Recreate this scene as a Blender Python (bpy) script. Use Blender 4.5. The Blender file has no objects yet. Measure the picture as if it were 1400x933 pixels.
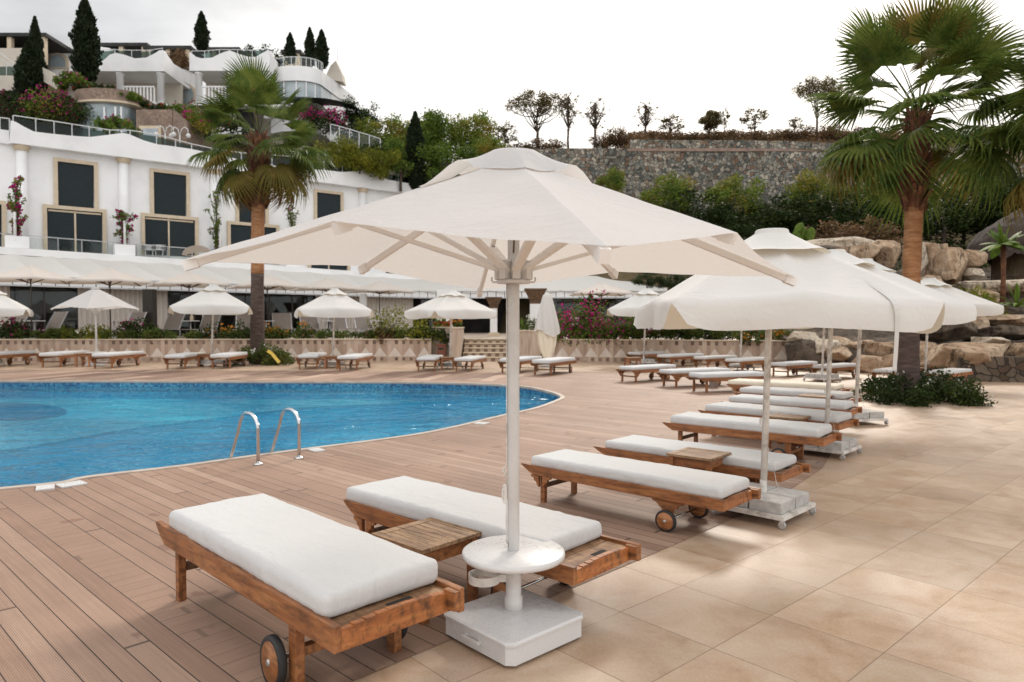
import bpy, bmesh, math, random
import numpy as np
from mathutils import Vector, Matrix, noise
R = math.radians
rnd = random.Random(7)
SC = bpy.context.scene
COL = SC.collection
# ---------------------------------------------------------------- camera numbers
F, PITCH, HC = 955.0, math.atan(25.5 / 955.0), 1.66      # focal length in photo pixels, pitch, eye height
CP, SP = math.cos(PITCH), math.sin(PITCH)

def ray(u, v):
    a = (u - 700) / F
    b = (466.5 - v) / F
    return Vector((a, CP + b * SP, -SP + b * CP))

def gz(u, v, z=0.0):
    r = ray(u, v)
    t = (z - HC) / r.z
    return Vector((r.x * t, r.y * t, z))

def at(u, v, Y):
    r = ray(u, v)
    t = Y / r.y
    return Vector((r.x * t, Y, HC + r.z * t))

# ---------------------------------------------------------------- object helpers
def tag(o, label=None, cat=None, group=None, kind=None):
    if label: o['label'] = label
    if cat: o['category'] = cat
    if group: o['group'] = group
    if kind: o['kind'] = kind
    return o

def empty(name, loc=(0, 0, 0), rz=0.0, label=None, cat=None, group=None):
    o = bpy.data.objects.new(name, None)
    COL.objects.link(o)
    o.location = loc
    o.rotation_euler = (0, 0, rz)
    o.empty_display_size = 0.1
    return tag(o, label, cat, group)

def link(name, me, mat, parent=None, loc=None):
    if mat is not None and len(me.materials) == 0:
        me.materials.append(mat)
    o = bpy.data.objects.new(name, me)
    COL.objects.link(o)
    if parent is not None: o.parent = parent
    if loc is not None: o.location = loc
    return o

def copy_tree(o, parent=None):
    c = o.copy()
    COL.objects.link(c)
    if parent is not None: c.parent = parent
    for ch in list(KIDS.get(o.name, [])):
        copy_tree(ch, c)
    return c
KIDS = {}
def scan(root):
    """remember who is whose child before copying"""
    KIDS[root.name] = list(root.children)
    for ch in root.children: scan(ch)

class MB:
    def __init__(s):
        s.bm = bmesh.new()
    def box(s, c, d, rz=0.0, M=None, bev=0.0):
        mat = Matrix.Translation(c) @ Matrix.Rotation(rz, 4, 'Z') @ Matrix.Diagonal((d[0], d[1], d[2], 1))
        if M is not None: mat = M @ mat
        g = bmesh.ops.create_cube(s.bm, size=1.0, matrix=mat)
        if bev > 0:
            es = list({e for v in g['verts'] for e in v.link_edges})
            bmesh.ops.bevel(s.bm, geom=es, offset=bev, segments=2, affect='EDGES', profile=0.6)
        return s
    def bar(s, a, b, w, h=None, up=Vector((0, 0, 1))):
        a, b = Vector(a), Vector(b)
        h = h or w
        x = (b - a)
        L = x.length
        if L < 1e-6: return s
        x.normalize()
        y = up.cross(x)
        if y.length < 1e-4: y = Vector((0, 1, 0)).cross(x)
        y.normalize()
        z = x.cross(y)
        m = Matrix((x, y, z)).transposed().to_4x4()
        m.translation = (a + b) / 2
        bmesh.ops.create_cube(s.bm, size=1.0, matrix=m @ Matrix.Diagonal((L, w, h, 1)))
        return s
    def tube(s, pts, rad, n=10, cap=True):
        pts = [Vector(p) for p in pts]
        if not hasattr(rad, '__len__'): rad = [rad] * len(pts)
        rings = []
        ref = None
        for i, p in enumerate(pts):
            t = (pts[min(i + 1, len(pts) - 1)] - pts[max(i - 1, 0)]).normalized()
            if ref is None:
                ref = Vector((1, 0, 0)) if abs(t.x) < 0.8 else Vector((0, 1, 0))
            a = (ref - t * ref.dot(t)).normalized()
            ref = a
            b = t.cross(a)
            rings.append([s.bm.verts.new(p + (a * math.cos(2 * math.pi * k / n) + b * math.sin(2 * math.pi * k / n)) * rad[i]) for k in range(n)])
        for i in range(len(rings) - 1):
            for k in range(n):
                f = s.bm.faces.new((rings[i][k], rings[i][(k + 1) % n], rings[i + 1][(k + 1) % n], rings[i + 1][k]))
                f.smooth = True
        if cap:
            s.bm.faces.new(rings[0][::-1])
            s.bm.faces.new(rings[-1])
        return s
    def lathe(s, prof, c=(0, 0, 0), n=24, cap=True, smooth=True):
        rings = []
        for r, z in prof:
            rings.append([s.bm.verts.new((c[0] + r * math.cos(2 * math.pi * k / n), c[1] + r * math.sin(2 * math.pi * k / n), c[2] + z)) for k in range(n)])
        for i in range(len(rings) - 1):
            for k in range(n):
                f = s.bm.faces.new((rings[i][k], rings[i][(k + 1) % n], rings[i + 1][(k + 1) % n], rings[i + 1][k]))
                f.smooth = smooth
        if cap:
            s.bm.faces.new(rings[0][::-1])
            s.bm.faces.new(rings[-1])
        return s
    def prism(s, pts, y0, y1, M=None):
        """polygon in local XZ, extruded along Y"""
        M = M or Matrix.Identity(4)
        a = [s.bm.verts.new(M @ Vector((x, y0, z))) for x, z in pts]
        b = [s.bm.verts.new(M @ Vector((x, y1, z))) for x, z in pts]
        s.bm.faces.new(a)
        s.bm.faces.new(b[::-1])
        n = len(pts)
        for i in range(n):
            s.bm.faces.new((a[i], b[i], b[(i + 1) % n], a[(i + 1) % n]))
        return s
    def slab(s, pts, z0, z1):
        """polygon in XY, extruded along Z (z0/z1 may be callables)"""
        f0 = z0 if callable(z0) else (lambda p: z0)
        f1 = z1 if callable(z1) else (lambda p: z1)
        a = [s.bm.verts.new((p[0], p[1], f0(p))) for p in pts]
        b = [s.bm.verts.new((p[0], p[1], f1(p))) for p in pts]
        s.bm.faces.new(a[::-1])
        s.bm.faces.new(b)
        n = len(pts)
        for i in range(n):
            s.bm.faces.new((a[i], a[(i + 1) % n], b[(i + 1) % n], b[i]))
        return s
    def quad(s, *p):
        s.bm.faces.new([s.bm.verts.new(q) for q in p])
        return s
    def grid(s, fn, nu, nv, smooth=True):
        V = [[s.bm.verts.new(fn(i / nu, j / nv)) for j in range(nv + 1)] for i in range(nu + 1)]
        for i in range(nu):
            for j in range(nv):
                f = s.bm.faces.new((V[i][j], V[i + 1][j], V[i + 1][j + 1], V[i][j + 1]))
                f.smooth = smooth
        return s
    def mesh(s, name, recalc=True):
        if recalc: bmesh.ops.recalc_face_normals(s.bm, faces=s.bm.faces[:])
        me = bpy.data.meshes.new(name)
        s.bm.to_mesh(me)
        s.bm.free()
        return me
    def build(s, name, mat, parent=None, loc=None, recalc=True):
        return link(name, s.mesh(name, recalc), mat, parent, loc)

def np_mesh(name, V, Q, smooth=False):
    me = bpy.data.meshes.new(name)
    me.from_pydata([tuple(v) for v in V], [], [tuple(int(i) for i in q) for q in Q])
    if smooth: me.polygons.foreach_set('use_smooth', [True] * len(me.polygons))
    me.update()
    return me

def catmull(P, n=6, closed=False):
    out = []
    N = len(P)
    rng = range(N) if closed else range(N - 1)
    for i in rng:
        p0 = P[(i - 1) % N] if closed else P[max(i - 1, 0)]
        p1, p2 = P[i], P[(i + 1) % N]
        p3 = P[(i + 2) % N] if closed else P[min(i + 2, N - 1)]
        for k in range(n):
            t = k / n
            out.append(0.5 * ((2 * p1) + (p2 - p0) * t + (2 * p0 - 5 * p1 + 4 * p2 - p3) * t * t + (3 * p1 - p0 - 3 * p2 + p3) * t ** 3))
    if not closed: out.append(P[-1])
    return out

def fill(loops, z, name, mat):
    bm = bmesh.new()
    es = []
    for L in loops:
        vs = [bm.verts.new((p[0], p[1], z)) for p in L]
        es += [bm.edges.new((vs[i], vs[(i + 1) % len(vs)])) for i in range(len(vs))]
    bmesh.ops.triangle_fill(bm, use_beauty=True, use_dissolve=False, edges=es, normal=(0, 0, 1))
    for f in bm.faces:
        if f.normal.z < 0: f.normal_flip()
    me = bpy.data.meshes.new(name)
    bm.to_mesh(me)
    bm.free()
    return link(name, me, mat)

# ---------------------------------------------------------------- materials
class NT:
    def __init__(s, name):
        s.m = bpy.data.materials.new(name)
        s.m.use_nodes = True
        s.t = s.m.node_tree
        s.b = s.t.nodes['Principled BSDF']
        s.out = s.t.nodes['Material Output']
    def n(s, typ, props=None, **inp):
        nd = s.t.nodes.new(typ)
        for k, v in (props or {}).items(): setattr(nd, k, v)
        for k, v in inp.items():
            s.set(nd, int(k[1:]) if k[0] == 'i' and k[1:].isdigit() else k.replace('_', ' '), v)
        return nd
    def set(s, nd, k, v):
        sk = nd.inputs[k]
        if isinstance(v, bpy.types.NodeSocket): s.t.links.new(v, sk)
        elif isinstance(v, bpy.types.Node): s.t.links.new(v.outputs[0], sk)
        else: sk.default_value = v
    def P(s, **kw):
        for k, v in kw.items(): s.set(s.b, k.replace('_', ' '), v)
        return s
    def math(s, op, a, b=0.0, c=0.0):
        nd = s.t.nodes.new('ShaderNodeMath')
        nd.operation = op
        for i, v in enumerate((a, b, c)): s.set(nd, i, v)
        return nd.outputs[0]
    def mix(s, f, a, b, blend='MIX'):
        nd = s.t.nodes.new('ShaderNodeMix')
        nd.data_type = 'RGBA'
        nd.blend_type = blend
        s.set(nd, 0, f)
        for i, v in ((6, a), (7, b)):
            if isinstance(v, tuple) and len(v) == 3: v = v + (1,)
            s.set(nd, i, v)
        return nd.outputs[2]
    def coords(s, scale=(1, 1, 1), rot=(0, 0, 0), which='Object'):
        c = s.t.nodes.new('ShaderNodeTexCoord')
        mp = s.n('ShaderNodeMapping', Vector=c.outputs[which], Scale=scale, Rotation=rot)
        return mp.outputs[0]
    def noise(s, vec, scale, detail=4.0, rough=0.55, dist=0.0):
        nd = s.n('ShaderNodeTexNoise', Vector=vec, Scale=scale, Detail=detail, Roughness=rough, Distortion=dist)
        return nd.outputs['Fac']
    def ramp(s, fac, stops, interp='LINEAR'):
        nd = s.t.nodes.new('ShaderNodeValToRGB')
        cr = nd.color_ramp
        cr.interpolation = interp
        while len(cr.elements) > 1: cr.elements.remove(cr.elements[-1])
        for i, (p, c) in enumerate(stops):
            e = cr.elements[0] if i == 0 else cr.elements.new(p)
            e.position = p
            e.color = tuple(c) + (1,) if len(c) == 3 else c
        s.set(nd, 0, fac)
        return nd.outputs[0]
    def bump(s, h, strength=0.3, dist=0.01):
        nd = s.n('ShaderNodeBump', Strength=strength, Distance=dist, Height=h)
        return nd.outputs[0]

def g(v): return (v, v, v)

def mottled(name, stops, scale, rough=0.6, bump=0.0, bscale=None, stretch=(1, 1, 1), metallic=0.0, spec=0.5, detail=5, bdist=0.01, which='Object', tint=0.0):
    t = NT(name)
    co = t.coords(stretch, which=which)
    f = t.noise(co, scale, detail)
    c = t.ramp(f, stops)
    if tint:
        oi = t.n('ShaderNodeObjectInfo')
        k = t.math('MULTIPLY_ADD', oi.outputs['Random'], 2 * tint, 1 - tint)
        c = t.mix(1.0, c, t.n('ShaderNodeCombineColor', i0=k, i1=k, i2=k).outputs[0], 'MULTIPLY')
    t.P(Base_Color=c, Roughness=rough, Metallic=metallic, Specular_IOR_Level=spec)
    if bump: t.P(Normal=t.bump(t.noise(co, bscale or scale * 4, 4), bump, bdist))
    return t.m

def foliage(name, stops, scale=1.2, trans=0.3, rough=0.55):
    t = NT(name)
    co = t.coords()
    f = t.noise(co, scale, 3)
    f2 = t.noise(co, scale * 9, 2)
    f = t.math('ADD', t.math('MULTIPLY', f, 0.6), t.math('MULTIPLY', f2, 0.4))
    c = t.ramp(f, stops)
    t.P(Base_Color=c, Roughness=rough, Specular_IOR_Level=0.12)
    tr = t.n('ShaderNodeBsdfTranslucent', Color=c)
    mx = t.n('ShaderNodeMixShader', i0=trans, i1=t.b.outputs[0], i2=tr.outputs[0])
    t.t.links.new(mx.outputs[0], t.out.inputs[0])
    return t.m

def fabric(name, c1, c2, tcol, trans, weave=900.0, bump=0.15, wr=0.0):
    t = NT(name)
    co = t.coords()
    n1 = t.noise(co, 60.0, 3)
    n2 = t.noise(co, 2.5, 4)
    w = t.noise(t.coords((1, 1, 1)), weave, 2)
    c = t.mix(t.math('ADD', t.math('MULTIPLY', n1, .5), t.math('MULTIPLY', n2, .5)), c1, c2)
    t.P(Base_Color=c, Roughness=0.9, Specular_IOR_Level=0.15, Sheen_Weight=0.1)
    h = t.math('ADD', t.math('MULTIPLY', w, 0.4), t.math('MULTIPLY', n1, 0.6))
    nrm = t.bump(h, bump, 0.004)
    if wr:
        n3 = t.noise(t.coords((1, 2.2, 1)), 5.0, 3, dist=1.2)
        nrm = t.n('ShaderNodeBump', Strength=wr, Distance=0.02, Height=n3, Normal=nrm).outputs[0]
    t.P(Normal=nrm)
    if trans:
        tr = t.n('ShaderNodeBsdfTranslucent', Color=tcol + (1,), Normal=nrm)
        mx = t.n('ShaderNodeMixShader', i0=trans, i1=t.b.outputs[0], i2=tr.outputs[0])
        t.t.links.new(mx.outputs[0], t.out.inputs[0])
    return t.m

def wood(name, stops, rough=0.5, stretch=(1.2, 14, 14), scale=2.0, knots=True, tint=0.12, worn=True):
    t = NT(name)
    co = t.coords(stretch)
    f = t.noise(co, scale, 6, 0.6, 0.6)
    f2 = t.noise(t.coords((1, 1, 1)), 3.5, 3)
    f = t.math('ADD', t.math('MULTIPLY', f, .75), t.math('MULTIPLY', f2, .25))
    c = t.ramp(f, stops)
    if knots:
        d = t.noise(t.coords((1.5, 5, 5)), 2.3, 2)
        c = t.mix(t.ramp(d, [(0.66, g(0)), (0.80, g(0.85))]), c, (0.06, 0.026, 0.012), 'MIX')
        grime = t.noise(t.coords((1.5, 6, 6)), 5.5, 5, 0.65)
        c = t.mix(t.ramp(grime, [(0.47, g(0)), (0.70, g(0.85))]), c, (0.075, 0.034, 0.016), 'MIX')
    oi = t.n('ShaderNodeObjectInfo')
    k = t.math('MULTIPLY_ADD', oi.outputs['Random'], 2 * tint, 1 - tint)
    c = t.mix(1.0, c, t.n('ShaderNodeCombineColor', i0=k, i1=k, i2=k).outputs[0], 'MULTIPLY')
    t.P(Base_Color=c, Roughness=rough, Normal=t.bump(f, 0.35, 0.004))
    return t.m

MAT = {}
MAT['teak'] = wood('teak', [(0.3, (0.10, 0.036, 0.013)), (0.46, (0.27, 0.100, 0.034)), (0.62, (0.40, 0.172, 0.064)), (0.8, (0.20, 0.075, 0.030))], 0.45)
MAT['teak_cross'] = wood('teak_crosswise', [(0.3, (0.15, 0.045, 0.014)), (0.48, (0.36, 0.12, 0.035)), (0.62, (0.48, 0.19, 0.06)), (0.8, (0.26, 0.085, 0.028))], 0.42, stretch=(14, 1.2, 14))
MAT['teak_worn'] = wood('teak_worn', [(0.3, (0.12, 0.065, 0.035)), (0.5, (0.30, 0.18, 0.095)), (0.65, (0.42, 0.28, 0.16)), (0.8, (0.20, 0.11, 0.055))], 0.7)
MAT['teak_worn_cross'] = wood('teak_worn_crosswise', [(0.3, (0.12, 0.06, 0.03)), (0.5, (0.30, 0.165, 0.085)), (0.65, (0.42, 0.26, 0.14)), (0.8, (0.20, 0.11, 0.055))], 0.65, stretch=(14, 1.2, 14))
MAT['teak_dark'] = wood('teak_dark', [(0.3, (0.05, 0.025, 0.012)), (0.55, (0.16, 0.085, 0.045)), (0.8, (0.24, 0.15, 0.085))], 0.65)
MAT['cushion'] = fabric('cushion_cotton', (0.61, 0.607, 0.603), (0.545, 0.542, 0.538), (0, 0, 0), 0.0, 700, 0.2, wr=0.5)
MAT['cushion_cream'] = fabric('cushion_cream', (0.78, 0.72, 0.60), (0.70, 0.63, 0.50), (0, 0, 0), 0.0, 700, 0.25, wr=0.4)
MAT['canvas_near'] = fabric('parasol_linen', (0.70, 0.698, 0.70), (0.56, 0.558, 0.56), (0.84, 0.78, 0.72), 0.38, 300, 0.5, wr=0.3)
MAT['canvas'] = fabric('parasol_canvas', (0.72, 0.715, 0.695), (0.66, 0.65, 0.63), (0.80, 0.67, 0.48), 0.22, 300, 0.12, wr=0.45)
MAT['canvas_beige'] = fabric('parasol_beige', (0.68, 0.62, 0.565), (0.62, 0.56, 0.505), (0.72, 0.60, 0.48), 0.25, 300, 0.1)
MAT['awning'] = fabric('awning_cloth', (0.72, 0.69, 0.65), (0.62, 0.59, 0.55), (0.6, 0.5, 0.4), 0.15, 200, 0.1, wr=0.3)
MAT['curtain'] = fabric('curtain_cloth', (0.80, 0.73, 0.66), (0.70, 0.64, 0.58), (0.3, 0.26, 0.2), 0.2, 200, 0.1)
MAT['curtain_white'] = fabric('curtain_white', (0.84, 0.82, 0.80), (0.76, 0.74, 0.72), (0.5, 0.45, 0.4), 0.2, 200, 0.1)

MAT['white_rib'] = mottled('rib_paint', [(0.3, (0.76, 0.735, 0.705)), (0.7, (0.81, 0.79, 0.77))], 6, 0.45)
def scuffed(name, stops, scale, rough):
    t = NT(name)
    co = t.coords()
    c = t.ramp(t.noise(co, scale, 5), stops)
    sc = t.noise(t.coords((1, 1, 1)), 13, 6, 0.7, 1.5)
    c = t.mix(t.ramp(sc, [(0.66, g(0)), (0.78, g(0.30))]), c, (0.46, 0.42, 0.38))
    dr = t.noise(t.coords((22, 22, 2.0)), 2.0, 4, 0.6)
    c = t.mix(t.ramp(dr, [(0.60, g(0)), (0.80, g(0.22))]), c, (0.48, 0.43, 0.38))
    t.P(Base_Color=c, Roughness=t.math('MULTIPLY_ADD', sc, 0.4, rough), Normal=t.bump(sc, 0.06, 0.01))
    return t.m
MAT['white_paint'] = scuffed('white_paint', [(0.3, (0.58, 0.56, 0.54)), (0.6, (0.645, 0.635, 0.62)), (0.8, (0.56, 0.535, 0.51))], 9, 0.15)
MAT['white_slab'] = scuffed('white_slab', [(0.25, (0.54, 0.527, 0.515)), (0.45, (0.63, 0.623, 0.617)), (0.75, (0.655, 0.65, 0.645))], 5, 0.10)
MAT['old_white'] = mottled('old_white_metal', [(0.3, (0.36, 0.33, 0.29)), (0.5, (0.66, 0.63, 0.59)), (0.7, (0.74, 0.72, 0.69))], 11, 0.5, 0.15, 30)
MAT['concrete'] = mottled('concrete_slab', [(0.3, (0.36, 0.35, 0.335)), (0.6, (0.50, 0.485, 0.465)), (0.8, (0.44, 0.43, 0.41))], 14, 0.8, 0.3, 60)
MAT['rubber'] = mottled('black_rubber', [(0.3, g(0.012)), (0.7, g(0.03))], 20, 0.6)
MAT['chrome'] = mottled('steel', [(0.3, g(0.55)), (0.7, g(0.66))], 8, 0.18, metallic=1.0)
MAT['dark_metal'] = mottled('dark_metal', [(0.3, (0.03, 0.025, 0.02)), (0.7, (0.055, 0.045, 0.038))], 8, 0.5)
MAT['grey_metal'] = mottled('grey_metal', [(0.3, g(0.42)), (0.7, g(0.55))], 8, 0.35, metallic=0.6)
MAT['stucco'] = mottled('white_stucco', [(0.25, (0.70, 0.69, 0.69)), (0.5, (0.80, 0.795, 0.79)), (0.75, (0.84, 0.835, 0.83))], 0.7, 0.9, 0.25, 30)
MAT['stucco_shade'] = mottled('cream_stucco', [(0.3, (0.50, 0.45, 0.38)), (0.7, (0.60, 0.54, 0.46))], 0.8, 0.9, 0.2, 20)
MAT['tan_trim'] = mottled('tan_stone_trim', [(0.3, (0.52, 0.42, 0.30)), (0.7, (0.62, 0.51, 0.38))], 4, 0.8, 0.2, 20)
MAT['capital'] = mottled('carved_brown', [(0.3, (0.07, 0.04, 0.022)), (0.7, (0.17, 0.10, 0.055))], 9, 0.8, 0.5, 30)
MAT['blind'] = mottled('dark_blind', [(0.3, (0.014, 0.020, 0.023)), (0.7, (0.022, 0.030, 0.034))], 3, 0.4, 0.1, 40, stretch=(1, 1, 12), spec=0.15)
MAT['dark_room'] = mottled('dark_interior', [(0.3, (0.012, 0.011, 0.01)), (0.7, (0.04, 0.034, 0.03))], 1.2, 0.9)  # near-black colour stands in for shade in recesses, slots and the interior
MAT['roof_dark'] = mottled('dark_roof', [(0.3, (0.012, 0.013, 0.012)), (0.7, (0.03, 0.03, 0.028))], 2, 0.8)
MAT['taupe_mesh'] = mottled('taupe_mesh', [(0.3, (0.21, 0.175, 0.15)), (0.7, (0.27, 0.23, 0.20))], 20, 0.8, 0.2, 200)
MAT['brown_bin'] = mottled('red_brown_wood', [(0.3, (0.10, 0.028, 0.014)), (0.7, (0.17, 0.05, 0.025))], 6, 0.5)
MAT['yellow'] = mottled('yellow_plastic', [(0.3, (0.60, 0.40, 0.05)), (0.7, (0.70, 0.50, 0.09))], 6, 0.5)
MAT['thatch'] = mottled('thatch', [(0.3, (0.018, 0.012, 0.009)), (0.55, (0.065, 0.045, 0.034)), (0.75, (0.12, 0.088, 0.066))], 5, 0.95, 0.9, 14, stretch=(5, 5, 0.7), bdist=0.05)
MAT['reed'] = mottled('reed_wall', [(0.3, (0.07, 0.045, 0.025)), (0.7, (0.19, 0.13, 0.075))], 6, 0.9, 0.5, 12, stretch=(5, 5, 0.5))
MAT['rock'] = None

def rockmat(name, stops, dark=(0.03, 0.022, 0.016)):
    t = NT(name)
    co = t.coords()
    f = t.noise(co, 1.1, 8, 0.62, 0.4)
    c = t.ramp(f, stops)
    s = t.noise(t.coords((2.2, 2.2, 0.6)), 1.7, 6, 0.7, 0.8)
    c = t.mix(t.ramp(s, [(0.52, g(0)), (0.66, g(0.88))]), c, dark)
    v = t.n('ShaderNodeTexVoronoi', {'feature': 'DISTANCE_TO_EDGE'}, Vector=co, Scale=1.3)
    cr = t.ramp(v.outputs['Distance'], [(0.0, g(0)), (0.05, g(1))])
    h = t.math('ADD', t.math('MULTIPLY', t.noise(co, 5, 8, 0.65), 1.0), t.math('MULTIPLY', cr, 0.12))
    t.P(Base_Color=c, Roughness=0.92, Specular_IOR_Level=0.15, Normal=t.bump(h, 0.9, 0.16))
    return t.m
MAT['rock'] = rockmat('sandstone', [(0.28, (0.22, 0.14, 0.085)), (0.48, (0.42, 0.29, 0.19)), (0.62, (0.55, 0.42, 0.30)), (0.8, (0.34, 0.21, 0.125))])
MAT['rock_pale'] = rockmat('pale_sandstone', [(0.28, (0.32, 0.25, 0.18)), (0.5, (0.52, 0.43, 0.33)), (0.7, (0.62, 0.54, 0.44))])
MAT['rock_dark'] = rockmat('dark_rock', [(0.28, (0.03, 0.023, 0.018)), (0.5, (0.10, 0.075, 0.055)), (0.7, (0.22, 0.17, 0.125))])  # darker rock colour for ledges, hollows and the bank between boulders

def stonework(name, scale, stops, joint=(0.05, 0.042, 0.036), jw=0.06, stretch=(1, 1, 1), rough=0.9):
    t = NT(name)
    co = t.coords(stretch)
    wob = t.n('ShaderNodeTexNoise', Vector=co, Scale=scale * 0.8, Detail=2.0)
    wob2 = t.n('ShaderNodeTexNoise', Vector=co, Scale=scale * 0.16, Detail=3.0)
    vec = t.n('ShaderNodeMixRGB', {'blend_type': 'ADD'}, Fac=0.16, Color1=co, Color2=wob.outputs['Color']).outputs[0]
    vec = t.n('ShaderNodeMixRGB', {'blend_type': 'ADD'}, Fac=0.9 / scale, Color1=vec, Color2=t.n('ShaderNodeVectorMath', {'operation': 'SCALE'}, i0=wob2.outputs['Color'], Scale=4.0).outputs[0]).outputs[0]
    v1 = t.n('ShaderNodeTexVoronoi', {'feature': 'F1'}, Vector=vec, Scale=scale)
    v2 = t.n('ShaderNodeTexVoronoi', {'feature': 'DISTANCE_TO_EDGE'}, Vector=vec, Scale=scale)
    sep = t.n('ShaderNodeSeparateColor', Color=v1.outputs['Color'])
    c = t.ramp(sep.outputs[0], stops)
    n1 = t.noise(co, scale * 5, 5)
    c = t.mix(0.55, c, t.ramp(n1, [(0.3, g(0.55)), (0.7, g(1.25))]), 'MULTIPLY')
    big = t.noise(co, scale * 0.12, 4, 0.6)
    c = t.mix(0.8, c, t.ramp(big, [(0.35, (0.62, 0.60, 0.56)), (0.65, (1.25, 1.2, 1.15))]), 'MULTIPLY')
    j = t.ramp(v2.outputs['Distance'], [(jw * 0.4, g(0)), (jw, g(1))])
    c = t.mix(j, joint, c)
    h = t.math('ADD', t.math('MULTIPLY', j, 0.8), t.math('MULTIPLY', n1, 0.3))
    t.P(Base_Color=c, Roughness=rough, Normal=t.bump(h, 0.8, 0.08), Specular_IOR_Level=0.25)
    return t.m
MAT['rubble'] = stonework('rubble_stone', 3.2, [(0.0, (0.08, 0.085, 0.08)), (0.22, (0.19, 0.195, 0.175)), (0.40, (0.33, 0.30, 0.245)), (0.52, (0.19, 0.115, 0.075)), (0.66, (0.23, 0.235, 0.215)), (0.84, (0.44, 0.40, 0.335)), (1.0, (0.10, 0.095, 0.09))], jw=0.07)
MAT['masonry'] = stonework('dark_masonry', 4.2, [(0.0, (0.05, 0.04, 0.032)), (0.4, (0.11, 0.088, 0.07)), (0.7, (0.155, 0.128, 0.10)), (1.0, (0.08, 0.048, 0.033))], jw=0.07)
MAT['brown_stone'] = stonework('brown_ashlar', 5.0, [(0.0, (0.24, 0.17, 0.13)), (0.5, (0.33, 0.25, 0.20)), (1.0, (0.27, 0.20, 0.165))], joint=(0.24, 0.18, 0.15), jw=0.04)

MAT['leaf_dark'] = foliage('dark_leaves', [(0.3, (0.010, 0.018, 0.005)), (0.52, (0.031, 0.050, 0.012)), (0.72, (0.068, 0.090, 0.021))], 0.8, 0.2)
MAT['leaf_mid'] = foliage('mid_leaves', [(0.3, (0.028, 0.058, 0.010)), (0.50, (0.10, 0.155, 0.024)), (0.72, (0.22, 0.26, 0.045))], 0.8, 0.3)
MAT['leaf_autumn'] = foliage('turning_leaves', [(0.30, (0.045, 0.085, 0.014)), (0.46, (0.13, 0.19, 0.028)), (0.58, (0.27, 0.21, 0.036)), (0.72, (0.34, 0.13, 0.036))], 0.5, 0.3)
MAT['leaf_yellow'] = foliage('yellow_green_leaves', [(0.3, (0.06, 0.085, 0.012)), (0.55, (0.20, 0.20, 0.022)), (0.75, (0.33, 0.29, 0.035))], 0.7, 0.3)
MAT['leaf_brown'] = foliage('brown_scrub', [(0.32, (0.05, 0.035, 0.015)), (0.48, (0.14, 0.085, 0.042)), (0.60, (0.22, 0.125, 0.065)), (0.75, (0.11, 0.10, 0.035))], 0.35, 0.3)
MAT['leaf_dry'] = foliage('dry_leaves', [(0.3, (0.10, 0.055, 0.02)), (0.55, (0.22, 0.12, 0.04)), (0.75, (0.30, 0.19, 0.07))], 2.0, 0.3)
MAT['leaf_pine'] = foliage('pine_needles', [(0.3, (0.05, 0.045, 0.018)), (0.5, (0.12, 0.095, 0.036)), (0.7, (0.18, 0.115, 0.05))], 0.6, 0.4)
MAT['leaf_cypress'] = foliage('cypress_leaves', [(0.3, (0.006, 0.012, 0.006)), (0.55, (0.018, 0.028, 0.012)), (0.8, (0.036, 0.046, 0.018))], 0.9, 0.1)
MAT['leaf_flowerbed'] = foliage('flowerbed_leaves', [(0.3, (0.025, 0.045, 0.010)), (0.5, (0.075, 0.105, 0.022)), (0.62, (0.14, 0.15, 0.035)), (0.8, (0.17, 0.10, 0.035))], 1.6, 0.3)
MAT['palm_green'] = foliage('palm_blades', [(0.3, (0.024, 0.050, 0.010)), (0.48, (0.072, 0.115, 0.022)), (0.68, (0.20, 0.225, 0.05))], 3.2, 0.40, 0.4)
MAT['palm_yellow'] = foliage('old_palm_blades', [(0.3, (0.07, 0.075, 0.018)), (0.5, (0.17, 0.14, 0.032)), (0.75, (0.32, 0.19, 0.055))], 1.6, 0.35, 0.45)
MAT['palm_dead'] = foliage('dead_palm_blades', [(0.3, (0.09, 0.042, 0.015)), (0.55, (0.20, 0.105, 0.035)), (0.75, (0.28, 0.165, 0.065))], 1.6, 0.2, 0.7)
MAT['flower_pink'] = foliage('magenta_flowers', [(0.3, (0.22, 0.012, 0.085)), (0.55, (0.42, 0.025, 0.17)), (0.8, (0.50, 0.07, 0.24))], 1.4, 0.35)
MAT['flower_red'] = foliage('red_flowers', [(0.3, (0.25, 0.02, 0.02)), (0.6, (0.45, 0.06, 0.04))], 2.0, 0.3)
MAT['flower_white'] = foliage('white_flowers', [(0.3, (0.6, 0.58, 0.52)), (0.7, (0.75, 0.73, 0.68))], 2.0, 0.3)
MAT['flower_orange'] = foliage('orange_flowers', [(0.3, (0.45, 0.12, 0.02)), (0.7, (0.6, 0.3, 0.04))], 2.0, 0.3)
MAT['bark'] = mottled('bark', [(0.3, (0.05, 0.035, 0.025)), (0.7, (0.13, 0.095, 0.07))], 5, 0.95, 0.6, 14, stretch=(1, 1, 0.35))
MAT['palm_bark'] = mottled('grey_palm_bark', [(0.3, (0.04, 0.026, 0.021)), (0.55, (0.085, 0.057, 0.047)), (0.75, (0.14, 0.098, 0.082))], 3.5, 0.95, 0.8, 9, stretch=(1, 1, 6), bdist=0.02)
MAT['palm_bark_red'] = mottled('orange_palm_bark', [(0.3, (0.20, 0.085, 0.035)), (0.55, (0.36, 0.17, 0.075)), (0.75, (0.46, 0.26, 0.14))], 3.5, 0.9, 0.8, 9, stretch=(1, 1, 6), bdist=0.02)
MAT['palm_boot'] = mottled('leaf_bases', [(0.3, (0.045, 0.016, 0.008)), (0.55, (0.14, 0.055, 0.024)), (0.8, (0.30, 0.155, 0.075))], 5, 0.9, 0.5, 16)
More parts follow.
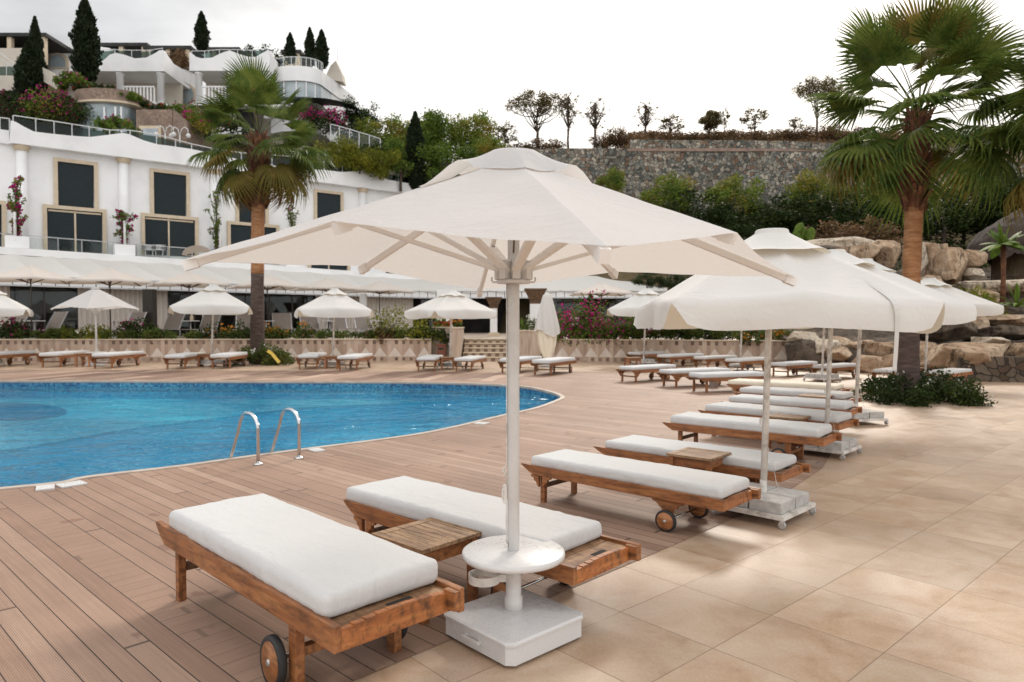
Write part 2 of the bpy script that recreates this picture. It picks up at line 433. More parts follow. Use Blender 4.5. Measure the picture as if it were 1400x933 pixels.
MAT['soil'] = mottled('dry_hillside', [(0.3, (0.035, 0.030, 0.014)), (0.5, (0.085, 0.065, 0.032)), (0.7, (0.13, 0.095, 0.05))], 0.35, 1.0, 0.8, 2.0, bdist=0.3)
MAT['petiole'] = mottled('petiole', [(0.3, (0.10, 0.11, 0.03)), (0.7, (0.20, 0.17, 0.06))], 3, 0.5)

def glassmat(name, tint, rough=0.02, fac=0.75):
    t = NT(name)
    tr = t.n('ShaderNodeBsdfTransparent', Color=tint + (1,))
    gl = t.n('ShaderNodeBsdfGlossy', Color=(0.9, 0.95, 0.95, 1), Roughness=rough)
    fr = t.n('ShaderNodeFresnel', IOR=1.35)
    mx = t.n('ShaderNodeMixShader', i0=fr.outputs[0], i1=tr.outputs[0], i2=gl.outputs[0])
    t.t.links.new(mx.outputs[0], t.out.inputs[0])
    return t.m
MAT['glass'] = glassmat('window_glass', (0.94, 0.96, 0.95))
MAT['glass_green'] = glassmat('railing_glass', (0.35, 0.43, 0.40))
MAT['glass_pale'] = mottled('pale_window', [(0.3, (0.22, 0.28, 0.31)), (0.7, (0.42, 0.47, 0.49))], 0.8, 0.08, spec=0.8)

# paved terrace of square stone tiles
def tilemat():
    t = NT('stone_tiles')
    c = t.n('ShaderNodeTexCoord')
    vec = t.n('ShaderNodeVectorMath', {'operation': 'SUBTRACT'}, i0=c.outputs['Object'], i1=(0.623, 3.964, 0)).outputs[0]
    mp = t.n('ShaderNodeMapping', Vector=vec, Rotation=(0, 0, -0.7287))
    sx = t.n('ShaderNodeSeparateXYZ', Vector=mp.outputs[0])
    S = 0.6
    u, v = t.math('DIVIDE', sx.outputs[0], S), t.math('DIVIDE', sx.outputs[1], S)
    fu, fv = t.math('FRACT', u), t.math('FRACT', v)
    du = t.math('SUBTRACT', 0.5, t.math('ABSOLUTE', t.math('SUBTRACT', fu, 0.5)))
    dv = t.math('SUBTRACT', 0.5, t.math('ABSOLUTE', t.math('SUBTRACT', fv, 0.5)))
    d = t.math('MINIMUM', du, dv)
    joint = t.ramp(d, [(0.0022, g(0)), (0.0048, g(1))])
    cell = t.n('ShaderNodeCombineXYZ', X=t.math('FLOOR', u), Y=t.math('FLOOR', v))
    wn = t.n('ShaderNodeTexWhiteNoise', {'noise_dimensions': '3D'}, Vector=cell.outputs[0])
    co = c.outputs['Object']
    off = t.n('ShaderNodeMixRGB', {'blend_type': 'ADD'}, Fac=1.0, Color1=co, Color2=t.n('ShaderNodeVectorMath', {'operation': 'SCALE'}, i0=wn.outputs['Color'], Scale=20.0).outputs[0]).outputs[0]
    n1 = t.noise(off, 2.6, 9, 0.66, 0.7)
    n2 = t.noise(co, 0.55, 4, 0.6)
    n3 = t.noise(co, 26, 4)
    f = t.math('ADD', t.math('MULTIPLY', n1, 0.72), t.math('ADD', t.math('MULTIPLY', n2, 0.20), t.math('MULTIPLY', n3, 0.10)))
    col = t.ramp(f, [(0.32, (0.36, 0.226, 0.136)), (0.45, (0.47, 0.322, 0.214)), (0.57, (0.53, 0.394, 0.286)), (0.74, (0.585, 0.468, 0.365))])
    k = t.math('MULTIPLY_ADD', wn.outputs['Value'], 0.22, 0.88)
    col = t.mix(1.0, col, t.n('ShaderNodeCombineColor', i0=k, i1=k, i2=k).outputs[0], 'MULTIPLY')
    stain = t.ramp(t.noise(co, 0.8, 6, 0.65, 0.8), [(0.56, g(0)), (0.78, g(0.5))])
    col = t.mix(stain, col, (0.27, 0.165, 0.095))
    grain = t.noise(co, 75, 5, 0.75)
    col = t.mix(0.5, col, t.ramp(grain, [(0.32, g(0.72)), (0.68, g(1.26))]), 'MULTIPLY')
    col = t.mix(joint, (0.17, 0.11, 0.07), col)
    rg = t.math('MULTIPLY_ADD', n1, 0.36, 0.20)
    h = t.math('ADD', t.math('MULTIPLY', joint, 0.6), t.math('MULTIPLY', n3, 0.12))
    t.P(Base_Color=col, Roughness=rg, Normal=t.bump(h, 0.35, 0.004), Specular_IOR_Level=0.5)
    return t.m
MAT['tile'] = tilemat()

def deckmat(name, ang, W=0.146, bright=1.0, cross=True, spread=1.0):
    t = NT(name)
    c = t.n('ShaderNodeTexCoord')
    mp = t.n('ShaderNodeMapping', Vector=c.outputs['Object'], Rotation=(0, 0, -ang))
    sx = t.n('ShaderNodeSeparateXYZ', Vector=mp.outputs[0])
    u0, v0 = sx.outputs[0], sx.outputs[1]
    if cross:                                            # some bands are laid crosswise
        band = t.math('FLOOR', t.math('DIVIDE', v0, 2 * W))
        bw = t.n('ShaderNodeTexWhiteNoise', {'noise_dimensions': '1D'}, W=band)
        isx = t.math('GREATER_THAN', bw.outputs['Value'], 0.86)
        u = t.math('ADD', t.math('MULTIPLY', u0, t.math('SUBTRACT', 1.0, isx)), t.math('MULTIPLY', v0, isx))
        v = t.math('ADD', t.math('MULTIPLY', v0, t.math('SUBTRACT', 1.0, isx)), t.math('MULTIPLY', u0, isx))
        bandedge = t.math('FRACT', t.math('DIVIDE', v0, 2 * W))
        bd = t.math('SUBTRACT', 0.5, t.math('ABSOLUTE', t.math('SUBTRACT', bandedge, 0.5)))
    else:
        u, v = u0, v0
    b = t.math('DIVIDE', v, W)
    row = t.math('FLOOR', b)
    fb = t.math('FRACT', b)
    rw = t.n('ShaderNodeTexWhiteNoise', {'noise_dimensions': '1D'}, W=row)
    ul = t.math('ADD', t.math('DIVIDE', u, 4.6), t.math('MULTIPLY', rw.outputs['Value'], 7.0))
    cell = t.n('ShaderNodeCombineXYZ', X=row, Y=t.math('FLOOR', ul))
    wn = t.n('ShaderNodeTexWhiteNoise', {'noise_dimensions': '3D'}, Vector=cell.outputs[0])
    fu = t.math('FRACT', ul)
    d = t.math('SUBTRACT', 0.5, t.math('ABSOLUTE', t.math('SUBTRACT', fb, 0.5)))
    du = t.math('SUBTRACT', 0.5, t.math('ABSOLUTE', t.math('SUBTRACT', fu, 0.5)))
    gap = t.ramp(d, [(0.018, g(0)), (0.032, g(1))])
    gapu = t.ramp(du, [(0.0008, g(0)), (0.0016, g(1))])
    j = t.math('MINIMUM', gap, gapu)
    if cross: j = t.math('MAXIMUM', j, t.math('MULTIPLY', isx, 0.62))
    if cross: j = t.math('MINIMUM', j, t.ramp(bd, [(0.008, g(0)), (0.016, g(1))]))
    grv = t.math('ABSOLUTE', t.math('SINE', t.math('MULTIPLY', fb, math.pi * 13)))
    gr = t.ramp(grv, [(0.0, g(0)), (0.55, g(1))])
    st = t.n('ShaderNodeCombineXYZ', X=t.math('MULTIPLY', u, 0.8), Y=t.math('MULTIPLY', v, 30.0), Z=t.math('MULTIPLY', wn.outputs['Value'], 30.0)).outputs[0]
    n1 = t.noise(st, 2.0, 4)
    n2 = t.noise(c.outputs['Object'], 0.8, 5, 0.6, 0.5)
    wv = wn.outputs['Value']
    if cross: wv = t.math('ADD', t.math('MULTIPLY', wv, t.math('SUBTRACT', 1.0, isx)), t.math('MULTIPLY', isx, 0.5))
    base = t.ramp(wv, [(0.0, (0.285, 0.180, 0.128)), (0.35, (0.315, 0.203, 0.145)), (0.7, (0.335, 0.219, 0.158)), (1.0, (0.395, 0.273, 0.202))])
    if spread > 1: base = t.mix(1.0, base, t.ramp(wv, [(0.0, (0.70, 0.66, 0.66)), (0.5, g(0.95)), (1.0, (1.35, 1.38, 1.40))]), 'MULTIPLY')
    base = t.mix(0.5, base, t.ramp(n1, [(0.25, g(0.72)), (0.75, g(1.28))]), 'MULTIPLY')
    base = t.mix(0.6, base, t.ramp(n2, [(0.3, g(0.74)), (0.7, g(1.22))]), 'MULTIPLY')
    base = t.mix(1.0, base, g(bright), 'MULTIPLY')
    base = t.mix(t.math('MULTIPLY', t.math('SUBTRACT', 1.0, gr), 0.60), base, (0.12, 0.06, 0.042))
    spot = t.ramp(t.noise(c.outputs['Object'], 3.4, 2, 0.4), [(0.70, g(0)), (0.73, g(0.5))])
    base = t.mix(spot, base, (0.16, 0.075, 0.05))
    base = t.mix(j, (0.05, 0.032, 0.025), base)
    h = t.math('ADD', t.math('MULTIPLY', j, 1.0), t.math('MULTIPLY', gr, 0.35))
    t.P(Base_Color=base, Roughness=t.math('MULTIPLY_ADD', n1, 0.25, 0.50), Normal=t.bump(h, 0.5, 0.004), Specular_IOR_Level=0.28)
    return t.m
MAT['deck'] = deckmat('deck_boards', R(-43.0), W=0.122)
MAT['deck_back'] = deckmat('deck_boards_far', R(78), W=0.46, cross=False, spread=1.7)

def mosaic(name, c1, c2, c3, s=0.05):
    t = NT(name)
    co = t.coords((1 / s, 1 / s, 1 / s))
    v = t.n('ShaderNodeVectorMath', {'operation': 'FLOOR'}, i0=co)
    wn = t.n('ShaderNodeTexWhiteNoise', {'noise_dimensions': '3D'}, Vector=v.outputs[0])
    big = t.noise(t.coords(), 0.16, 3, 0.5, 0.8)
    c = t.ramp(wn.outputs['Value'], [(0, c1), (0.5, c2), (1, c3)])
    c = t.mix(0.9, c, t.ramp(big, [(0.36, (0.55, 0.62, 0.75)), (0.52, g(1.0)), (0.64, (1.5, 1.35, 1.2))]), 'MULTIPLY')  # broad tone drift painted into the tile colour, standing in for water depth
    t.P(Base_Color=c, Roughness=0.25)
    return t.m
MAT['mosaic'] = mosaic('pool_mosaic', (0.015, 0.23, 0.46), (0.03, 0.33, 0.57), (0.08, 0.46, 0.68))
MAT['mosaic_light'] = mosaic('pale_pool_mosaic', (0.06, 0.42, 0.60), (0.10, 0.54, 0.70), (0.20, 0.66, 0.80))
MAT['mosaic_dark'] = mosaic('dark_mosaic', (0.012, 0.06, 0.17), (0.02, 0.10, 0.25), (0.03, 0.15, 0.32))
MAT['mosaic_band'] = mosaic('band_mosaic', (0.015, 0.05, 0.13), (0.03, 0.14, 0.27), (0.09, 0.28, 0.40), 0.05)

def watermat():
    t = NT('pool_water')
    co = t.coords()
    n1 = t.noise(t.coords((1, 1.3, 1), (0, 0, 0.3)), 1.3, 2, 0.5, 0.9)
    n2 = t.noise(t.coords((1, 1.3, 1), (0, 0, -0.2)), 4.5, 2, 0.5, 0.6)
    amt = t.ramp(t.noise(t.coords((1, 1.6, 1)), 0.28, 3, 0.5, 0.8), [(0.38, g(0.45)), (0.52, g(0.9)), (0.66, g(2.4))])
    h = t.math('MULTIPLY', t.math('ADD', n1, t.math('MULTIPLY', n2, 0.40)), amt)
    nb = t.bump(h, 1.0, 0.10)
    tr = t.n('ShaderNodeBsdfTransparent', Color=(0.80, 0.96, 0.99, 1))
    gl = t.n('ShaderNodeBsdfGlossy', Color=(0.85, 0.95, 1.0, 1), Roughness=0.05, Normal=nb)
    fr = t.n('ShaderNodeFresnel', IOR=1.33, Normal=nb)
    fk = t.math('MULTIPLY', fr.outputs[0], 0.62)
    df = t.n('ShaderNodeBsdfDiffuse', Color=(0.02, 0.32, 0.52, 1), Normal=nb)
    m1 = t.n('ShaderNodeMixShader', i0=0.22, i1=tr.outputs[0], i2=df.outputs[0])
    mx = t.n('ShaderNodeMixShader', i0=fk, i1=m1.outputs[0], i2=gl.outputs[0])
    t.t.links.new(mx.outputs[0], t.out.inputs[0])
    return t.m
MAT['water'] = watermat()

def wallpattern():
    """beige stone cladding: triangles between two rows of small brown squares (local x along wall, z up)"""
    t = NT('patterned_cladding')
    c = t.n('ShaderNodeTexCoord')
    sx = t.n('ShaderNodeSeparateXYZ', Vector=c.outputs['Object'])
    u, z = sx.outputs[0], sx.outputs[2]
    P = 0.62
    fu = t.math('FRACT', t.math('DIVIDE', u, P))
    a = t.math('MULTIPLY', t.math('ABSOLUTE', t.math('SUBTRACT', fu, 0.5)), 2.0)
    tri = t.math('LESS_THAN', t.math('DIVIDE', t.math('SUBTRACT', z, 0.22), 0.42), t.math('SUBTRACT', 0.92, a))
    tri = t.math('MULTIPLY', tri, t.math('GREATER_THAN', z, 0.22))
    q = t.math('FRACT', t.math('DIVIDE', u, P / 2))
    sq = t.math('LESS_THAN', q, 0.42)
    band = t.math('MAXIMUM', t.math('MULTIPLY', t.math('GREATER_THAN', z, 0.74), t.math('LESS_THAN', z, 0.90)), t.math('MULTIPLY', t.math('GREATER_THAN', z, 0.05), t.math('LESS_THAN', z, 0.18)))
    sq = t.math('MULTIPLY', sq, band)
    slab = t.n('ShaderNodeTexWhiteNoise', {'noise_dimensions': '1D'}, W=t.math('FLOOR', t.math('DIVIDE', u, P / 4)))
    n = t.noise(t.coords((1, 1, 0.4)), 4, 5)
    base = t.ramp(t.math('ADD', t.math('MULTIPLY', slab.outputs['Value'], 0.5), t.math('MULTIPLY', n, 0.5)), [(0.2, (0.30, 0.21, 0.155)), (0.5, (0.42, 0.31, 0.235)), (0.8, (0.51, 0.40, 0.315))])
    col = t.mix(tri, base, t.ramp(n, [(0.3, (0.54, 0.47, 0.41)), (0.7, (0.66, 0.58, 0.51))]))
    sqc = t.n('ShaderNodeTexWhiteNoise', {'noise_dimensions': '1D'}, W=t.math('FLOOR', t.math('DIVIDE', u, P / 2)))
    col = t.mix(sq, col, t.ramp(sqc.outputs['Value'], [(0.0, (0.11, 0.07, 0.05)), (0.6, (0.19, 0.125, 0.09)), (1.0, (0.46, 0.38, 0.31))]))
    t.P(Base_Color=col, Roughness=0.75, Normal=t.bump(n, 0.2, 0.01))
    return t.m
MAT['cladding'] = wallpattern()

def checker(name, s, c1, c2):
    t = NT(name)
    co = t.coords((1 / s, 1 / s, 1 / s))
    v = t.n('ShaderNodeTexChecker', Vector=co, Scale=1.0, Color1=c1 + (1,), Color2=c2 + (1,))
    n = t.noise(t.coords(), 6, 4)
    t.P(Base_Color=t.mix(0.5, v.outputs[0], t.ramp(n, [(0.3, g(0.7)), (0.7, g(1.2))]), 'MULTIPLY'), Roughness=0.7)
    return t.m
MAT['step_check'] = checker('step_tiles', 0.17, (0.48, 0.38, 0.29), (0.19, 0.125, 0.088))
MAT['striped_stone'] = mottled('striped_stone', [(0.3, (0.29, 0.215, 0.16)), (0.5, (0.43, 0.335, 0.26)), (0.7, (0.52, 0.42, 0.34))], 5.0, 0.8, 0.2, 10, stretch=(1.6, 1.6, 0.15))
# ================================================================ ground, deck, pool
pool_px = [(0, 671), (126, 654), (245, 640), (320, 629.5), (400, 618.5), (543, 600), (614, 587.5), (696, 568), (736, 559), (766, 548), (772, 543), (757, 536.5), (720, 529), (650, 524.5), (540, 522.5), (400, 522), (0, 521)]
pw = [gz(u, v) for u, v in pool_px]
pw = [Vector((-30, 2.5, 0)), Vector((-16, 3.3, 0)), Vector((-9, 5.2, 0))] + pw + [Vector((-24, 19.3, 0)), Vector((-30, 18, 0))]
pool = [Vector((p.x, p.y, 0)) for p in catmull(pw, 5, True)]

def offset(loop, d):
    out = []
    n = len(loop)
    for i in range(n):
        t = (loop[(i + 1) % n] - loop[i - 1]).normalized()
        out.append(loop[i] + Vector((t.y, -t.x, 0)) * d)     # loop is counter-clockwise: +d is outwards
    return out
area = sum(pool[i].x * pool[(i + 1) % len(pool)].y - pool[(i + 1) % len(pool)].x * pool[i].y for i in range(len(pool)))
if area < 0: pool = pool[::-1]
inner = offset(pool, -0.10)

tag(fill([[(-45, -6), (45, -6), (45, 32), (-45, 32)], pool], 0.0, 'stone_paving', MAT['tile']), kind='structure')
dk_px = [(483, 932), (930, 742), (1060, 684), (1125, 640), (1150, 598), (1140, 570), (1075, 545), (1000, 522), (900, 510), (760, 508)]
dk = [gz(u, v) for u, v in dk_px]
mid = [(-0.2, 19.6), (-3, 20.0), (-8, 20.1), (-24, 20.2), (-36, 20.2)]
near = gz(483, 932)
dirv = (gz(930, 742) - near).normalized()
start = near - dirv * 6.0
deck = [(-36, -5.5), (start.x, -5.5), (start.x, start.y)] + [(p.x, p.y) for p in dk] + mid
tag(fill([deck, offset(pool, -0.004)], 0.004, 'wooden_deck', MAT['deck']), kind='structure')
back = [(-36, 20.2), (-24, 20.2), (-8, 20.1), (-3, 20.0), (-0.2, 19.6), (dk[-1].x, dk[-1].y), (-0.5, 23.0), (-3, 23.6), (-9, 24.0), (-20, 24.4), (-36, 24.4)]
tag(fill([back], 0.004, 'pool_side_deck', MAT['deck_back']), kind='structure')

bm = MB()
n = len(pool)
for i in range(n):                                       # coping: a slightly raised ring of pale stone
    j = (i + 1) % n
    a0, a1, b0, b1 = inner[i], inner[j], pool[i], pool[j]
    up = Vector((0, 0, 0.016))
    bm.quad(a0 + up, a1 + up, b1 + up, b0 + up)
    bm.quad(b0 + up, b1 + up, b1 - up, b0 - up)
    bm.quad(a0 + up, a0 - 3 * up, a1 - 3 * up, a1 + up)
bmesh.ops.remove_doubles(bm.bm, verts=bm.bm.verts, dist=1e-4)
tag(bm.build('pool_coping', mottled('coping_stone', [(0.3, (0.36, 0.28, 0.225)), (0.6, (0.49, 0.41, 0.345)), (0.8, (0.42, 0.335, 0.275))], 3.0, 0.6, 0.2, 30)), kind='structure')
bm = MB()
band = MB()
for i in range(n):
    j = (i + 1) % n
    a, b = inner[i], inner[j]
    band.quad(a + Vector((0, 0, -0.03)), a + Vector((0, 0, -0.30)), b + Vector((0, 0, -0.30)), b + Vector((0, 0, -0.03)))
    bm.quad(a + Vector((0, 0, -0.30)), a + Vector((0, 0, -0.46)), b + Vector((0, 0, -0.46)), b + Vector((0, 0, -0.30)))
tag(band.build('pool_tile_band', MAT['mosaic_band']), kind='structure')
tag(bm.build('pool_wall', MAT['mosaic']), kind='structure')
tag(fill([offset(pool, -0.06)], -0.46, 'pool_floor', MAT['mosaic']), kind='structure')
tag(fill([[gz(10 + 82 * math.cos(a), 563 + 12 * math.sin(a), -0.41) for a in [k * math.pi / 16 for k in range(32)]]], -0.41, 'pool_dark_disc', MAT['mosaic_dark']), kind='structure')  # flat disc of darker mosaic just above the pool floor
tag(fill([inner], -0.13, 'pool_water', MAT['water']), kind='structure')

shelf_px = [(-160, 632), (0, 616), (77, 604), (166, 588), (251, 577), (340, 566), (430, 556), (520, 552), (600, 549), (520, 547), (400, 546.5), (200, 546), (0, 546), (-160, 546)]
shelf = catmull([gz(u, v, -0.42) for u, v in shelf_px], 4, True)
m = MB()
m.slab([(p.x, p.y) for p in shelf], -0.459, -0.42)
tag(m.build('pool_shelf', MAT['mosaic_light']), kind='structure')  # paler tile colour stands in for the lighter look of shallow water
# curved entry step at the round end of the pool
bm = MB()
tip = gz(745, 547)
bm.slab([tip + Vector((-0.2, -1.0, 0)) + Vector((math.cos(a) * 1.0, math.sin(a) * 1.0, 0)) for a in [k * math.pi / 10 for k in range(20)]], -0.455, -0.28)
tag(bm.build('pool_step', MAT['mosaic']), kind='structure')

for k, (u, v, du, lab) in enumerate([(52, 668, 12, 'square white skimmer lid in the deck nearest the left edge'), (92, 660.5, 17, 'white skimmer lid with a raised rim, second along the pool edge'), (437, 615, 9, 'small white lid in the deck beside the pool ladder'), (642, 580, 9, 'small white lid at the pool edge behind the big parasol pole')]):
    c = gz(u, v)
    w = du * 2 * c.y / F * 0.9
    ed = min(range(len(pool)), key=lambda i: (pool[i] - Vector((c.x, c.y, 0))).length)
    tv = pool[(ed + 1) % len(pool)] - pool[ed - 1]
    nv = Vector((tv.y, -tv.x, 0)).normalized()
    c = pool[ed] + nv * 0.13
    o = MB().box((c.x, c.y, 0.013), (w, 0.20, 0.018), math.atan2(tv.y, tv.x), bev=0.004).build('skimmer_lid', MAT['white_slab'])
    tag(o, lab, 'lid', 'skimmer lids along the pool')

# pool ladder
lad = empty('pool_ladder', (0, 0, 0), 0, 'polished steel pool ladder with two arched handrails', 'ladder')
for (fx, fy), (wx, wy), (ax, ay) in [((353, 636), (310, 627), (338, 564)), ((409, 627.5), (365, 619), (395, 558))]:
    a, b = gz(fx, fy), gz(wx, wy)
    b = a + (b - a).normalized() * 0.52
    H = 0.60
    pts = [a + Vector((0, 0, 0.0)), a + Vector((0, 0, H - 0.18))]
    d = (b - a)
    for k in range(1, 10):
        th = math.pi * k / 10
        pts.append(a + d * (0.5 - 0.5 * math.cos(th)) * 0.72 + Vector((0, 0, H - 0.18 + 0.17 * math.sin(th))))
    pts += [a + d * 0.80 + Vector((0, 0, H - 0.26)), a + d * 1.25 + Vector((0, 0, -0.15)), a + d * 1.30 + Vector((0, 0, -0.40))]
    pts = catmull([Vector(p) for p in pts], 3)
    h = MB().tube(pts, 0.0215, 12).build('handrail', MAT['chrome'], lad)
    MB().lathe([(0.055, 0.004), (0.055, 0.016), (0.03, 0.028), (0.026, 0.03)], a, 16).build('flange', MAT['chrome'], h)
p0 = gz(310, 627); p1 = gz(365, 619)
dv = (gz(310, 627) - gz(353, 636)).normalized() * 0.16
for k in range(3):
    z = -0.20 - 0.09 * k
    MB().bar(p0 + dv + Vector((0, 0, z)), p1 + dv + Vector((0, 0, z)), 0.08, 0.025).build('tread', MAT['chrome'], lad)

# ================================================================ sun loungers
LL, LW = 2.06, 0.64

def gridbox(h, r, mat, name, parent, center, seed, nx=44, ny=16, nz=6, wr=0.006, droop=0.0):
    def lin(hh, k):
        a = [-hh, -hh + r * 0.15, -hh + r * 0.4, -hh + r * 0.75]
        m = [(-hh + r) + (2 * hh - 2 * r) * i / k for i in range(k + 1)]
        return a + m + [-q for q in a[::-1]]
    X, Y, Z = lin(h[0], nx), lin(h[1], ny), lin(h[2], 2)
    bm = bmesh.new()
    idx = {}
    def V(i, j, k):
        key = (i, j, k)
        if key not in idx:
            p = Vector((X[i], Y[j], Z[k]))
            q = Vector([max(-(hh - r), min(hh - r, c)) for c, hh in zip(p, h)])
            d = p - q
            if d.length > 1e-9: p = q + d.normalized() * r
            nv = Vector((p.x * 2.2, p.y * 2.2, p.z * 6 + seed * 7.1))
            bulge = 0.014 * (1 - (p.x / h[0]) ** 2) * (1 - (p.y / h[1]) ** 2) * (1 if p.z > 0 else 0)
            p = p + Vector((0, 0, bulge)) + noise.noise_vector(nv) * wr + noise.noise_vector(nv * 3.1) * wr * 0.55
            if abs(p.y) > h[1] - r * 1.2: p += Vector((0, math.copysign(1, p.y), 0)) * (noise.noise(Vector((p.x * 13 + seed + p.z * 6, p.z * 4, seed))) * 0.007 + noise.noise(Vector((p.x * 30 + seed - p.z * 20, p.z * 6, seed + 9))) * 0.003)
            if p.z > 0:
                cr = noise.noise(Vector((p.x * 5.0 + p.y * 7.0, p.y * 1.5 - p.x * 1.2, seed * 2.3)))
                p.z += 0.006 * max(0.0, 1 - abs(cr) * 6) * max(0.0, noise.noise(Vector((p.x * 1.6, p.y * 2.2, seed))) + 0.25)
            p.z -= droop * max(0, abs(p.x) / h[0] - 0.8)
            idx[key] = bm.verts.new(p)
        return idx[key]
    nX, nY, nZ = len(X) - 1, len(Y) - 1, len(Z) - 1
    for i in range(nX):
        for j in range(nY):
            bm.faces.new((V(i, j, nZ), V(i + 1, j, nZ), V(i + 1, j + 1, nZ), V(i, j + 1, nZ)))
            bm.faces.new((V(i, j, 0), V(i, j + 1, 0), V(i + 1, j + 1, 0), V(i + 1, j, 0)))
    for i in range(nX):
        for k in range(nZ):
            bm.faces.new((V(i, 0, k), V(i + 1, 0, k), V(i + 1, 0, k + 1), V(i, 0, k + 1)))
            bm.faces.new((V(i, nY, k), V(i, nY, k + 1), V(i + 1, nY, k + 1), V(i + 1, nY, k)))
    for j in range(nY):
        for k in range(nZ):
            bm.faces.new((V(0, j, k), V(0, j, k + 1), V(0, j + 1, k + 1), V(0, j + 1, k)))
            bm.faces.new((V(nX, j, k), V(nX, j + 1, k), V(nX, j + 1, k + 1), V(nX, j, k + 1)))
    for f in bm.faces: f.smooth = True
    me = bpy.data.meshes.new(name)
    bm.to_mesh(me)
    bm.free()
    return link(name, me, mat, parent, center)

def lounger(style, cx0, cx1, seed, cmat='cushion', T=0.102):
    root = empty('sun_lounger')
    hl, hw = LL / 2, LW / 2
    tk = MAT['teak']
    for s in (-1, 1):
        ext = 0.045 if s > 0 else 0.0
        prof = [(-hl, 0.362), (-hl + 0.015, 0.348), (-hl + 0.05, 0.325), (-hl + 0.10, 0.295), (-hl + 0.135, 0.278), (-hl + 0.15, 0.268), (hl + ext, 0.268), (hl + ext, 0.360), (0, 0.358), (-hl + 0.4, 0.358)]
        y = s * (hw - 0.0175)
        m = MB()
        m.prism(prof, y - 0.0175, y + 0.0175)
        bmesh.ops.bevel(m.bm, geom=[e for e in m.bm.edges], offset=0.003, segments=1, affect='EDGES')
        if s > 0: m.box((hl + 0.012, y - 0.034, 0.318), (0.075, 0.03, 0.075), bev=0.004)
        m.build('side_rail', tk, root)
    # foot board and its gripping slot
    m = MB()
    segs = 10
    for i in range(segs):
        y0, y1 = -hw + 0.035 + (LW - 0.07) * i / segs, -hw + 0.035 + (LW - 0.07) * (i + 1) / segs
        zt = 0.352 + 0.016 * math.sin(math.pi * (i + .5) / segs) - 0.012
        m.box((hl - 0.018, (y0 + y1) / 2, 0.268 + (zt - 0.268) / 2), (0.032, y1 - y0 - 0.0002, zt - 0.268))
    m.build('foot_rail', MAT['teak_cross'], root)
    m = MB()
    m.box((hl - 0.105, 0, 0.332), (0.13, LW - 0.078, 0.018), bev=0.004)
    fb = m.build('foot_board', MAT['teak_worn_cross'], root)
    MB().box((hl - 0.08, 0.05, 0.3408), (0.032, 0.13, 0.004), bev=0.0015).build('hand_slot', MAT['dark_room'], fb)
    m = MB()
    x = hl - 0.20
    while x > -hl + 0.14:
        m.box((x, 0, 0.332), (0.052, LW - 0.078, 0.018), bev=0.003)
        x -= 0.066
    m.build('slat_panel', MAT['teak_worn_cross'], root)
    xl = -hl + 0.245
    for s in (-1, 1):
        m = MB()
        y = s * (hw - 0.037 - 0.0225)
        m.box((xl, y, 0.1335), (0.05, 0.045, 0.267), bev=0.004)
        if style == 'carved':
            yb = s * (hw - 0.018)
            for q in (-1, 1):
                pr = [(xl + q * 0.022, 0.267), (xl + q * 0.125, 0.267), (xl + q * 0.108, 0.245), (xl + q * 0.085, 0.238), (xl + q * 0.078, 0.215), (xl + q * 0.055, 0.205), (xl + q * 0.045, 0.180), (xl + q * 0.022, 0.155)]
                m.prism(pr, yb - 0.015, yb + 0.015)
        m.build('leg', tk, root)
    MB().box((xl, 0, 0.165), (0.03, LW - 0.17, 0.04)).build('stretcher', MAT['teak_dark'], root)
    if style == 'plain':
        xw, xg, rw, yw = hl - 0.51, hl - 0.42, 0.098, hw + 0.005
        for s in (-1, 1):
            MB().box((xg, s * (hw - 0.06), 0.1335), (0.065, 0.045, 0.267), bev=0.004).build('leg', tk, root)
        MB().box((xg, 0, 0.14), (0.045, LW - 0.17, 0.035)).build('stretcher', tk, root)
    else:
        xw, xg, rw, yw = hl - 0.50, hl - 0.50, 0.092, hw - 0.012
        for s in (-1, 1):
            m = MB()
            yb = s * (hw - 0.05)
            pr = [(xg - 0.15, 0.267), (xg + 0.17, 0.267), (xg + 0.145, 0.245), (xg + 0.10, 0.232), (xg + 0.085, 0.205), (xg + 0.05, 0.185), (xg + 0.03, 0.07), (xg - 0.03, 0.07), (xg - 0.05, 0.185), (xg - 0.075, 0.205), (xg - 0.10, 0.232), (xg - 0.135, 0.245)]
            m.prism(pr, yb - 0.018, yb + 0.018)
            m.build('wheel_bracket', tk, root)
    MB().tube([(xw, -yw, rw), (xw, yw, rw)], 0.009, 8).build('axle', MAT['chrome'], root)
    for s in (-1, 1):
        m = MB()
        Mx = Matrix.Translation((xw, s * yw, rw)) @ Matrix.Rotation(R(90), 4, 'X')
        m.lathe([(rw * 0.80, -0.017), (rw * 0.95, -0.02), (rw, -0.012), (rw, 0.012), (rw * 0.95, 0.02), (rw * 0.80, 0.017)], n=28)
        bmesh.ops.transform(m.bm, matrix=Mx, verts=m.bm.verts)
        w = m.build('wheel', MAT['rubber'], root)
        m = MB()
        m.lathe([(0.001, -0.0215), (rw * 0.15, -0.024), (rw * 0.17, -0.021), (rw * 0.78, -0.021), (rw * 0.80, -0.0185), (rw * 0.80, 0.0185), (rw * 0.78, 0.021), (rw * 0.17, 0.021), (rw * 0.15, 0.024), (0.001, 0.0215)], n=28, cap=False)
        bmesh.ops.transform(m.bm, matrix=Mx, verts=m.bm.verts)
        rim = m.build('rim', tk, w)
        m = MB()
        m.lathe([(0.001, -0.03), (0.012, -0.03), (0.014, -0.024), (0.014, 0.024), (0.012, 0.03), (0.001, 0.03)], n=12)
        bmesh.ops.transform(m.bm, matrix=Mx, verts=m.bm.verts)
        m.build('hub', MAT['grey_metal'], w)
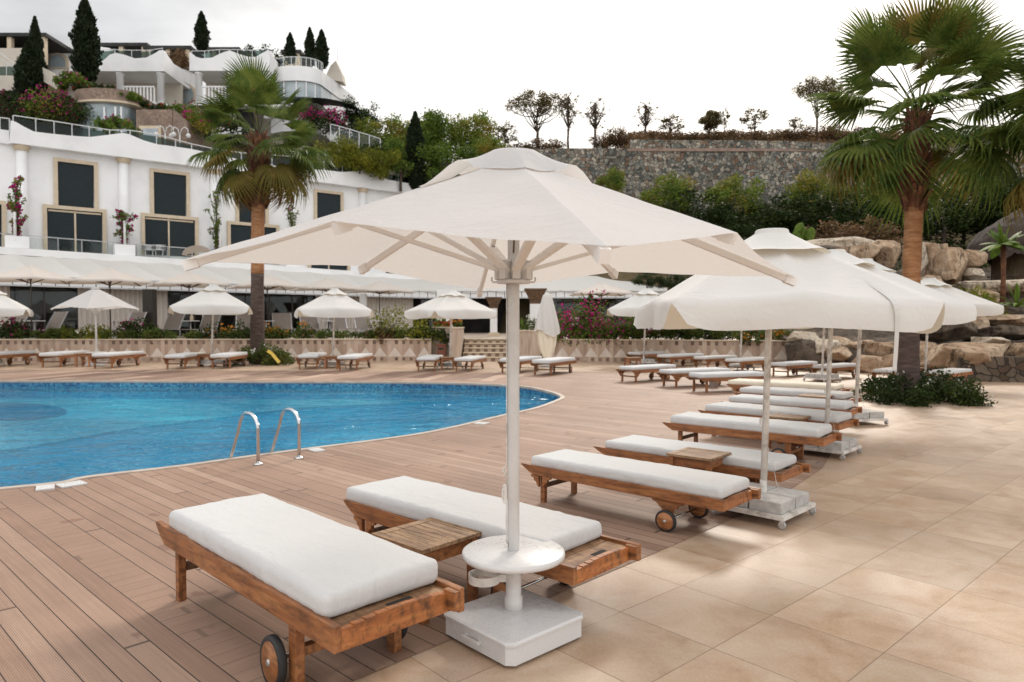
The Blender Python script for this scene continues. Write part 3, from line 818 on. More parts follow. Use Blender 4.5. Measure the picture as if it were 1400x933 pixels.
    gridbox(((cx1 - cx0) / 2, hw - 0.018, T / 2), 0.037, MAT[cmat], 'cushion', root, ((cx0 + cx1) / 2, 0, 0.345 + T / 2), seed)
    return root

GR = 'wooden sun loungers with white cushions round the pool'
def put(o, x, y, yaw, sx, sy, label, sz=None):
    o.location = (x, y, 0.004)
    o.rotation_euler = (0, 0, yaw)
    o.scale = (sx, sy, sz or 1.0)
    tag(o, label, 'sun lounger', GR)

P1 = lounger('plain', -0.88, 0.93, 1, T=0.098)
P2 = lounger('carved', -1.03, 0.83, 2)
P3 = lounger('carved', -0.93, 1.00, 3)
P4 = lounger('carved', -0.90, 0.96, 4)
P5 = lounger('plain', -0.92, 0.97, 5, T=0.11)
P9 = lounger('carved', -1.0, 0.98, 6, 'cushion_cream')
for p in (P1, P2, P3, P4, P5, P9): scan(p)
put(P1, -1.222, 3.745, -0.790, 1.02, 1.02, 'large lounger in front with plain square legs and wheel outside its rail', 1.2)
put(P2, -0.254, 4.530, -0.739, 1.015, 0.915, 'lounger behind the big parasol base, cushion slid up leaving foot slats bare', 1.04)
put(P3, 1.016, 6.040, -0.745, 0.985, 0.875, 'lounger with carved legs and creased cushion, in front of the concrete-slab base', 0.93)
put(P4, 1.845, 7.10, -0.735, 0.995, 0.95, 'lounger half hidden behind a side table, its foot behind a parasol pole', 0.86)
put(P5, 2.893, 8.621, -0.699, 0.972, 0.871, 'lounger with long bare orange rail, third beyond the big parasol')
nearer = {}
for k, (src, x, y, t, sx, sy, lab) in enumerate([
    (P3, 3.689, 9.848, -0.766, 0.975, 0.98, 'lounger with rumpled cushion foot, just beyond the table top in the right row'),
    (P4, 4.387, 11.084, -0.66, 0.952, 0.957, 'lounger with plump cushion seen edge-on, sixth in the right row'),
    (P4, 5.065, 12.556, -0.718, 0.975, 1.0, 'thin white cushion lounger seen edge-on between a plump one and a cream one')]):
    c = copy_tree(src)
    put(c, x, y, t, sx, sy, lab)
put(P9, 5.549, 14.2, -0.70, 1.08, 1.0, 'lounger with a cream coloured cushion at the end of the right row')
FAR = [
 (-17.106, 26.718, 1.671, 1.2, P3, 'lounger left of the round-table parasol on the far pool side'),
 (-14.717, 26.1, 1.553, 1.2, P4, 'lounger right of the round-table parasol on the far pool side'),
 (-11.988, 25.601, 1.68, 1.139, P3, 'lounger left of the brown table, before the tall left palm'),
 (-10.457, 25.818, 1.656, 1.15, P5, 'lounger beside the shrub at the foot of the left palm'),
 (-7.28, 25.478, 1.686, 1.155, P4, 'lounger pointing straight away, right of the left palm shrub'),
 (-5.588, 24.905, 1.515, 1.135, P3, 'lounger turned slightly, beside the pole of the middle white parasol'),
 (-2.849, 24.329, 1.533, 1.062, P4, 'short looking lounger in front of the red-brown litter bin'),
 (-1.454, 24.331, 1.36, 1.02, P3, 'lounger in front of the checkered steps'),
 (0.306, 23.377, 1.136, 1.09, P3, 'lounger partly behind the big parasol pole across the pool'),
 (1.357, 22.575, 1.096, 1.08, P5, 'lounger in front of the closed parasol'),
 (3.848, 19.819, 0.661, 0.97, P4, 'lounger with splayed carved legs, leftmost of three near the round pool end'),
 (4.776, 18.271, 0.425, 0.989, P3, 'middle lounger of three near the round pool end'),
 (5.216, 16.891, 0.342, 0.98, P5, 'lounger with a small white bucket under it'),
 (5.567, 28.2, 0.671, 1.07, P4, 'lounger nearest the patterned wall, behind a low table'),
 (6.361, 26.4, 0.638, 1.031, P3, 'lounger by the wall, second of the back right row'),
 (7.403, 25.4, 0.642, 0.974, P4, 'lounger by the wall, in the middle of the back right row'),
 (8.025, 23.76, 0.713, 1.0, P3, 'lounger by the twin thin poles in the back right row'),
 (8.801, 21.77, 0.65, 0.934, P5, 'lounger between the near parasol pole and the rock wall'),
 (9.656, 20.772, 0.661, 0.927, P3, 'lounger in front of the low boulders, behind two white poles'),
 (10.54, 19.258, 0.735, 0.87, P4, 'lounger half hidden by the right palm trunk'),
 (11.708, 18.671, 0.69, 0.88, P3, 'lounger right of the palm trunk in front of the stone wall'),
]
for x, y, t, s, src, lab in FAR:
    c = copy_tree(src)
    put(c, x, y, t, s, s, lab, s)
c = copy_tree(P4)
e0 = gz(-22, 503)
put(c, e0.x, e0.y + 1.1, 1.5, 1.2, 1.2, 'lounger cut by the left edge of the picture', 1.2)

# ---------------------------------------------------------------- side tables
def side_table():
    root = empty('side_table')
    h, S = 0.42, 0.46
    m = MB()
    for k in range(7):
        m.box((0, -S / 2 + 0.075 + k * 0.0517, h - 0.011), (S - 0.12, 0.047, 0.02), bev=0.003)
    top = m.build('slatted_top', MAT['teak_worn'], root)
    m = MB()
    for s in (-1, 1):
        m.box((0, s * (S / 2 - 0.025), h - 0.010), (S, 0.048, 0.024), bev=0.003)
        m.box((s * (S / 2 - 0.030), 0, h - 0.010), (0.058, S - 0.10, 0.023), bev=0.003)
    m.build('top_frame', MAT['teak_worn'], root)
    m = MB()
    for s in (-1, 1):
        m.box((0, s * (S / 2 - 0.045), h - 0.065), (S - 0.11, 0.022, 0.08))
        m.box((s * (S / 2 - 0.045), 0, h - 0.065), (0.022, S - 0.11, 0.08))
    m.build('apron', MAT['teak'], root)
    for a in (-1, 1):
        for b in (-1, 1):
            MB().box((a * (S / 2 - 0.04), b * (S / 2 - 0.04), (h - 0.024) / 2), (0.05, 0.05, h - 0.024), bev=0.004).build('leg', MAT['teak'], root)
    return root
T0 = side_table()
scan(T0)
def tmid(px, h): 
    q = [gz(u, v, h) for u, v in px]
    return sum(q, Vector((0, 0, 0))) / len(q)
c0 = tmid([(511, 729), (656, 730)], 0.42)
TB = [(c0.x, c0.y, -0.74, 1.0, 'weathered slatted side table between the two nearest loungers'),
      None, None]
c1 = tmid([(910, 618.6), (1001.6, 619)], 0.42)
TB[1] = (c1.x, c1.y, -0.72, 0.98, 'clean teak side table beside the lounger with carved legs')
c2 = tmid([(1052, 569), (1105, 569)], 0.42)
TB[2] = (c2.x, c2.y, -0.72, 1.0, 'side table of which only the top shows between two cushions')
TB += [(gz(1115, 541, .42).x, gz(1115, 541, .42).y, -0.7, 1.0, 'side table top showing as a thin strip by the second cart')]
for u, v, s, lab in [(113, 502, 1.2, 'brown table between loungers under the round-table parasol'), (279.5, 502, 1.15, 'brown table left of the left palm between two loungers'), (452, 505, 1.1, 'small table under the middle white parasol across the pool'), (611, 506, 1.05, 'open legged table in front of the checkered steps'), (866, 508, 1.1, 'low table in front of the back row by the patterned wall'), (1254, 523, 0.95, 'table behind the right palm trunk')]:
    p = gz(u, v)
    TB.append((p.x, p.y + 0.2, 0.1, s, lab))
for k, (x, y, t, s, lab) in enumerate(TB):
    o = T0 if k == 0 else copy_tree(T0)
    o.location = (x, y, 0.004)
    o.rotation_euler = (0, 0, t)
    o.scale = (s, s, s)
    tag(o, lab, 'table', 'small wooden tables between loungers')
p = gz(976, 530)
b = empty('bucket', (p.x, p.y, 0.004), 0, 'small white bucket on the deck under a lounger', 'bucket')
MB().lathe([(0.10, 0.0), (0.13, 0.25), (0.14, 0.25), (0.14, 0.265), (0.12, 0.262), (0.095, 0.02)], n=20).build('bucket_body', MAT['white_paint'], b)
MB().tube([(-0.135, 0, 0.25), (-0.12, 0.05, 0.20), (0, 0.14, 0.14), (0.12, 0.05, 0.20), (0.135, 0, 0.25)], 0.004, 6).build('handle', MAT['grey_metal'], b)

# ================================================================ the big linen parasol
UC = Vector((0.008, 3.651, 0.0))
U = empty('big_parasol', UC, 0, 'big cream linen parasol with round table on its pole, in the middle', 'parasol')
yaw, ha = 0.952, 2.33 / 2
order = [(-1, -1, 829, 336), (0, -1, 1008, 318), (1, -1, 1090, 379), (1, 0, 843, 371), (1, 1, 655, 397), (0, 1, 491, 364), (-1, 1, 248, 356), (-1, 0, 455, 302)]
tips = []
for i, j, u, v in order:
    Yv = UC.y + i * ha * math.sin(yaw) + j * ha * math.cos(yaw)
    tips.append(at(u, v, Yv) - UC)
apex = Vector((0, 0, 2.475))
def canopy_pt(tips, apex, r0, a, t, sag, scal):
    n = len(tips)
    k = int(a) % n
    f = a - int(a)
    A, B = tips[k], tips[(k + 1) % n]
    dA, dB = Vector((A.x, A.y, 0)).normalized() * r0, Vector((B.x, B.y, 0)).normalized() * r0
    pa = (apex + dA).lerp(A, t)
    pb = (apex + dB).lerp(B, t)
    p = pa.lerp(pb, f)
    w = 4 * f * (1 - f)
    c = Vector((apex.x, apex.y, p.z))
    p = p + (c - p) * (scal * w * t * t)
    p.z -= sag * w * math.sin(math.pi * min(1, t * 0.9)) 
    return p
def canopy(name, tips, apex, r0, mat, parent, sag=0.03, scal=0.02, nt=22, ns=14, thick=0.0, hem=0.0, wr=0.006):
    m = MB()
    n = len(tips)
    bm = m.bm
    rows = []
    for it in range(nt + 1):
        t = it / nt
        row = []
        for a in range(n * ns):
            p = canopy_pt(tips, apex, r0, a / ns, t, sag, scal)
            p = p + Vector((0, 0, noise.noise(p * 4.0) * wr))
            row.append(bm.verts.new(p))
        rows.append(row)
    if hem:                                              # turned-down hem along the edge
        row = []
        for a in range(n * ns):
            p = canopy_pt(tips, apex, r0, a / ns, 1.0, sag, scal)
            q = Vector((p.x, p.y, 0)).normalized() * 0.006
            row.append(bm.verts.new(p - q + Vector((0, 0, -hem))))
        rows.append(row)
    for i in range(len(rows) - 1):
        for a in range(n * ns):
            b = (a + 1) % (n * ns)
            f = bm.faces.new((rows[i][a], rows[i + 1][a], rows[i + 1][b], rows[i][b]))
            f.smooth = True
    for a in range(n):                                   # crisp seams over the ribs
        for i in range(len(rows) - 1):
            e = bm.edges.get((rows[i][a * ns], rows[i + 1][a * ns]))
            if e: e.smooth = False
    return m.build(name, mat, parent)
canopy('canopy', tips, apex, 0.10, MAT['canvas_near'], U, 0.022, 0.025)
# loose vent cap whose corners lift off the canopy
m = MB()
rows = []
nA = 64
for it in range(9):
    t = it / 8
    row = []
    for a in range(nA):
        aa = a / nA * 8
        lobe = max(0.0, math.cos(math.pi / 2 * (aa - 2)) if abs(aa - 2) < 1 else 0.0, math.cos(math.pi / 2 * (aa - 6)) if abs(aa - 6) < 1 else 0.0)
        e = canopy_pt(tips, apex, 0.10, aa, 0.15 + 0.105 * lobe, 0.02, 0.02)
        f = (aa % 2) / 2                                  # corners fall at even numbers
        lift = 0.085 * (math.sin(math.pi * min(1, max(0, 1 - lobe) * 1.15)) if lobe > 0 else 0) + 0.005 + 0.010 * abs(noise.noise(Vector((aa * 1.7, 3, 2))))
        e = e + Vector((0, 0, lift))
        d = Vector((e.x, e.y, 0)).normalized()
        top = d * 0.118 + Vector((0, 0, 2.540))
        p = top.lerp(e, t)
        p.z -= 0.022 * math.sin(math.pi * t) * lobe
        p += Vector((0, 0, noise.noise(p * 5) * 0.006))
        row.append(m.bm.verts.new(p))
    rows.append(row)
for i in range(8):
    for a in range(nA):
        m.bm.faces.new((rows[i][a], rows[i + 1][a], rows[i + 1][(a + 1) % nA], rows[i][(a + 1) % nA])).smooth = True
ctr = m.bm.verts.new((0, 0, 2.548))
for a in range(nA): m.bm.faces.new((ctr, rows[0][a], rows[0][(a + 1) % nA]))
m.build('vent_cap', MAT['canvas_near'], U)
MB().lathe([(0.031, 0.126), (0.031, 1.0), (0.031, 2.46)], n=20).build('pole', MAT['white_paint'], U)
for k, T in enumerate(tips):
    d = Vector((T.x, T.y, 0)).normalized()
    a = Vector((0, 0, 2.44)) + d * 0.05
    b = T + Vector((0, 0, -0.028)) - d * 0.02
    m = MB()
    m.bar(a, b, 0.022, 0.034)
    rb = m.build('rib', MAT['white_rib'], U)
    ax = (b - a).normalized()
    MB().bar(b - ax * 0.06, b + ax * 0.008, 0.034, 0.046).build('end_cap', MAT['white_rib'], rb)
    s0 = Vector((0, 0, 1.925)) + d * 0.055
    s1 = a.lerp(b, 0.50) + Vector((0, 0, -0.02))
    MB().bar(s0, s1, 0.044, 0.020).build('strut', MAT['white_rib'], U)
m = MB()
for k, T in enumerate(tips):
    d = Vector((T.x, T.y, 0)).normalized()
    m.bar(d * 0.035 + Vector((0, 0, 1.93)), d * 0.098 + Vector((0, 0, 1.93)), 0.040, 0.095)
m.lathe([(0.034, 1.885), (0.052, 1.885), (0.055, 1.90), (0.055, 1.96), (0.04, 1.985), (0.034, 1.985)], n=20)
run = m.build('runner', MAT['white_paint'], U)
m = MB()
m.lathe([(0.033, 1.862), (0.085, 1.862), (0.090, 1.872), (0.085, 1.882), (0.033, 1.882)], n=24)
for s in (-1, 1):
    m.tube([(s * 0.08, 0, 1.872), (s * 0.105, 0, 1.868), (s * 0.115, 0, 1.88), (s * 0.112, 0, 1.895)], 0.005, 6)
m.build('hook_collar', MAT['white_paint'], U)
MB().lathe([(0.033, 2.40), (0.06, 2.41), (0.06, 2.46), (0.033, 2.47)], n=16).build('rib_hub', MAT['white_paint'], U)
# table disc, sleeve, ring, crank
MB().lathe([(0.034, 0.425), (0.255, 0.425), (0.268, 0.430), (0.272, 0.442), (0.270, 0.455), (0.262, 0.461), (0.034, 0.462)], n=56).build('round_table', MAT['white_slab'], U)
MB().lathe([(0.032, 0.124), (0.048, 0.124), (0.048, 0.215), (0.041, 0.22), (0.041, 0.35), (0.046, 0.355), (0.046, 0.425), (0.032, 0.425)], n=24).build('sleeve', MAT['white_paint'], U)
rh = empty('ring_holder'); rh.parent = U
bpy.data.objects.remove(rh)
m = MB()
rc = Vector((-0.155, 0.0, 0.315))
for k in range(36):
    a0, a1 = 2 * math.pi * k / 36, 2 * math.pi * (k + 1) / 36
    for ro, ri in ((0.083, 0.076),):
        q = [rc + Vector((math.cos(a) * r_, math.sin(a) * r_, z)) for a in (a0, a1) for r_ in (ri, ro) for z in (-0.022, 0.022)]
        # q: a0ri-,a0ri+,a0ro-,a0ro+,a1...
        m.quad(q[2], q[6], q[7], q[3]); m.quad(q[4], q[0], q[1], q[5]); m.quad(q[1], q[3], q[7], q[5]); m.quad(q[0], q[4], q[6], q[2])
m.bar((-0.075, 0, 0.315), (-0.036, 0, 0.315), 0.03, 0.04)
bmesh.ops.remove_doubles(m.bm, verts=m.bm.verts, dist=1e-5)
m.build('ring_holder', MAT['old_white'], U)
m = MB()
m.box((-0.045, -0.008, 0.76), (0.024, 0.022, 0.10), bev=0.008)
m.box((-0.058, -0.008, 0.76), (0.008, 0.035, 0.05), bev=0.003)
m.tube([(-0.036, -0.01, 0.81), (-0.045, -0.014, 0.87), (-0.034, -0.012, 0.95), (-0.036, -0.01, 1.05), (-0.035, -0.01, 1.9)], 0.0035, 6)
m.tube([(-0.036, -0.012, 0.71), (-0.037, -0.012, 0.6), (-0.036, -0.012, 0.50)], 0.0035, 6)
m.tube([(-0.036, -0.01, 0.865), (-0.056, -0.01, 0.880), (-0.050, -0.01, 0.90), (-0.034, -0.01, 0.905)], 0.006, 6)
m.box((-0.040, -0.012, 0.49), (0.022, 0.022, 0.026), bev=0.006)
m.build('rope_cleat', MAT['old_white'], U)
m = MB()
m.tube([(0.0, -0.0322, 2.02), (0.006, -0.0325, 2.15), (-0.003, -0.0325, 2.3), (0.004, -0.0325, 2.42)], 0.004, 6)
m.build('pull_cord', MAT['capital'], U)
by, bs = 0.742, 0.547 / 2
ch = 0.035
oct_ = [(-bs + ch, -bs), (bs - ch, -bs), (bs, -bs + ch), (bs, bs - ch), (bs - ch, bs), (-bs + ch, bs), (-bs, bs - ch), (-bs, -bs + ch)]
Rz = Matrix.Rotation(by, 3, 'Z')
rot = lambda pts, s=1.0: [(Rz @ Vector((x * s, y * s, 0))) for x, y in pts]
m = MB()
m.slab(rot(oct_, 0.985), 0.018, 0.118)
for v in m.bm.verts:
    pass
bb = m.build('base_box', MAT['white_slab'], U)
m = MB()
o1, o2 = rot(oct_, 1.012), rot(oct_, 1.0)
bmv = []
for pts, z in ((o1, 0.112), (o1, 0.122)): bmv.append([m.bm.verts.new((p.x, p.y, z)) for p in pts])
i1 = rot(oct_, 0.97)
bmv.append([m.bm.verts.new((p.x, p.y, 0.129)) for p in i1])
i2 = rot(oct_, 0.30)
bmv.append([m.bm.verts.new((p.x, p.y, 0.150)) for p in i2])
for a, b in zip(bmv[:-1], bmv[1:]):
    for k in range(8): m.bm.faces.new((a[k], a[(k + 1) % 8], b[(k + 1) % 8], b[k]))
m.bm.faces.new(bmv[0][::-1]); m.bm.faces.new(bmv[-1])
m.build('base_lid', MAT['white_slab'], U)
m = MB()
for s in (-1, 1):
    m.bar((-bs * 0.985, s * 0.055, 0.072), (-bs - 0.022, s * 0.055, 0.072), 0.014)
m.bar((-bs - 0.020, -0.065, 0.072), (-bs - 0.020, 0.065, 0.072), 0.013)
m.box((-bs + 0.0, -0.055, 0.072), (0.006, 0.03, 0.03)); m.box((-bs + 0.0, 0.055, 0.072), (0.006, 0.03, 0.03))
bmesh.ops.transform(m.bm, matrix=Matrix.Rotation(by, 4, 'Z'), verts=m.bm.verts)
m.build('handle', MAT['white_paint'], bb)
for a in (-1, 1):
    for b in (-1, 1):
        p = Rz @ Vector((a * (bs - 0.07), b * (bs - 0.07), 0.014))
        MB().tube([(p.x - 0.012, p.y, 0.012), (p.x + 0.012, p.y, 0.012)], 0.012, 10).build('caster', MAT['grey_metal'], bb)
scan(U)

# ================================================================ white parasols with hanging valance on slab bases
def valance_parasol(seed, a=2.15, eave=1.80, top=2.44, drop=0.21, lean=0.0, strap=False, crz=0.0):
    root = empty('white_parasol')
    h = a / 2
    tp = []
    for k in range(8):
        ang = math.pi / 4 * k + math.pi / 4
        r = h / max(abs(math.cos(ang)), abs(math.sin(ang)))
        zz = eave + (0.05 if k % 2 else 0.0)
        tp.append(Vector((math.cos(ang) * r, math.sin(ang) * r, zz)))
    ap = Vector((lean * 0.5, 0, top - 0.06))
    m = MB()
    bmx = m.bm
    ns, nt = 10, 14
    rows = []
    for it in range(nt + 1):
        t = it / nt
        rows.append([canopy_pt(tp, ap, 0.10, q / ns, t, 0.035, 0.0) for q in range(8 * ns)])
    N = 8 * ns
    nudge = lambda p: p + Vector((0, 0, noise.noise(p * 2.6 + Vector((seed, 0, 0))) * 0.012))
    V = [[bmx.verts.new(nudge(p)) for p in row] for row in rows]
    for i in range(len(V) - 1):
        for q in range(N):
            bmx.faces.new((V[i][q], V[i + 1][q], V[i + 1][(q + 1) % N], V[i][(q + 1) % N])).smooth = True
    rs = random.Random(seed * 17)
    for sd in range(4):                                    # hanging valance: one strip a side, open at the corners
        A_, B_ = tp[2 * sd], tp[(2 * sd + 2) % 8]
        along = (B_ - A_).normalized()
        outw = Vector((along.y, -along.x, 0))
        if outw.dot(A_) < 0: outw = -outw
        n_ = 2 * ns
        prev = [V[-1][(sd * n_ + k) % N] for k in range(n_ + 1)]
        pull = (rs.uniform(0.03, 0.13), rs.uniform(0.03, 0.13))
        for dz in (0.2, 0.45, 0.72, 1.0):
            row = []
            for k in range(n_ + 1):
                f = k / n_
                p0 = rows[-1][(sd * n_ + k) % N]
                aa = sd * 2 + f * 2
                wave = noise.noise(Vector((aa * 1.4, seed * 3.3, dz * 0.4))) * 0.09 + noise.noise(Vector((aa * 3.6, seed, 0.7 + dz * .3))) * 0.045
                e0, e1 = max(0, 1 - f * 6), max(0, 1 - (1 - f) * 6)
                low = drop * dz * (1 + 0.22 * noise.noise(Vector((aa * 0.9, seed, 5)))) * (1 - 0.22 * (e0 + e1) ** 2)
                zref = p0.z + (eave - p0.z) * dz * 0.5
                p = Vector((p0.x, p0.y, zref - low)) + along * (pull[0] * e0 - pull[1] * e1) * dz + outw * (wave * dz + 0.02 * math.sin(dz * 2.4) + 0.05 * dz * (e0 * pull[0] + e1 * pull[1]) * 6)
                row.append(bmx.verts.new(p))
            for k in range(n_):
                bmx.faces.new((prev[k], row[k], row[k + 1], prev[k + 1])).smooth = True
            prev = row
    m.build('canopy', MAT['canvas'], root)
    # vent cap: a stiff round crown, then loose cloth
    m = MB()
    rr = []
    nq = 72
    prof = [(0.10, top + 0.005), (0.122, top + 0.005), (0.131, top - 0.004), (0.133, top - 0.026), (0.155, top - 0.046), (0.24, top - 0.102), (0.33, top - 0.162), (0.41, top - 0.205)]
    for ip, (r_, z_) in enumerate(prof):
        row = []
        for q in range(nq):
            an = 2 * math.pi * q / nq
            f = ip / (len(prof) - 1)
            sq = 1 + 0.16 * abs(math.sin(2 * an + math.pi / 2)) * 0 + 0.16 * f * (abs(math.cos(2 * an + math.pi / 2)) ** 1.2)
            zl = z_ + f ** 3 * (0.045 * noise.noise(Vector((math.cos(an) * 1.9, math.sin(an) * 1.9, seed))) + 0.005)
            row.append(m.bm.verts.new((ap.x + r_ * sq * math.cos(an), r_ * sq * math.sin(an), zl)))
        rr.append(row)
    for i in range(len(rr) - 1):
        for q in range(nq):
            m.bm.faces.new((rr[i][q], rr[i + 1][q], rr[i + 1][(q + 1) % nq], rr[i][(q + 1) % nq])).smooth = True
    m.bm.faces.new(rr[0])
    m.build('vent_cap', MAT['canvas'], root)
    MB().tube([(0, 0, 0.16), (lean * 0.5, 0, top - 0.04)], 0.028, 14).build('pole', MAT['old_white'], root)
    for k, T in enumerate(tp):
        d = Vector((T.x, T.y, 0)).normalized()
        a0 = ap + d * 0.05 + Vector((0, 0, -0.03))
        b0 = T - d * 0.05 + Vector((0, 0, -0.035))
        MB().bar(a0, b0, 0.02, 0.03).build('rib', MAT['white_rib'], root)
        MB().bar(Vector((lean * 0.35, 0, eave - 0.03)) + d * 0.04, a0.lerp(b0, 0.55), 0.018, 0.014).build('strut', MAT['white_rib'], root)
    MB().lathe([(0.026, eave - 0.08), (0.05, eave - 0.08), (0.05, eave), (0.026, eave)], (lean * 0.35, 0, 0), 14).build('runner', MAT['white_paint'], root)
    m = MB()
    m.box((-0.03, -0.005, 0.80), (0.015, 0.02, 0.07), bev=0.004)
    m.tube([(0.02, -0.02, 0.60), (0.06, -0.03, 0.5), (0.10, -0.03, 0.28), (0.12, -0.03, 0.24)], 0.003, 5)
    m.tube([(-0.026, -0.01, 0.8), (0.0 + lean * .2, -0.026, 1.2), (lean * 0.3, -0.026, 1.6)], 0.003, 5)
    m.build('pull_cord', MAT['old_white'], root)
    # cart base with four slabs
    CR = Matrix.Rotation(crz, 4, 'Z')
    m = MB()
    s = 0.30
    for q in (-1, 1):
        m.box((0, q * s, 0.085), (2 * s + 0.04, 0.04, 0.035)); m.box((q * s, 0, 0.085), (0.04, 2 * s - 0.04, 0.035))
    m.box((0, 0, 0.0865), (0.05, 2 * s - 0.04, 0.03)); m.box((0.16, 0, 0.0865), (0.27, 0.05, 0.03)); m.box((-0.16, 0, 0.0865), (0.27, 0.05, 0.03))
    m.lathe([(0.03, 0.10), (0.03, 0.30), (0.025, 0.30)], n=14)
    m.build('base_frame', MAT['old_white'], root).rotation_euler = (0, 0, crz)
    for qa in (-1, 1):
        for qb in (-1, 1):
            MB().box((qa * 0.145, qb * 0.145, 0.150), (0.272, 0.272, 0.094), bev=0.007).build('ballast_slab', MAT['concrete'], root).rotation_euler = (0, 0, crz)
            m = MB()
            x, y = qa * s, qb * s
            m.tube([(x - 0.012, y, 0.03), (x + 0.012, y, 0.03)], 0.03, 12)
            c_ = m.build('caster', MAT['grey_metal'], root)
            c_.rotation_euler = (0, 0, crz)
            m = MB()
            m.box((x, y, 0.062), (0.012, 0.012, 0.02)); m.box((x - 0.017, y, 0.045), (0.004, 0.03, 0.04)); m.box((x + 0.017, y, 0.045), (0.004, 0.03, 0.04))
            m.build('caster_fork', MAT['old_white'], c_)
    if strap:
        m = MB()
        pts = [Vector((0.49, -h * 0.62, eave + 0.215)), Vector((0.575, -h * 0.86, eave + 0.09)), Vector((0.605, -h - 0.03, eave - 0.02)), Vector((0.61, -h - 0.05, eave - 0.2)), Vector((0.60, -h - 0.045, eave - 0.48))]
        pts = catmull(pts, 5)
        for p, q in zip(pts[:-1], pts[1:]): m.bar(p, q, 0.028, 0.004, up=Vector((0, -1, 0.3)))
        m.build('tie_strap', MAT['canvas'], root)
    return root
GP = 'white valance parasols round the pool'
A = valance_parasol(1, a=1.92, eave=1.80, lean=0.10, strap=True, crz=R(48))
scan(A)
pA = (2.165, 5.98)
A.location = (*pA, 0.004); A.rotation_euler = (0, 0, R(-3))
tag(A, 'largest white valance parasol, a tie strap hanging over its right front', 'parasol', GP)
Bq = valance_parasol(2, a=2.2, eave=1.86, top=2.56, drop=0.24, lean=0.16, crz=R(28))
scan(Bq)
PL = [(Bq, 0, 1131, 8.8, R(18), 1.0, 'white parasol directly behind the strap parasol, its cart past a lounger foot'),
      (Bq, 1, 1171, 11.5, R(-12), 1.05, 'third white parasol of the right row, cart showing beyond the cushions'),
      (Bq, 1, 1265, 19.2, R(8), 1.12, 'white parasol standing behind the right palm trunk'),
      (Bq, 1, 1124, 19.6, R(0), 1.1, 'white parasol of which a thick pole shows before the boulders'),
      (Bq, 1, 1012, 24.3, R(10), 1.08, 'white parasol of which a thin pole shows in the back right row'),
      (Bq, 1, 880, 27.3, R(-14), 1.16, 'white parasol peeking out left of the strap parasol'),
      (Bq, 1, 915, 28.6, R(5), 1.05, 'white parasol behind, only its thin pole showing at the patterned wall'),
      (Bq, 1, 289.5, 26.3, R(22), 1.2, 'sagging white valance parasol left of the left palm'),
      (Bq, 1, 455, 25.7, R(20), 1.13, 'white valance parasol right of the left palm across the pool'),
      (Bq, 1, 615, 25.0, R(33), 1.10, 'white valance parasol by the litter bin and steps'),
      (Bq, 1, -14, 26.4, R(30), 1.15, 'white parasol cut off by the left edge')]
for src, cp, u, Y, rz, s, lab in PL:
    o = copy_tree(src) if cp else src
    p = at(u, 500, Y)
    o.location = (p.x, p.y, 0.004)
    o.rotation_euler = (0, 0, rz)
    o.scale = (s, s, s)
    tag(o, lab, 'parasol', GP)
for ch in A.children: pass
p = at(132, 490, 26.6)
o = empty('round_table_parasol', (p.x, p.y, 0.004), R(20), 'small cream parasol with a round pole table across the pool', 'parasol')
tp = []
for k in range(8):
    an = math.pi / 4 * k
    r_ = 1.5 if k % 2 == 0 else 1.5 * 0.86
    tp.append(Vector((math.cos(an) * r_, math.sin(an) * r_, 2.16 if k % 2 == 0 else 2.26)))
canopy('canopy', tp, Vector((0, 0, 2.93)), 0.10, MAT['canvas_near'], o, 0.03, 0.03, 10, 8, hem=0.0)
MB().lathe([(0.14, 2.90), (0.15, 2.955), (0.10, 2.985), (0.01, 2.99)], n=16).build('vent_cap', MAT['canvas_near'], o)
MB().tube([(0, 0, 0.1), (0, 0, 2.9)], 0.035, 12).build('pole', MAT['white_paint'], o)
MB().lathe([(0.036, 0.48), (0.34, 0.48), (0.36, 0.50), (0.34, 0.53), (0.036, 0.53)], n=32).build('round_table', MAT['white_slab'], o)
MB().lathe([(0.036, 1.98), (0.10, 2.0), (0.12, 2.08), (0.036, 2.1)], n=14).build('runner', MAT['white_paint'], o)
MB().box((0, 0, 0.08), (0.62, 0.62, 0.14), bev=0.02).build('base_box', MAT['white_slab'], o)
for T in tp:
    d = Vector((T.x, T.y, 0)).normalized()
    MB().bar(Vector((0, 0, 2.88)) + d * 0.05, T - d * 0.04 - Vector((0, 0, 0.03)), 0.025, 0.035).build('rib', MAT['white_rib'], o)
    MB().bar(Vector((0, 0, 2.04)) + d * 0.06, Vector((0, 0, 2.88)).lerp(T, 0.5) - Vector((0, 0, 0.04)), 0.035, 0.02).build('strut', MAT['white_rib'], o)
# closed parasol
cp = empty("closed_parasol", (at(748, 490, 26.2).x, 26.2, 0.004), 0, 'closed cream parasol hanging limp beside the steps', 'parasol')
MB().tube([(0, 0, 0.1), (0, 0, 2.72)], 0.03, 10).build('pole', MAT['old_white'], cp)
m = MB()
m.slab([(-0.3, -0.3), (0.3, -0.3), (0.3, 0.3), (-0.3, 0.3)], 0.02, 0.12)
m.build('base', MAT['concrete'], cp)
def closed(u, v, prof, ph, amp):
    an = 2 * math.pi * u
    k = v * (len(prof) - 1)
    i = min(int(k), len(prof) - 2)
    r_ = prof[i][0] + (prof[i + 1][0] - prof[i][0]) * (k - i)
    z_ = prof[i][1] + (prof[i + 1][1] - prof[i][1]) * (k - i)
    rr = r_ * (1 + amp * math.sin(an * 8 + ph + z_ * 2))
    zz = z_ + (0.14 * math.sin(an * 2 + ph) * v ** 4)
    return (rr * math.cos(an) * 1.1, rr * math.sin(an) * 0.8, zz)
m = MB()
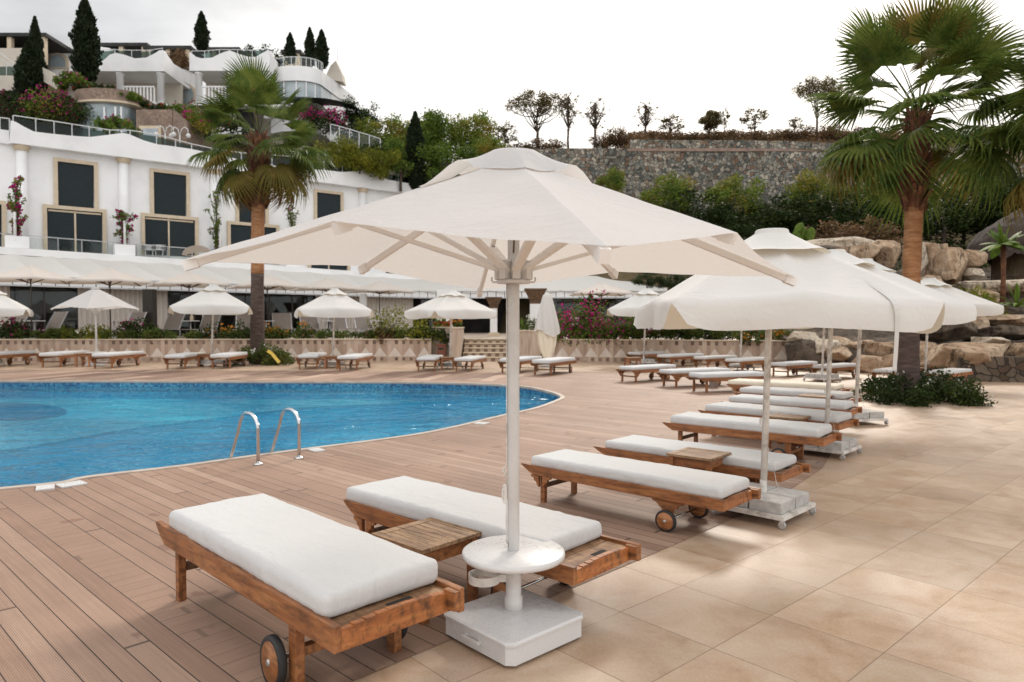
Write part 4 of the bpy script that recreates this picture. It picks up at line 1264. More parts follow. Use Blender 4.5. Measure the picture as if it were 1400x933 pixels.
m.grid(lambda u, v: closed(u, v, [(0.03, 2.78), (0.14, 2.66), (0.23, 2.3), (0.31, 1.9), (0.38, 1.5), (0.40, 1.25)], 0.4, 0.12), 64, 20)
m.build('upper_cloth', MAT['canvas'], cp)
m = MB()
m.grid(lambda u, v: closed(u, v, [(0.25, 1.8), (0.30, 1.3), (0.26, 0.8), (0.17, 0.35)], 1.4, 0.18), 64, 16)
m.build('lower_cloth', MAT['cushion_cream'], cp)
# ================================================================ plants
NR = np.random.RandomState(11)

def leaf_mesh(name, centers, radii, n, size, seed, flat=0.0, up=0.0, aspect=0.5, shell=0.35):
    """many small leaf faces scattered through clumps; returns one mesh of diamonds"""
    rs = np.random.RandomState(seed)
    C = np.asarray(centers, float)
    Rr = np.asarray(radii, float)
    if Rr.ndim == 1: Rr = np.repeat(Rr[:, None], 3, 1)
    w = Rr.prod(1) ** (2 / 3)
    ids = rs.choice(len(C), n, p=w / w.sum())
    d = rs.normal(size=(n, 3))
    d /= np.linalg.norm(d, axis=1)[:, None]
    rad = shell + (1 - shell) * rs.rand(n) ** 0.6
    rad *= 1 + 0.18 * rs.normal(size=n)
    P = C[ids] + d * rad[:, None] * Rr[ids]
    a = rs.normal(size=(n, 3)) + d * 0.6
    a[:, 2] = a[:, 2] * (1 - flat) + up
    a /= np.linalg.norm(a, axis=1)[:, None]
    b = rs.normal(size=(n, 3))
    b -= a * (a * b).sum(1)[:, None]
    b /= np.linalg.norm(b, axis=1)[:, None]
    s = size * (0.6 + 0.8 * rs.rand(n))[:, None]
    V = np.empty((n, 4, 3))
    V[:, 0] = P - a * s * 0.5
    V[:, 1] = P + b * s * aspect * 0.5
    V[:, 2] = P + a * s * 0.5
    V[:, 3] = P - b * s * aspect * 0.5
    Q = np.arange(4 * n).reshape(n, 4)
    me = bpy.data.meshes.new(name)
    me.vertices.add(4 * n)
    me.vertices.foreach_set('co', V.reshape(-1))
    me.loops.add(4 * n)
    me.loops.foreach_set('vertex_index', Q.reshape(-1))
    me.polygons.add(n)
    me.polygons.foreach_set('loop_start', np.arange(0, 4 * n, 4))
    me.update(calc_edges=True)
    me.validate()
    return me

def clumps(seed, n, rx, ry, rz, z0, r0, r1, flat_top=False):
    rs = np.random.RandomState(seed)
    C, Q = [], []
    while len(C) < n:
        p = rs.uniform(-1, 1, 3)
        if (p ** 2).sum() > 1: continue
        if flat_top and p[2] < -0.5: continue
        C.append((p[0] * rx, p[1] * ry, z0 + p[2] * rz))
        Q.append(rs.uniform(r0, r1))
    return np.array(C), np.array(Q)

def limbs(C, base, top, rad, k=7, seed=0, wob=0.15):
    """trunk + a few limbs reaching towards clump centres"""
    rs = random.Random(seed)
    m = MB()
    b, t = Vector(base), Vector(top)
    pts = [b.lerp(t, i / 5) + Vector((rs.uniform(-1, 1), rs.uniform(-1, 1), 0)) * wob * (0 if i == 0 else 1) * rad * 3 for i in range(6)]
    m.tube(pts, [rad * (1 - 0.55 * i / 5) for i in range(6)], 8)
    for c in rs.sample(list(map(tuple, C)), min(k, len(C))):
        s = pts[rs.randint(2, 5)]
        e = Vector(c)
        mid = s.lerp(e, 0.5) + Vector((0, 0, -0.08 * (e - s).length))
        m.tube([s, mid, e], [rad * 0.42, rad * 0.28, rad * 0.08], 6)
    return m

def tree_proto(name, cs, leaf_n, leaf, mat, h, rad, seed, trunk_top=None, flat=0.0, shell=0.3, k=9):
    C, Q = cs
    root = empty(name)
    limbs(C, (0, 0, 0), (0, 0, trunk_top or h), rad, k, seed).build('trunk', MAT['bark'], root)
    link('crown', leaf_mesh('crown', C, Q, leaf_n, leaf, seed, flat, shell=shell), MAT[mat], root)
    scan(root)
    return root

_used = {}
def plant(src, loc, s, label, cat='tree', group=None, rz=None, sz=None):
    if src.name in _used: o = copy_tree(src)
    else:
        o = src
        _used[src.name] = 1
    o.location = loc
    o.rotation_euler = (0, 0, rnd.uniform(0, 6.28) if rz is None else rz)
    o.scale = (s, s, sz or s)
    return tag(o, label, cat, group)

# ---------------------------------------------------------------- fan palms
def frond_mesh(seed, pet=1.0, blade=1.0, nseg=34, droop=0.35, spread=2.1, tip=0.30):
    rs = random.Random(seed)
    V, Fc = [], []
    def v(p):
        V.append(p)
        return len(V) - 1
    # petiole
    prev = None
    for i in range(6):
        t = i / 5
        x, z, w = pet * t, -0.10 * pet * t * t, 0.020 * (1 - 0.5 * t)
        ring = [v((x, -w, z)), v((x, 0, z + w * 0.7)), v((x, w, z)), v((x, 0, z - w * 0.7))]
        if prev:
            for k in range(4): Fc.append((prev[k], prev[(k + 1) % 4], ring[(k + 1) % 4], ring[k]))
        prev = ring
    hx, hz = pet, -0.10 * pet
    for k in range(nseg):
        f = (k + 0.5) / nseg * 2 - 1
        th = f * spread
        Rl = blade * (0.72 + 0.28 * math.cos(th * 0.62)) * rs.uniform(0.93, 1.05)
        hw = spread / nseg
        fold = 0.55 + 0.1 * rs.random()
        dr = droop * (0.7 + 0.6 * abs(f)) * rs.uniform(0.8, 1.25)
        pts = []
        for r_, wk in ((0.06, 1.0), (0.28, 1.05), (0.50, 1.05), (0.68, 0.80), (0.86, 0.36), (1.0, 0.02)):
            rr = Rl * r_
            wv = min(hw * min(rr, Rl * 0.60), 0.06 * blade) * wk
            dz = -dr * blade * (max(0, r_ - 0.25) ** 2) * 1.2 - (max(0, r_ - 0.6) ** 2) * tip * blade * rs.uniform(0.6, 2.4)
            shr = 1 - 0.18 * max(0, r_ - 0.6)
            cx, cy = math.cos(th) * rr * shr, math.sin(th) * rr * shr
            px, py = -math.sin(th), math.cos(th)
            cup = 0.10 * blade * (abs(f) ** 2) * r_
            z = hz + dz + cup
            pts.append((v((hx + cx + px * wv, cy + py * wv, z - wv * fold)), v((hx + cx, cy, z + wv * 0.25)), v((hx + cx - px * wv, cy - py * wv, z - wv * fold))))
        for a, b in zip(pts[:-1], pts[1:]):
            Fc.append((a[0], b[0], b[1], a[1]))
            Fc.append((a[1], b[1], b[2], a[2]))
    return np_mesh('frond', V, Fc)

def palm(name, label, base, crown_z, r0, r1, blade, pet, nfr, seed, boot_z, boot_r, red_z, lean=(0, 0), yellow=0.18, dead=4, group=None, only=None, elo=-50):
    rs = random.Random(seed)
    root = empty(name, base, 0, label, 'palm tree', group)
    top = Vector((lean[0], lean[1], crown_z))
    def c(z): return Vector((lean[0] * (z / crown_z) ** 1.5, lean[1] * (z / crown_z) ** 1.5, z))
    zs = [red_z * i / 16 for i in range(17)]
    MB().tube([c(z) for z in zs], [(r0 + (r1 - r0) * min(1, z / (red_z * 0.9)) + 0.18 * r0 * math.exp(-z / 0.35)) * (1 + 0.025 * math.sin(z * 37)) for z in zs], 20).build('trunk', MAT['palm_bark'], root)
    zs = [red_z - 0.01 + (boot_z - red_z + 0.2) * i / 12 for i in range(13)]
    MB().tube([c(z) for z in zs], [(r1 * 1.01) * (1 + 0.02 * math.sin(z * 41)) for z in zs], 20).build('upper_trunk', MAT['palm_bark_red'], root)
    # old leaf bases
    m = MB()
    m.tube([c(boot_z), c(crown_z)], [boot_r * 0.82, boot_r * 0.7], 14)
    N = 150
    for k in range(N):
        t = k / N
        z = boot_z - 0.05 + (crown_z - boot_z) * t
        an = k * 2.39996 + rs.uniform(-.2, .2)
        d = Vector((math.cos(an), math.sin(an), 0))
        rr = boot_r * (0.80 - 0.1 * t)
        L = boot_r * rs.uniform(0.7, 1.15)
        p = c(z) + d * rr
        e = p + d * L * rs.uniform(0.25, 0.6) + Vector((rs.uniform(-.05, .05), rs.uniform(-.05, .05), L * rs.uniform(0.5, 1.1)))
        m.bar(p - Vector((0, 0, L * 0.3)), e, boot_r * 0.28 * rs.uniform(0.7, 1.2), boot_r * 0.09, up=d)
    m.build('leaf_bases', MAT['palm_boot'], root)
    kinds = [frond_mesh(seed * 10 + i, pet, blade, droop=[0.18, 0.35, 0.55, 0.8][i], spread=[1.5, 1.9, 2.15, 2.0][i], tip=[0.12, 0.25, 0.5, 0.9][i]) for i in range(4)]
    mats = {}
    for i, me in enumerate(kinds):
        for mn in ('palm_green', 'palm_yellow', 'palm_dead'):
            mc = me.copy()
            mc.materials.append(MAT[mn])
            mats[i, mn] = mc
    for k in range(nfr):
        t = (k + 0.5) / nfr
        el = R(84) - R(84 - elo) * t ** 0.78 + R(rs.uniform(-13, 13))
        az = k * 2.39996 + rs.uniform(-.5, .5)
        if only and not (only[0] < (math.degrees(az) % 360) < only[1]): continue
        kind = 0 if t < 0.25 else (1 if t < 0.55 else (2 if t < 0.8 else 3))
        mn = 'palm_green'
        if t > 0.70 and rs.random() < yellow * 2.2: mn = 'palm_yellow'
        if t < 0.18 and rs.random() < 0.35: mn = 'palm_yellow' if rs.random() < .5 else 'palm_green'
        s = rs.uniform(0.86, 1.06) * (1.04 if t < 0.2 else 1.0)
        o = link('frond', mats[kind, mn], None, root)
        fwd = Vector((math.cos(az) * math.cos(el), math.sin(az) * math.cos(el), math.sin(el)))
        side = Vector((-math.sin(az), math.cos(az), 0))
        upv = fwd.cross(side)
        M3 = Matrix((fwd, side, upv)).transposed() @ Matrix.Rotation(R(rs.uniform(-28, 28)), 3, 'X')
        M4 = M3.to_4x4()
        M4.translation = c(crown_z - 0.22 * t * boot_r * 5) + fwd * boot_r * 0.35
        o.matrix_basis = M4 @ Matrix.Scale(s * rs.uniform(0.9, 1.1), 4)
    for k in range(dead):                                # dead fronds hanging against the trunk
        az = rs.uniform(0, 6.28) if k > 3 else (math.pi + 0.2 + 0.3 * (k // 2) if k % 2 == 0 else 0.15 - 0.3 * (k // 2))
        o = link('dead_frond', mats[3, 'palm_dead'], None, root)
        el = R(-78 + rs.uniform(-6, 8))
        fwd = Vector((math.cos(az) * math.cos(el), math.sin(az) * math.cos(el), math.sin(el)))
        side = Vector((-math.sin(az), math.cos(az), 0))
        M4 = Matrix((fwd, side, fwd.cross(side))).transposed().to_4x4()
        M4.translation = c(crown_z - 0.25 * (crown_z - boot_z)) + Vector((math.cos(az), math.sin(az), 0)) * boot_r * (1.1 if k % 2 == 0 else 2.1)
        o.matrix_basis = M4 @ Matrix.Diagonal((0.9, 0.42, 0.7, 1))
    return root

pr = gz(1241, 549)
palm('fan_palm', 'tall fan palm on the right with an orange upper trunk', pr, at(1250, 152, pr.y).z, 0.232, 0.172, 1.10, 1.22, 47, 3, at(1245, 284, pr.y).z, 0.25, at(1241, 420, pr.y).z, (0.13, 0), dead=0, yellow=0.12, elo=-38, group='fan palms')
pl = gz(352, 497)
palm('fan_palm', 'fan palm on the left in front of the white hotel', pl, at(358, 186, pl.y).z, 0.29, 0.25, 1.32, 1.45, 36, 5, at(357, 280, pl.y).z, 0.40, at(352, 375, pl.y).z, (0.15, 0), dead=7, yellow=0.24, elo=-42, group='fan palms')
pe = at(1497, 560, 12.6)
palm('fan_palm', 'yellowing palm fronds entering at the right edge of the picture', (pe.x, pe.y, 0), at(1490, 150, 12.6).z, 0.22, 0.17, 1.1, 1.0, 44, 8, 4.0, 0.3, 3.0, (0, 0), dead=0, yellow=0.6, group='fan palms')

# shrubs round the palm bases
def shrub(name, label, loc, rx, ry, rz, n, leaf, mat, seed, flowers=None, nf=0, cat='shrub', group=None, stem=True, nc=26, lift=0.45):
    root = empty(name, loc, 0, label, cat, group)
    rs = np.random.RandomState(seed)
    C = np.stack([rs.uniform(-1, 1, nc) * rx, rs.uniform(-1, 1, nc) * ry, rz * (lift + rs.uniform(-.35, .45, nc))], 1)
    k = 1 - 0.45 * ((C[:, 0] / rx) ** 2 + (C[:, 1] / ry) ** 2)
    C[:, 2] *= np.clip(k, 0.3, 1)
    Q = rs.uniform(0.22, 0.40, nc) * rz
    link('foliage', leaf_mesh('foliage', C, Q, n, leaf, seed), MAT[mat], root)
    if stem:
        m = MB()
        for i in range(10):
            c = C[i]
            m.tube([(c[0] * 0.3, c[1] * 0.3, 0), (c[0] * 0.8, c[1] * 0.8, c[2] * 0.6), tuple(c)], [0.02 * rz + .004, 0.014 * rz + .003, 0.004], 5)
        m.build('stems', MAT['bark'], root)
    if flowers:
        ids = rs.choice(nc, max(4, nc // 2), replace=False)
        F_ = C[ids] + np.array([0, 0, 0.14 * rz])
        link('blossoms', leaf_mesh('blossoms', F_, Q[ids] * 0.9, nf, leaf * 0.9, seed + 1, aspect=0.8), MAT[flowers], root)
    return root
ps = gz(1250, 548)
shrub('low_shrub', 'dark flowering shrub round the foot of the right palm', (ps.x + 0.02, ps.y - 0.25, 0.0), 1.05, 0.75, 0.66, 11000, 0.07, 'leaf_dark', 21, 'flower_white', 45, nc=60)
ps = gz(357, 498)
shrub('low_shrub', 'green shrub with pale flowers round the foot of the left palm', (ps.x + 0.2, ps.y - 0.35, 0.0), 1.05, 0.6, 0.75, 3000, 0.11, 'leaf_flowerbed', 22, 'flower_white', 80, nc=34)
p0, p1 = gz(365, 482, 0.55), gz(381, 497, 0.12)
m = MB()
q = [Vector((p0.x, p0.y - 1.5, 0.72)), Vector((p0.x + .2, p0.y - 1.6, 0.6)), Vector((p0.x + .42, p0.y - 1.7, 0.3)), Vector((p0.x + .58, p0.y - 1.75, 0.05))]
p0 = at(366, 480, ps.y - 1.0); p1 = at(382, 496, ps.y - 1.15)
q = [p0, p0.lerp(p1, .35) + Vector((0, 0, .06)), p0.lerp(p1, .7) + Vector((0, 0, .02)), p1]
for a, b in zip(q[:-1], q[1:]): m.bar(a, b, 0.12, 0.03, up=Vector((0, -1, 0.5)))
tag(m.build('yellow_strip', MAT['yellow']), 'bright yellow strip lying across the shrub of the left palm', 'strip')

# ---------------------------------------------------------------- cypresses
def cypress_proto(seed, h=10.0, r=1.0):
    rs = np.random.RandomState(seed)
    root = empty('cypress_tree')
    MB().tube([(0, 0, 0), (0, 0, h * 0.5), (0, 0, h * 0.93)], [r * 0.14, r * 0.09, 0.02], 8).build('trunk', MAT['bark'], root)
    n = 9000
    t = rs.rand(n) ** 0.8
    prof = np.interp(t, [0, 0.06, 0.25, 0.5, 0.75, 0.92, 1.0], [0.45, 0.75, 1.0, 0.92, 0.62, 0.28, 0.05])
    an = rs.uniform(0, 2 * np.pi, n)
    lump = 1 + 0.16 * np.sin(an * 3 + t * 17 + seed) + 0.12 * np.sin(an * 5 - t * 31)
    rad = r * prof * lump * (0.25 + 0.8 * rs.rand(n) ** 0.6)
    P = np.stack([np.cos(an) * rad, np.sin(an) * rad, h * (0.02 + 0.96 * t)], 1)
    a = np.stack([np.cos(an) * 0.35, np.sin(an) * 0.35, np.ones(n)], 1) + rs.normal(size=(n, 3)) * 0.22
    a /= np.linalg.norm(a, axis=1)[:, None]
    b = rs.normal(size=(n, 3))
    b -= a * (a * b).sum(1)[:, None]
    b /= np.linalg.norm(b, axis=1)[:, None]
    s = (0.35 + 0.5 * rs.rand(n))[:, None] * h * 0.055
    V = np.empty((n, 4, 3))
    V[:, 0] = P - a * s * 0.5; V[:, 1] = P + b * s * 0.24; V[:, 2] = P + a * s * 0.6; V[:, 3] = P - b * s * 0.24
    me = np_mesh('crown', V.reshape(-1, 3), np.arange(4 * n).reshape(n, 4))
    link('crown', me, MAT['leaf_cypress'], root)
    scan(root)
    return root
CY = [cypress_proto(s) for s in (31, 32)]
GC = 'dark cypresses among the villas'
for k, (u, v0, v1, wpx, Y, lab) in enumerate([
    (50, 22, 150, 22, 50.5, 'cypress with a jagged tip, behind the bushier one at the far left'),
    (41, 56, 172, 36, 48.5, 'broad bushy cypress at the far left, in front of a taller one'),
    (118, -4, 112, 32, 50.0, 'tallest thick cypress standing before the left villa'),
    (276, 15, 74, 18, 62.0, 'cypress rising behind the flat dark roof between the two villas'),
    (397, 44, 88, 14, 60.5, 'slimmest cypress of the three on the right villa terrace'),
    (424, 37, 92, 15, 60.0, 'gappy cypress in the middle of three on the right villa terrace'),
    (440, 40, 95, 17, 59.5, 'dense cypress at the right end of the villa terrace'),
    (568, 152, 262, 27, 53.0, 'lone cypress among green trees behind the hotel parapet')]):
    p = at(u, v1, Y)
    h = at(u, v0, Y).z - p.z
    r = wpx / 2 * Y / F
    plant(CY[k % 2], p, r / 1.0 * 1.0, lab, 'cypress', GC, sz=h / 10.0)

# ---------------------------------------------------------------- trees on the slope
TP = {}
TP['round'] = tree_proto('leafy_tree', clumps(41, 46, 2.2, 2.0, 1.6, 3.6, 0.45, 0.85), 7000, 0.20, 'leaf_autumn', 3.6, 0.14, 41)
TP['green'] = tree_proto('leafy_tree', clumps(42, 44, 2.3, 2.0, 1.5, 3.3, 0.45, 0.85), 7000, 0.20, 'leaf_mid', 3.4, 0.14, 42)
TP['dark'] = tree_proto('evergreen_tree', clumps(43, 40, 1.9, 1.7, 2.0, 3.0, 0.4, 0.75), 6500, 0.20, 'leaf_dark', 3.8, 0.14, 43)
TP['layer'] = tree_proto('young_pine', clumps(44, 30, 1.9, 1.7, 1.3, 2.7, 0.35, 0.65), 5000, 0.17, 'leaf_autumn', 3.3, 0.10, 44, flat=0.5)
TP['layerdark'] = tree_proto('young_pine', clumps(45, 34, 2.1, 1.8, 1.5, 2.3, 0.35, 0.65), 5500, 0.18, 'leaf_dark', 3.0, 0.10, 45, flat=0.5)
TP['yellow'] = tree_proto('yellow_shrub', clumps(46, 30, 1.8, 1.4, 0.9, 1.2, 0.35, 0.6), 5000, 0.15, 'leaf_yellow', 1.2, 0.07, 46)
TP['umbrella'] = tree_proto('umbrella_pine', clumps(47, 60, 3.4, 3.0, 1.1, 4.8, 0.34, 0.66, True), 4600, 0.20, 'leaf_pine', 4.0, 0.17, 47, trunk_top=4.2, flat=0.4, k=22)
TP['bushdry'] = tree_proto('dry_bush', clumps(48, 22, 1.5, 1.3, 0.7, 0.9, 0.3, 0.55), 3200, 0.15, 'leaf_brown', 0.9, 0.06, 48)
TP['bare'] = tree_proto('bare_tree', clumps(49, 46, 1.5, 1.2, 2.1, 4.1, 0.10, 0.26), 620, 0.17, 'leaf_pine', 5.6, 0.12, 49, k=46)
TP['small'] = tree_proto('small_tree', clumps(50, 26, 1.2, 1.1, 1.1, 2.3, 0.3, 0.5), 4200, 0.20, 'leaf_pine', 2.6, 0.07, 50, k=14)
TP['thin'] = tree_proto('thin_tree', clumps(51, 26, 1.3, 1.0, 1.2, 2.1, 0.15, 0.36), 900, 0.18, 'leaf_pine', 2.6, 0.07, 51, k=22)
HT = {'round': 5.5, 'green': 5.1, 'dark': 5.2, 'layer': 4.2, 'layerdark': 4.0, 'yellow': 2.3, 'umbrella': 6.0, 'bushdry': 1.8, 'bare': 6.2, 'small': 3.6, 'thin': 3.4}
def tree_px(kind, u, v0, v1, Y, lab, cat='tree', group=None, wide=1.0):
    p = at(u, v1, Y)
    h = at(u, v0, Y).z - p.z
    s = h / HT[kind]
    return plant(TP[kind], p, s * wide, lab, cat, group, sz=s)
GS = 'trees on the slope behind the hotel'
for a in [
 ('dark', 492, 134, 215, 57, 'dark dense tree beside the right corner of the villas'),
 ('round', 528, 160, 245, 56, 'tree with reddish patches left of the lone cypress', 1.2),
 ('green', 548, 190, 262, 52, 'low green tree just left of the lone cypress', 1.1),
 ('green', 602, 152, 250, 56, 'bright green tree directly right of the lone cypress', 1.0),
 ('round', 648, 154, 250, 57, 'tall green and rusty tree at the right end of the slope trees', 0.95),
 ('green', 612, 195, 275, 53, 'green tree low on the slope behind the parasol vent cap', 1.2),
 ('round', 668, 190, 262, 54, 'bushy tree showing just left of the parasol peak', 1.1),
 ('thin', 690, 168, 215, 58, 'thin half-bare tree next to the stone wall end', 1.3),
 ('round', 575, 165, 235, 60, 'rusty tree standing behind the lone cypress', 1.2)]:
    tree_px(a[0], a[1], a[2], a[3], a[4], a[5], group=GS, wide=a[6] if len(a) > 6 else 1.0)
GY = 'yellow-green shrubs behind the hotel parapet'
for u, v0, v1, Y, lab in [(462, 190, 232, 49.5, 'yellow-green shrub next to the left palm fronds'), (492, 200, 238, 50, 'yellow-green shrub right of the first, above the parapet glass'), (520, 205, 246, 50.5, 'greener low shrub, last above the parapet glass')]:
    tree_px('yellow', u, v0, v1, Y, lab, 'shrub', GY)
GK = 'trees on the ridge above the stone wall'
for kind, u, v0, v1, Y, lab, w in [
 ('umbrella', 735, 129, 202, 68, 'umbrella pine with a wide flat crown on the ridge', 1.08),
 ('bare', 777, 124, 206, 67, 'bare slender tree right of the umbrella pine', 1.1),
 ('bare', 814, 134, 202, 67, 'bare forked tree standing over the start of the wall', 1.5),
 ('bare', 882, 138, 194, 70, 'bare tree with an upright spray of twigs past the dark bush', 1.7),
 ('thin', 916, 158, 194, 71, 'small thin tree left of the dense round one', 1.9),
 ('small', 970, 150, 192, 71, 'dense little round tree on the ridge', 1.15),
 ('thin', 990, 148, 190, 72, 'twiggy sapling leaning off the dense round tree', 0.6),
 ('thin', 1032, 148, 190, 71, 'loose leafed tree alone on the ridge', 1.5),
 ('thin', 1086, 160, 186, 72, 'low scrubby tree left of the ridge pines', 1.5),
 ('umbrella', 1117, 108, 186, 69, 'tall pine on the ridge beside the palm fronds', 0.8),
 ('umbrella', 1148, 118, 184, 71, 'rusty pine partly hidden by the palm fronds', 0.55)]:
    tree_px(kind, u, v0, v1, Y, lab, 'tree', GK, w)
GB = 'dry bushes along the ridge'
k = 0
for u, v0, v1, Y, w, lab in [
 (700, 200, 226, 66, 1.5, 'rusty bush just behind the parasol peak'), (742, 192, 212, 66.5, 1.7, 'rusty bush under the umbrella pine'), (690, 196, 222, 64, 1.2, 'brown bush left of the wall end'),
 (830, 184, 206, 68, 1.2, 'brown bush beneath the bare forked tree'), (850, 176, 204, 68.5, 1.1, 'dark dense bush, tallest on the ridge'), (890, 183, 204, 69, 1.5, 'low brown bush at the foot of a bare tree'),
 (925, 182, 204, 69, 1.5, 'dark low bush under the small thin tree'), (965, 182, 204, 69, 1.6, 'red-brown bush under the dense round tree'), (1005, 180, 202, 69, 1.6, 'red-brown bush between two small ridge trees'),
 (1050, 180, 202, 69, 1.7, 'red-brown bush right of the loose leafed tree'), (1090, 176, 200, 69, 1.5, 'brown bush under the scrubby tree'), (1125, 174, 200, 69, 1.5, 'brown bush at the foot of the ridge pines'), (1165, 178, 202, 69, 1.6, 'brown bush seen between the palm fronds'), (1340, 180, 215, 69, 1.8, 'brown bush on the ridge right of the palm crown')]:
    tree_px('bushdry', u, v0, v1, Y, lab, 'bush', GB, w)
GW = 'young pines in front of the stone wall'
for kind, u, v0, v1, Y, w, lab in [
 ('layer', 838, 228, 285, 58, 0.9, 'small pine whose top shows over the parasol slope'),
 ('layer', 915, 236, 330, 55, 1.0, 'pine with orange tinted top left of the wall niche'),
 ('layerdark', 945, 262, 345, 53, 1.3, 'dark pine between the two tinted pines'),
 ('layer', 1003, 238, 335, 55, 1.0, 'young pine with a visible pale trunk before the wall'),
 ('layerdark', 985, 285, 355, 52, 1.3, 'dark low pine left of the second parasol top'),
 ('layerdark', 1058, 270, 350, 53, 1.3, 'dark spreading pine above the second parasol top'),
 ('layer', 1108, 234, 335, 54, 1.0, 'layered pine under the left palm fronds'),
 ('layerdark', 1100, 268, 345, 52, 1.4, 'dark pine behind the prickly pear'),
 ('layerdark', 1160, 262, 348, 52, 1.4, 'dark pine behind the rocks left of the palm trunk'),
 ('layer', 1195, 240, 330, 54, 1.1, 'layered pine hidden under the palm crown'),
 ('layerdark', 1215, 275, 350, 50, 1.3, 'dark pine right behind the palm trunk'),
 ('layerdark', 1290, 262, 350, 50, 1.5, 'dark pine right of the palm trunk'),
 ('layerdark', 1340, 250, 345, 50, 1.4, 'dark pine behind the thatched hut'),
 ('layer', 1318, 240, 330, 53, 1.2, 'layered pine between palm crown and hut'),
 ('layerdark', 1390, 235, 330, 50, 1.4, 'dark pine at the right edge above the hut')]:
    tree_px(kind, u, v0, v1, Y, lab, 'tree', GW, w)
GU = 'undergrowth'
k = 0
for u, v0, v1, Y, w, lab in [(885, 372, 398, 40, 1.6, 'dark shrub above the awning end'), (925, 374, 404, 40, 1.6, 'dark shrub seen under the parasol right tip'), (1180, 300, 350, 44, 1.1, 'tawny grass-like shrub left of the palm trunk'), (1135, 305, 352, 44, 1.2, 'tawny shrub beside the prickly pear')]:
    tree_px('layerdark' if k < 2 else 'bushdry', u, v0, v1, Y, lab, 'shrub', 'shrubs above the rocks', w)
    k += 1

# rocks garden plants: banana-like palm, prickly pears, ferns
def blade_plant(name, label, loc, n, L, W, mat, seed, elmin=15, elmax=80, trunk=0.0, group=None, cat='plant', dr=0.5):
    rs = random.Random(seed)
    root = empty(name, loc, 0, label, cat, group)
    if trunk: MB().tube([(0, 0, 0), (0.03, 0, trunk * 0.5), (0, 0, trunk)], [0.10, 0.075, 0.09], 10).build('trunk', MAT['palm_boot'], root)
    for k in range(n):
        m = MB()
        az, el = k * 2.4 + rs.uniform(-.3, .3), R(rs.uniform(elmin, elmax))
        l, w = L * rs.uniform(.75, 1.1), W * rs.uniform(.8, 1.1)
        d = Vector((math.cos(az), math.sin(az), 0))
        s = Vector((-math.sin(az), math.cos(az), 0))
        def fn(a, b):
            x = a * l
            p = d * (x * math.cos(el)) + Vector((0, 0, trunk + x * math.sin(el) - dr * l * a * a * math.cos(el)))
            ww = w * math.sin(math.pi * min(1, 0.08 + a * 0.92)) ** 0.7
            return p + s * (b - .5) * ww + Vector((0, 0, -abs(b - .5) * ww * 0.35))
        m.grid(fn, 8, 2)
        m.build('leaf', MAT[mat], root)
    return root
p = at(1370, 425, 25.5)
blade_plant('banana_plant', 'young banana-like palm standing before the thatched hut', p, 17, 1.05, 0.42, 'leaf_mid', 61, 0, 80, at(1370, 335, 25.5).z - p.z)
for i, (u, v, Y, L, lab) in enumerate([(1345, 428, 24.5, 0.9, 'small fern left of the banana-like palm'), (1390, 420, 24.5, 1.2, 'broad leaf clump right of the banana-like palm'), (1322, 425, 24.6, 0.8, 'pale green fern on the rocks by the last parasol')]):
    blade_plant('fern_clump', lab, at(u, v, Y), 22, L, 0.13, 'leaf_mid', 70 + i, 15, 75, group='ferns among the rocks', dr=.6)
p = at(1325, 432, 25.2)
shrub('low_shrub', 'bright green shrub on the rocks behind the last parasol', p, 1.0, 0.6, 0.9, 2500, 0.10, 'leaf_yellow', 77)
for i, (u, v, Y, H, lab) in enumerate([(1098, 334, 38, 1.5, 'prickly pear with tall pads beside the second parasol top'), (1135, 338, 38, 0.5, 'low prickly pear on the upper rocks')]):
    root = empty('prickly_pear', at(u, v, Y), 0, lab, 'cactus')
    m = MB()
    rs = random.Random(80 + i)
    for k in range(9):
        x, z, a = rs.uniform(-.45, .45) * H * .8, rs.uniform(0.1, 0.75) * H, rs.uniform(-.5, .5)
        ln = H * rs.uniform(.22, .34)
        ring = []
        Mx = Matrix.Translation((x, rs.uniform(-.2, .2), z)) @ Matrix.Rotation(a, 4, 'Y') @ Matrix.Rotation(rs.uniform(-1, 1), 4, 'Z') @ Matrix.Diagonal((ln * 0.62, ln * 0.16, ln, 1))
        bmesh.ops.create_icosphere(m.bm, subdivisions=2, radius=1.0, matrix=Mx)
    for f in m.bm.faces: f.smooth = True
    m.build('pads', MAT['leaf_mid'], root)

# ---------------------------------------------------------------- flower bed on the terrace wall
def bed(name, pts, w, h, n, leaf, mat, seed, z=1.0, kind='stuff', label='low green and yellow planting along the top of the patterned wall'):
    rs = np.random.RandomState(seed)
    C, Q = [], []
    pts = [Vector((p[0], p[1], 0)) for p in pts]
    for a, b in zip(pts[:-1], pts[1:]):
        L = (b - a).length
        for k in range(int(L / 0.28)):
            t = rs.rand()
            c = a.lerp(b, t)
            hh = h * (0.5 + 0.5 * noise.noise(Vector((c.x * 0.6, c.y, seed))) + 0.35 * rs.rand())
            C.append((c.x, c.y + rs.uniform(-w, w), z + max(0.05, hh * 0.6)))
            Q.append((0.26, 0.24, max(0.10, hh * 0.5)))
    o = link(name, leaf_mesh(name, C, Q, n, leaf, seed), MAT[mat])
    tag(o, label, 'flower bed', kind=kind)
    return o
# ================================================================ terrace, patterned wall, steps
TZ = 0.93
terr = [(-70, 28.9), (-2.9, 29.95), (-2.9, 31.6), (1.2, 31.6), (1.2, 30.1), (10.9, 27.3), (13.5, 30), (16, 60), (-70, 60)]
m = MB()
m.slab(terr, 0.0, TZ)
tag(m.build('terrace', mottled('terrace_stone', [(0.3, (0.28, 0.21, 0.16)), (0.7, (0.40, 0.31, 0.24))], 1.5, 0.6, 0.1, 20)), kind='structure')

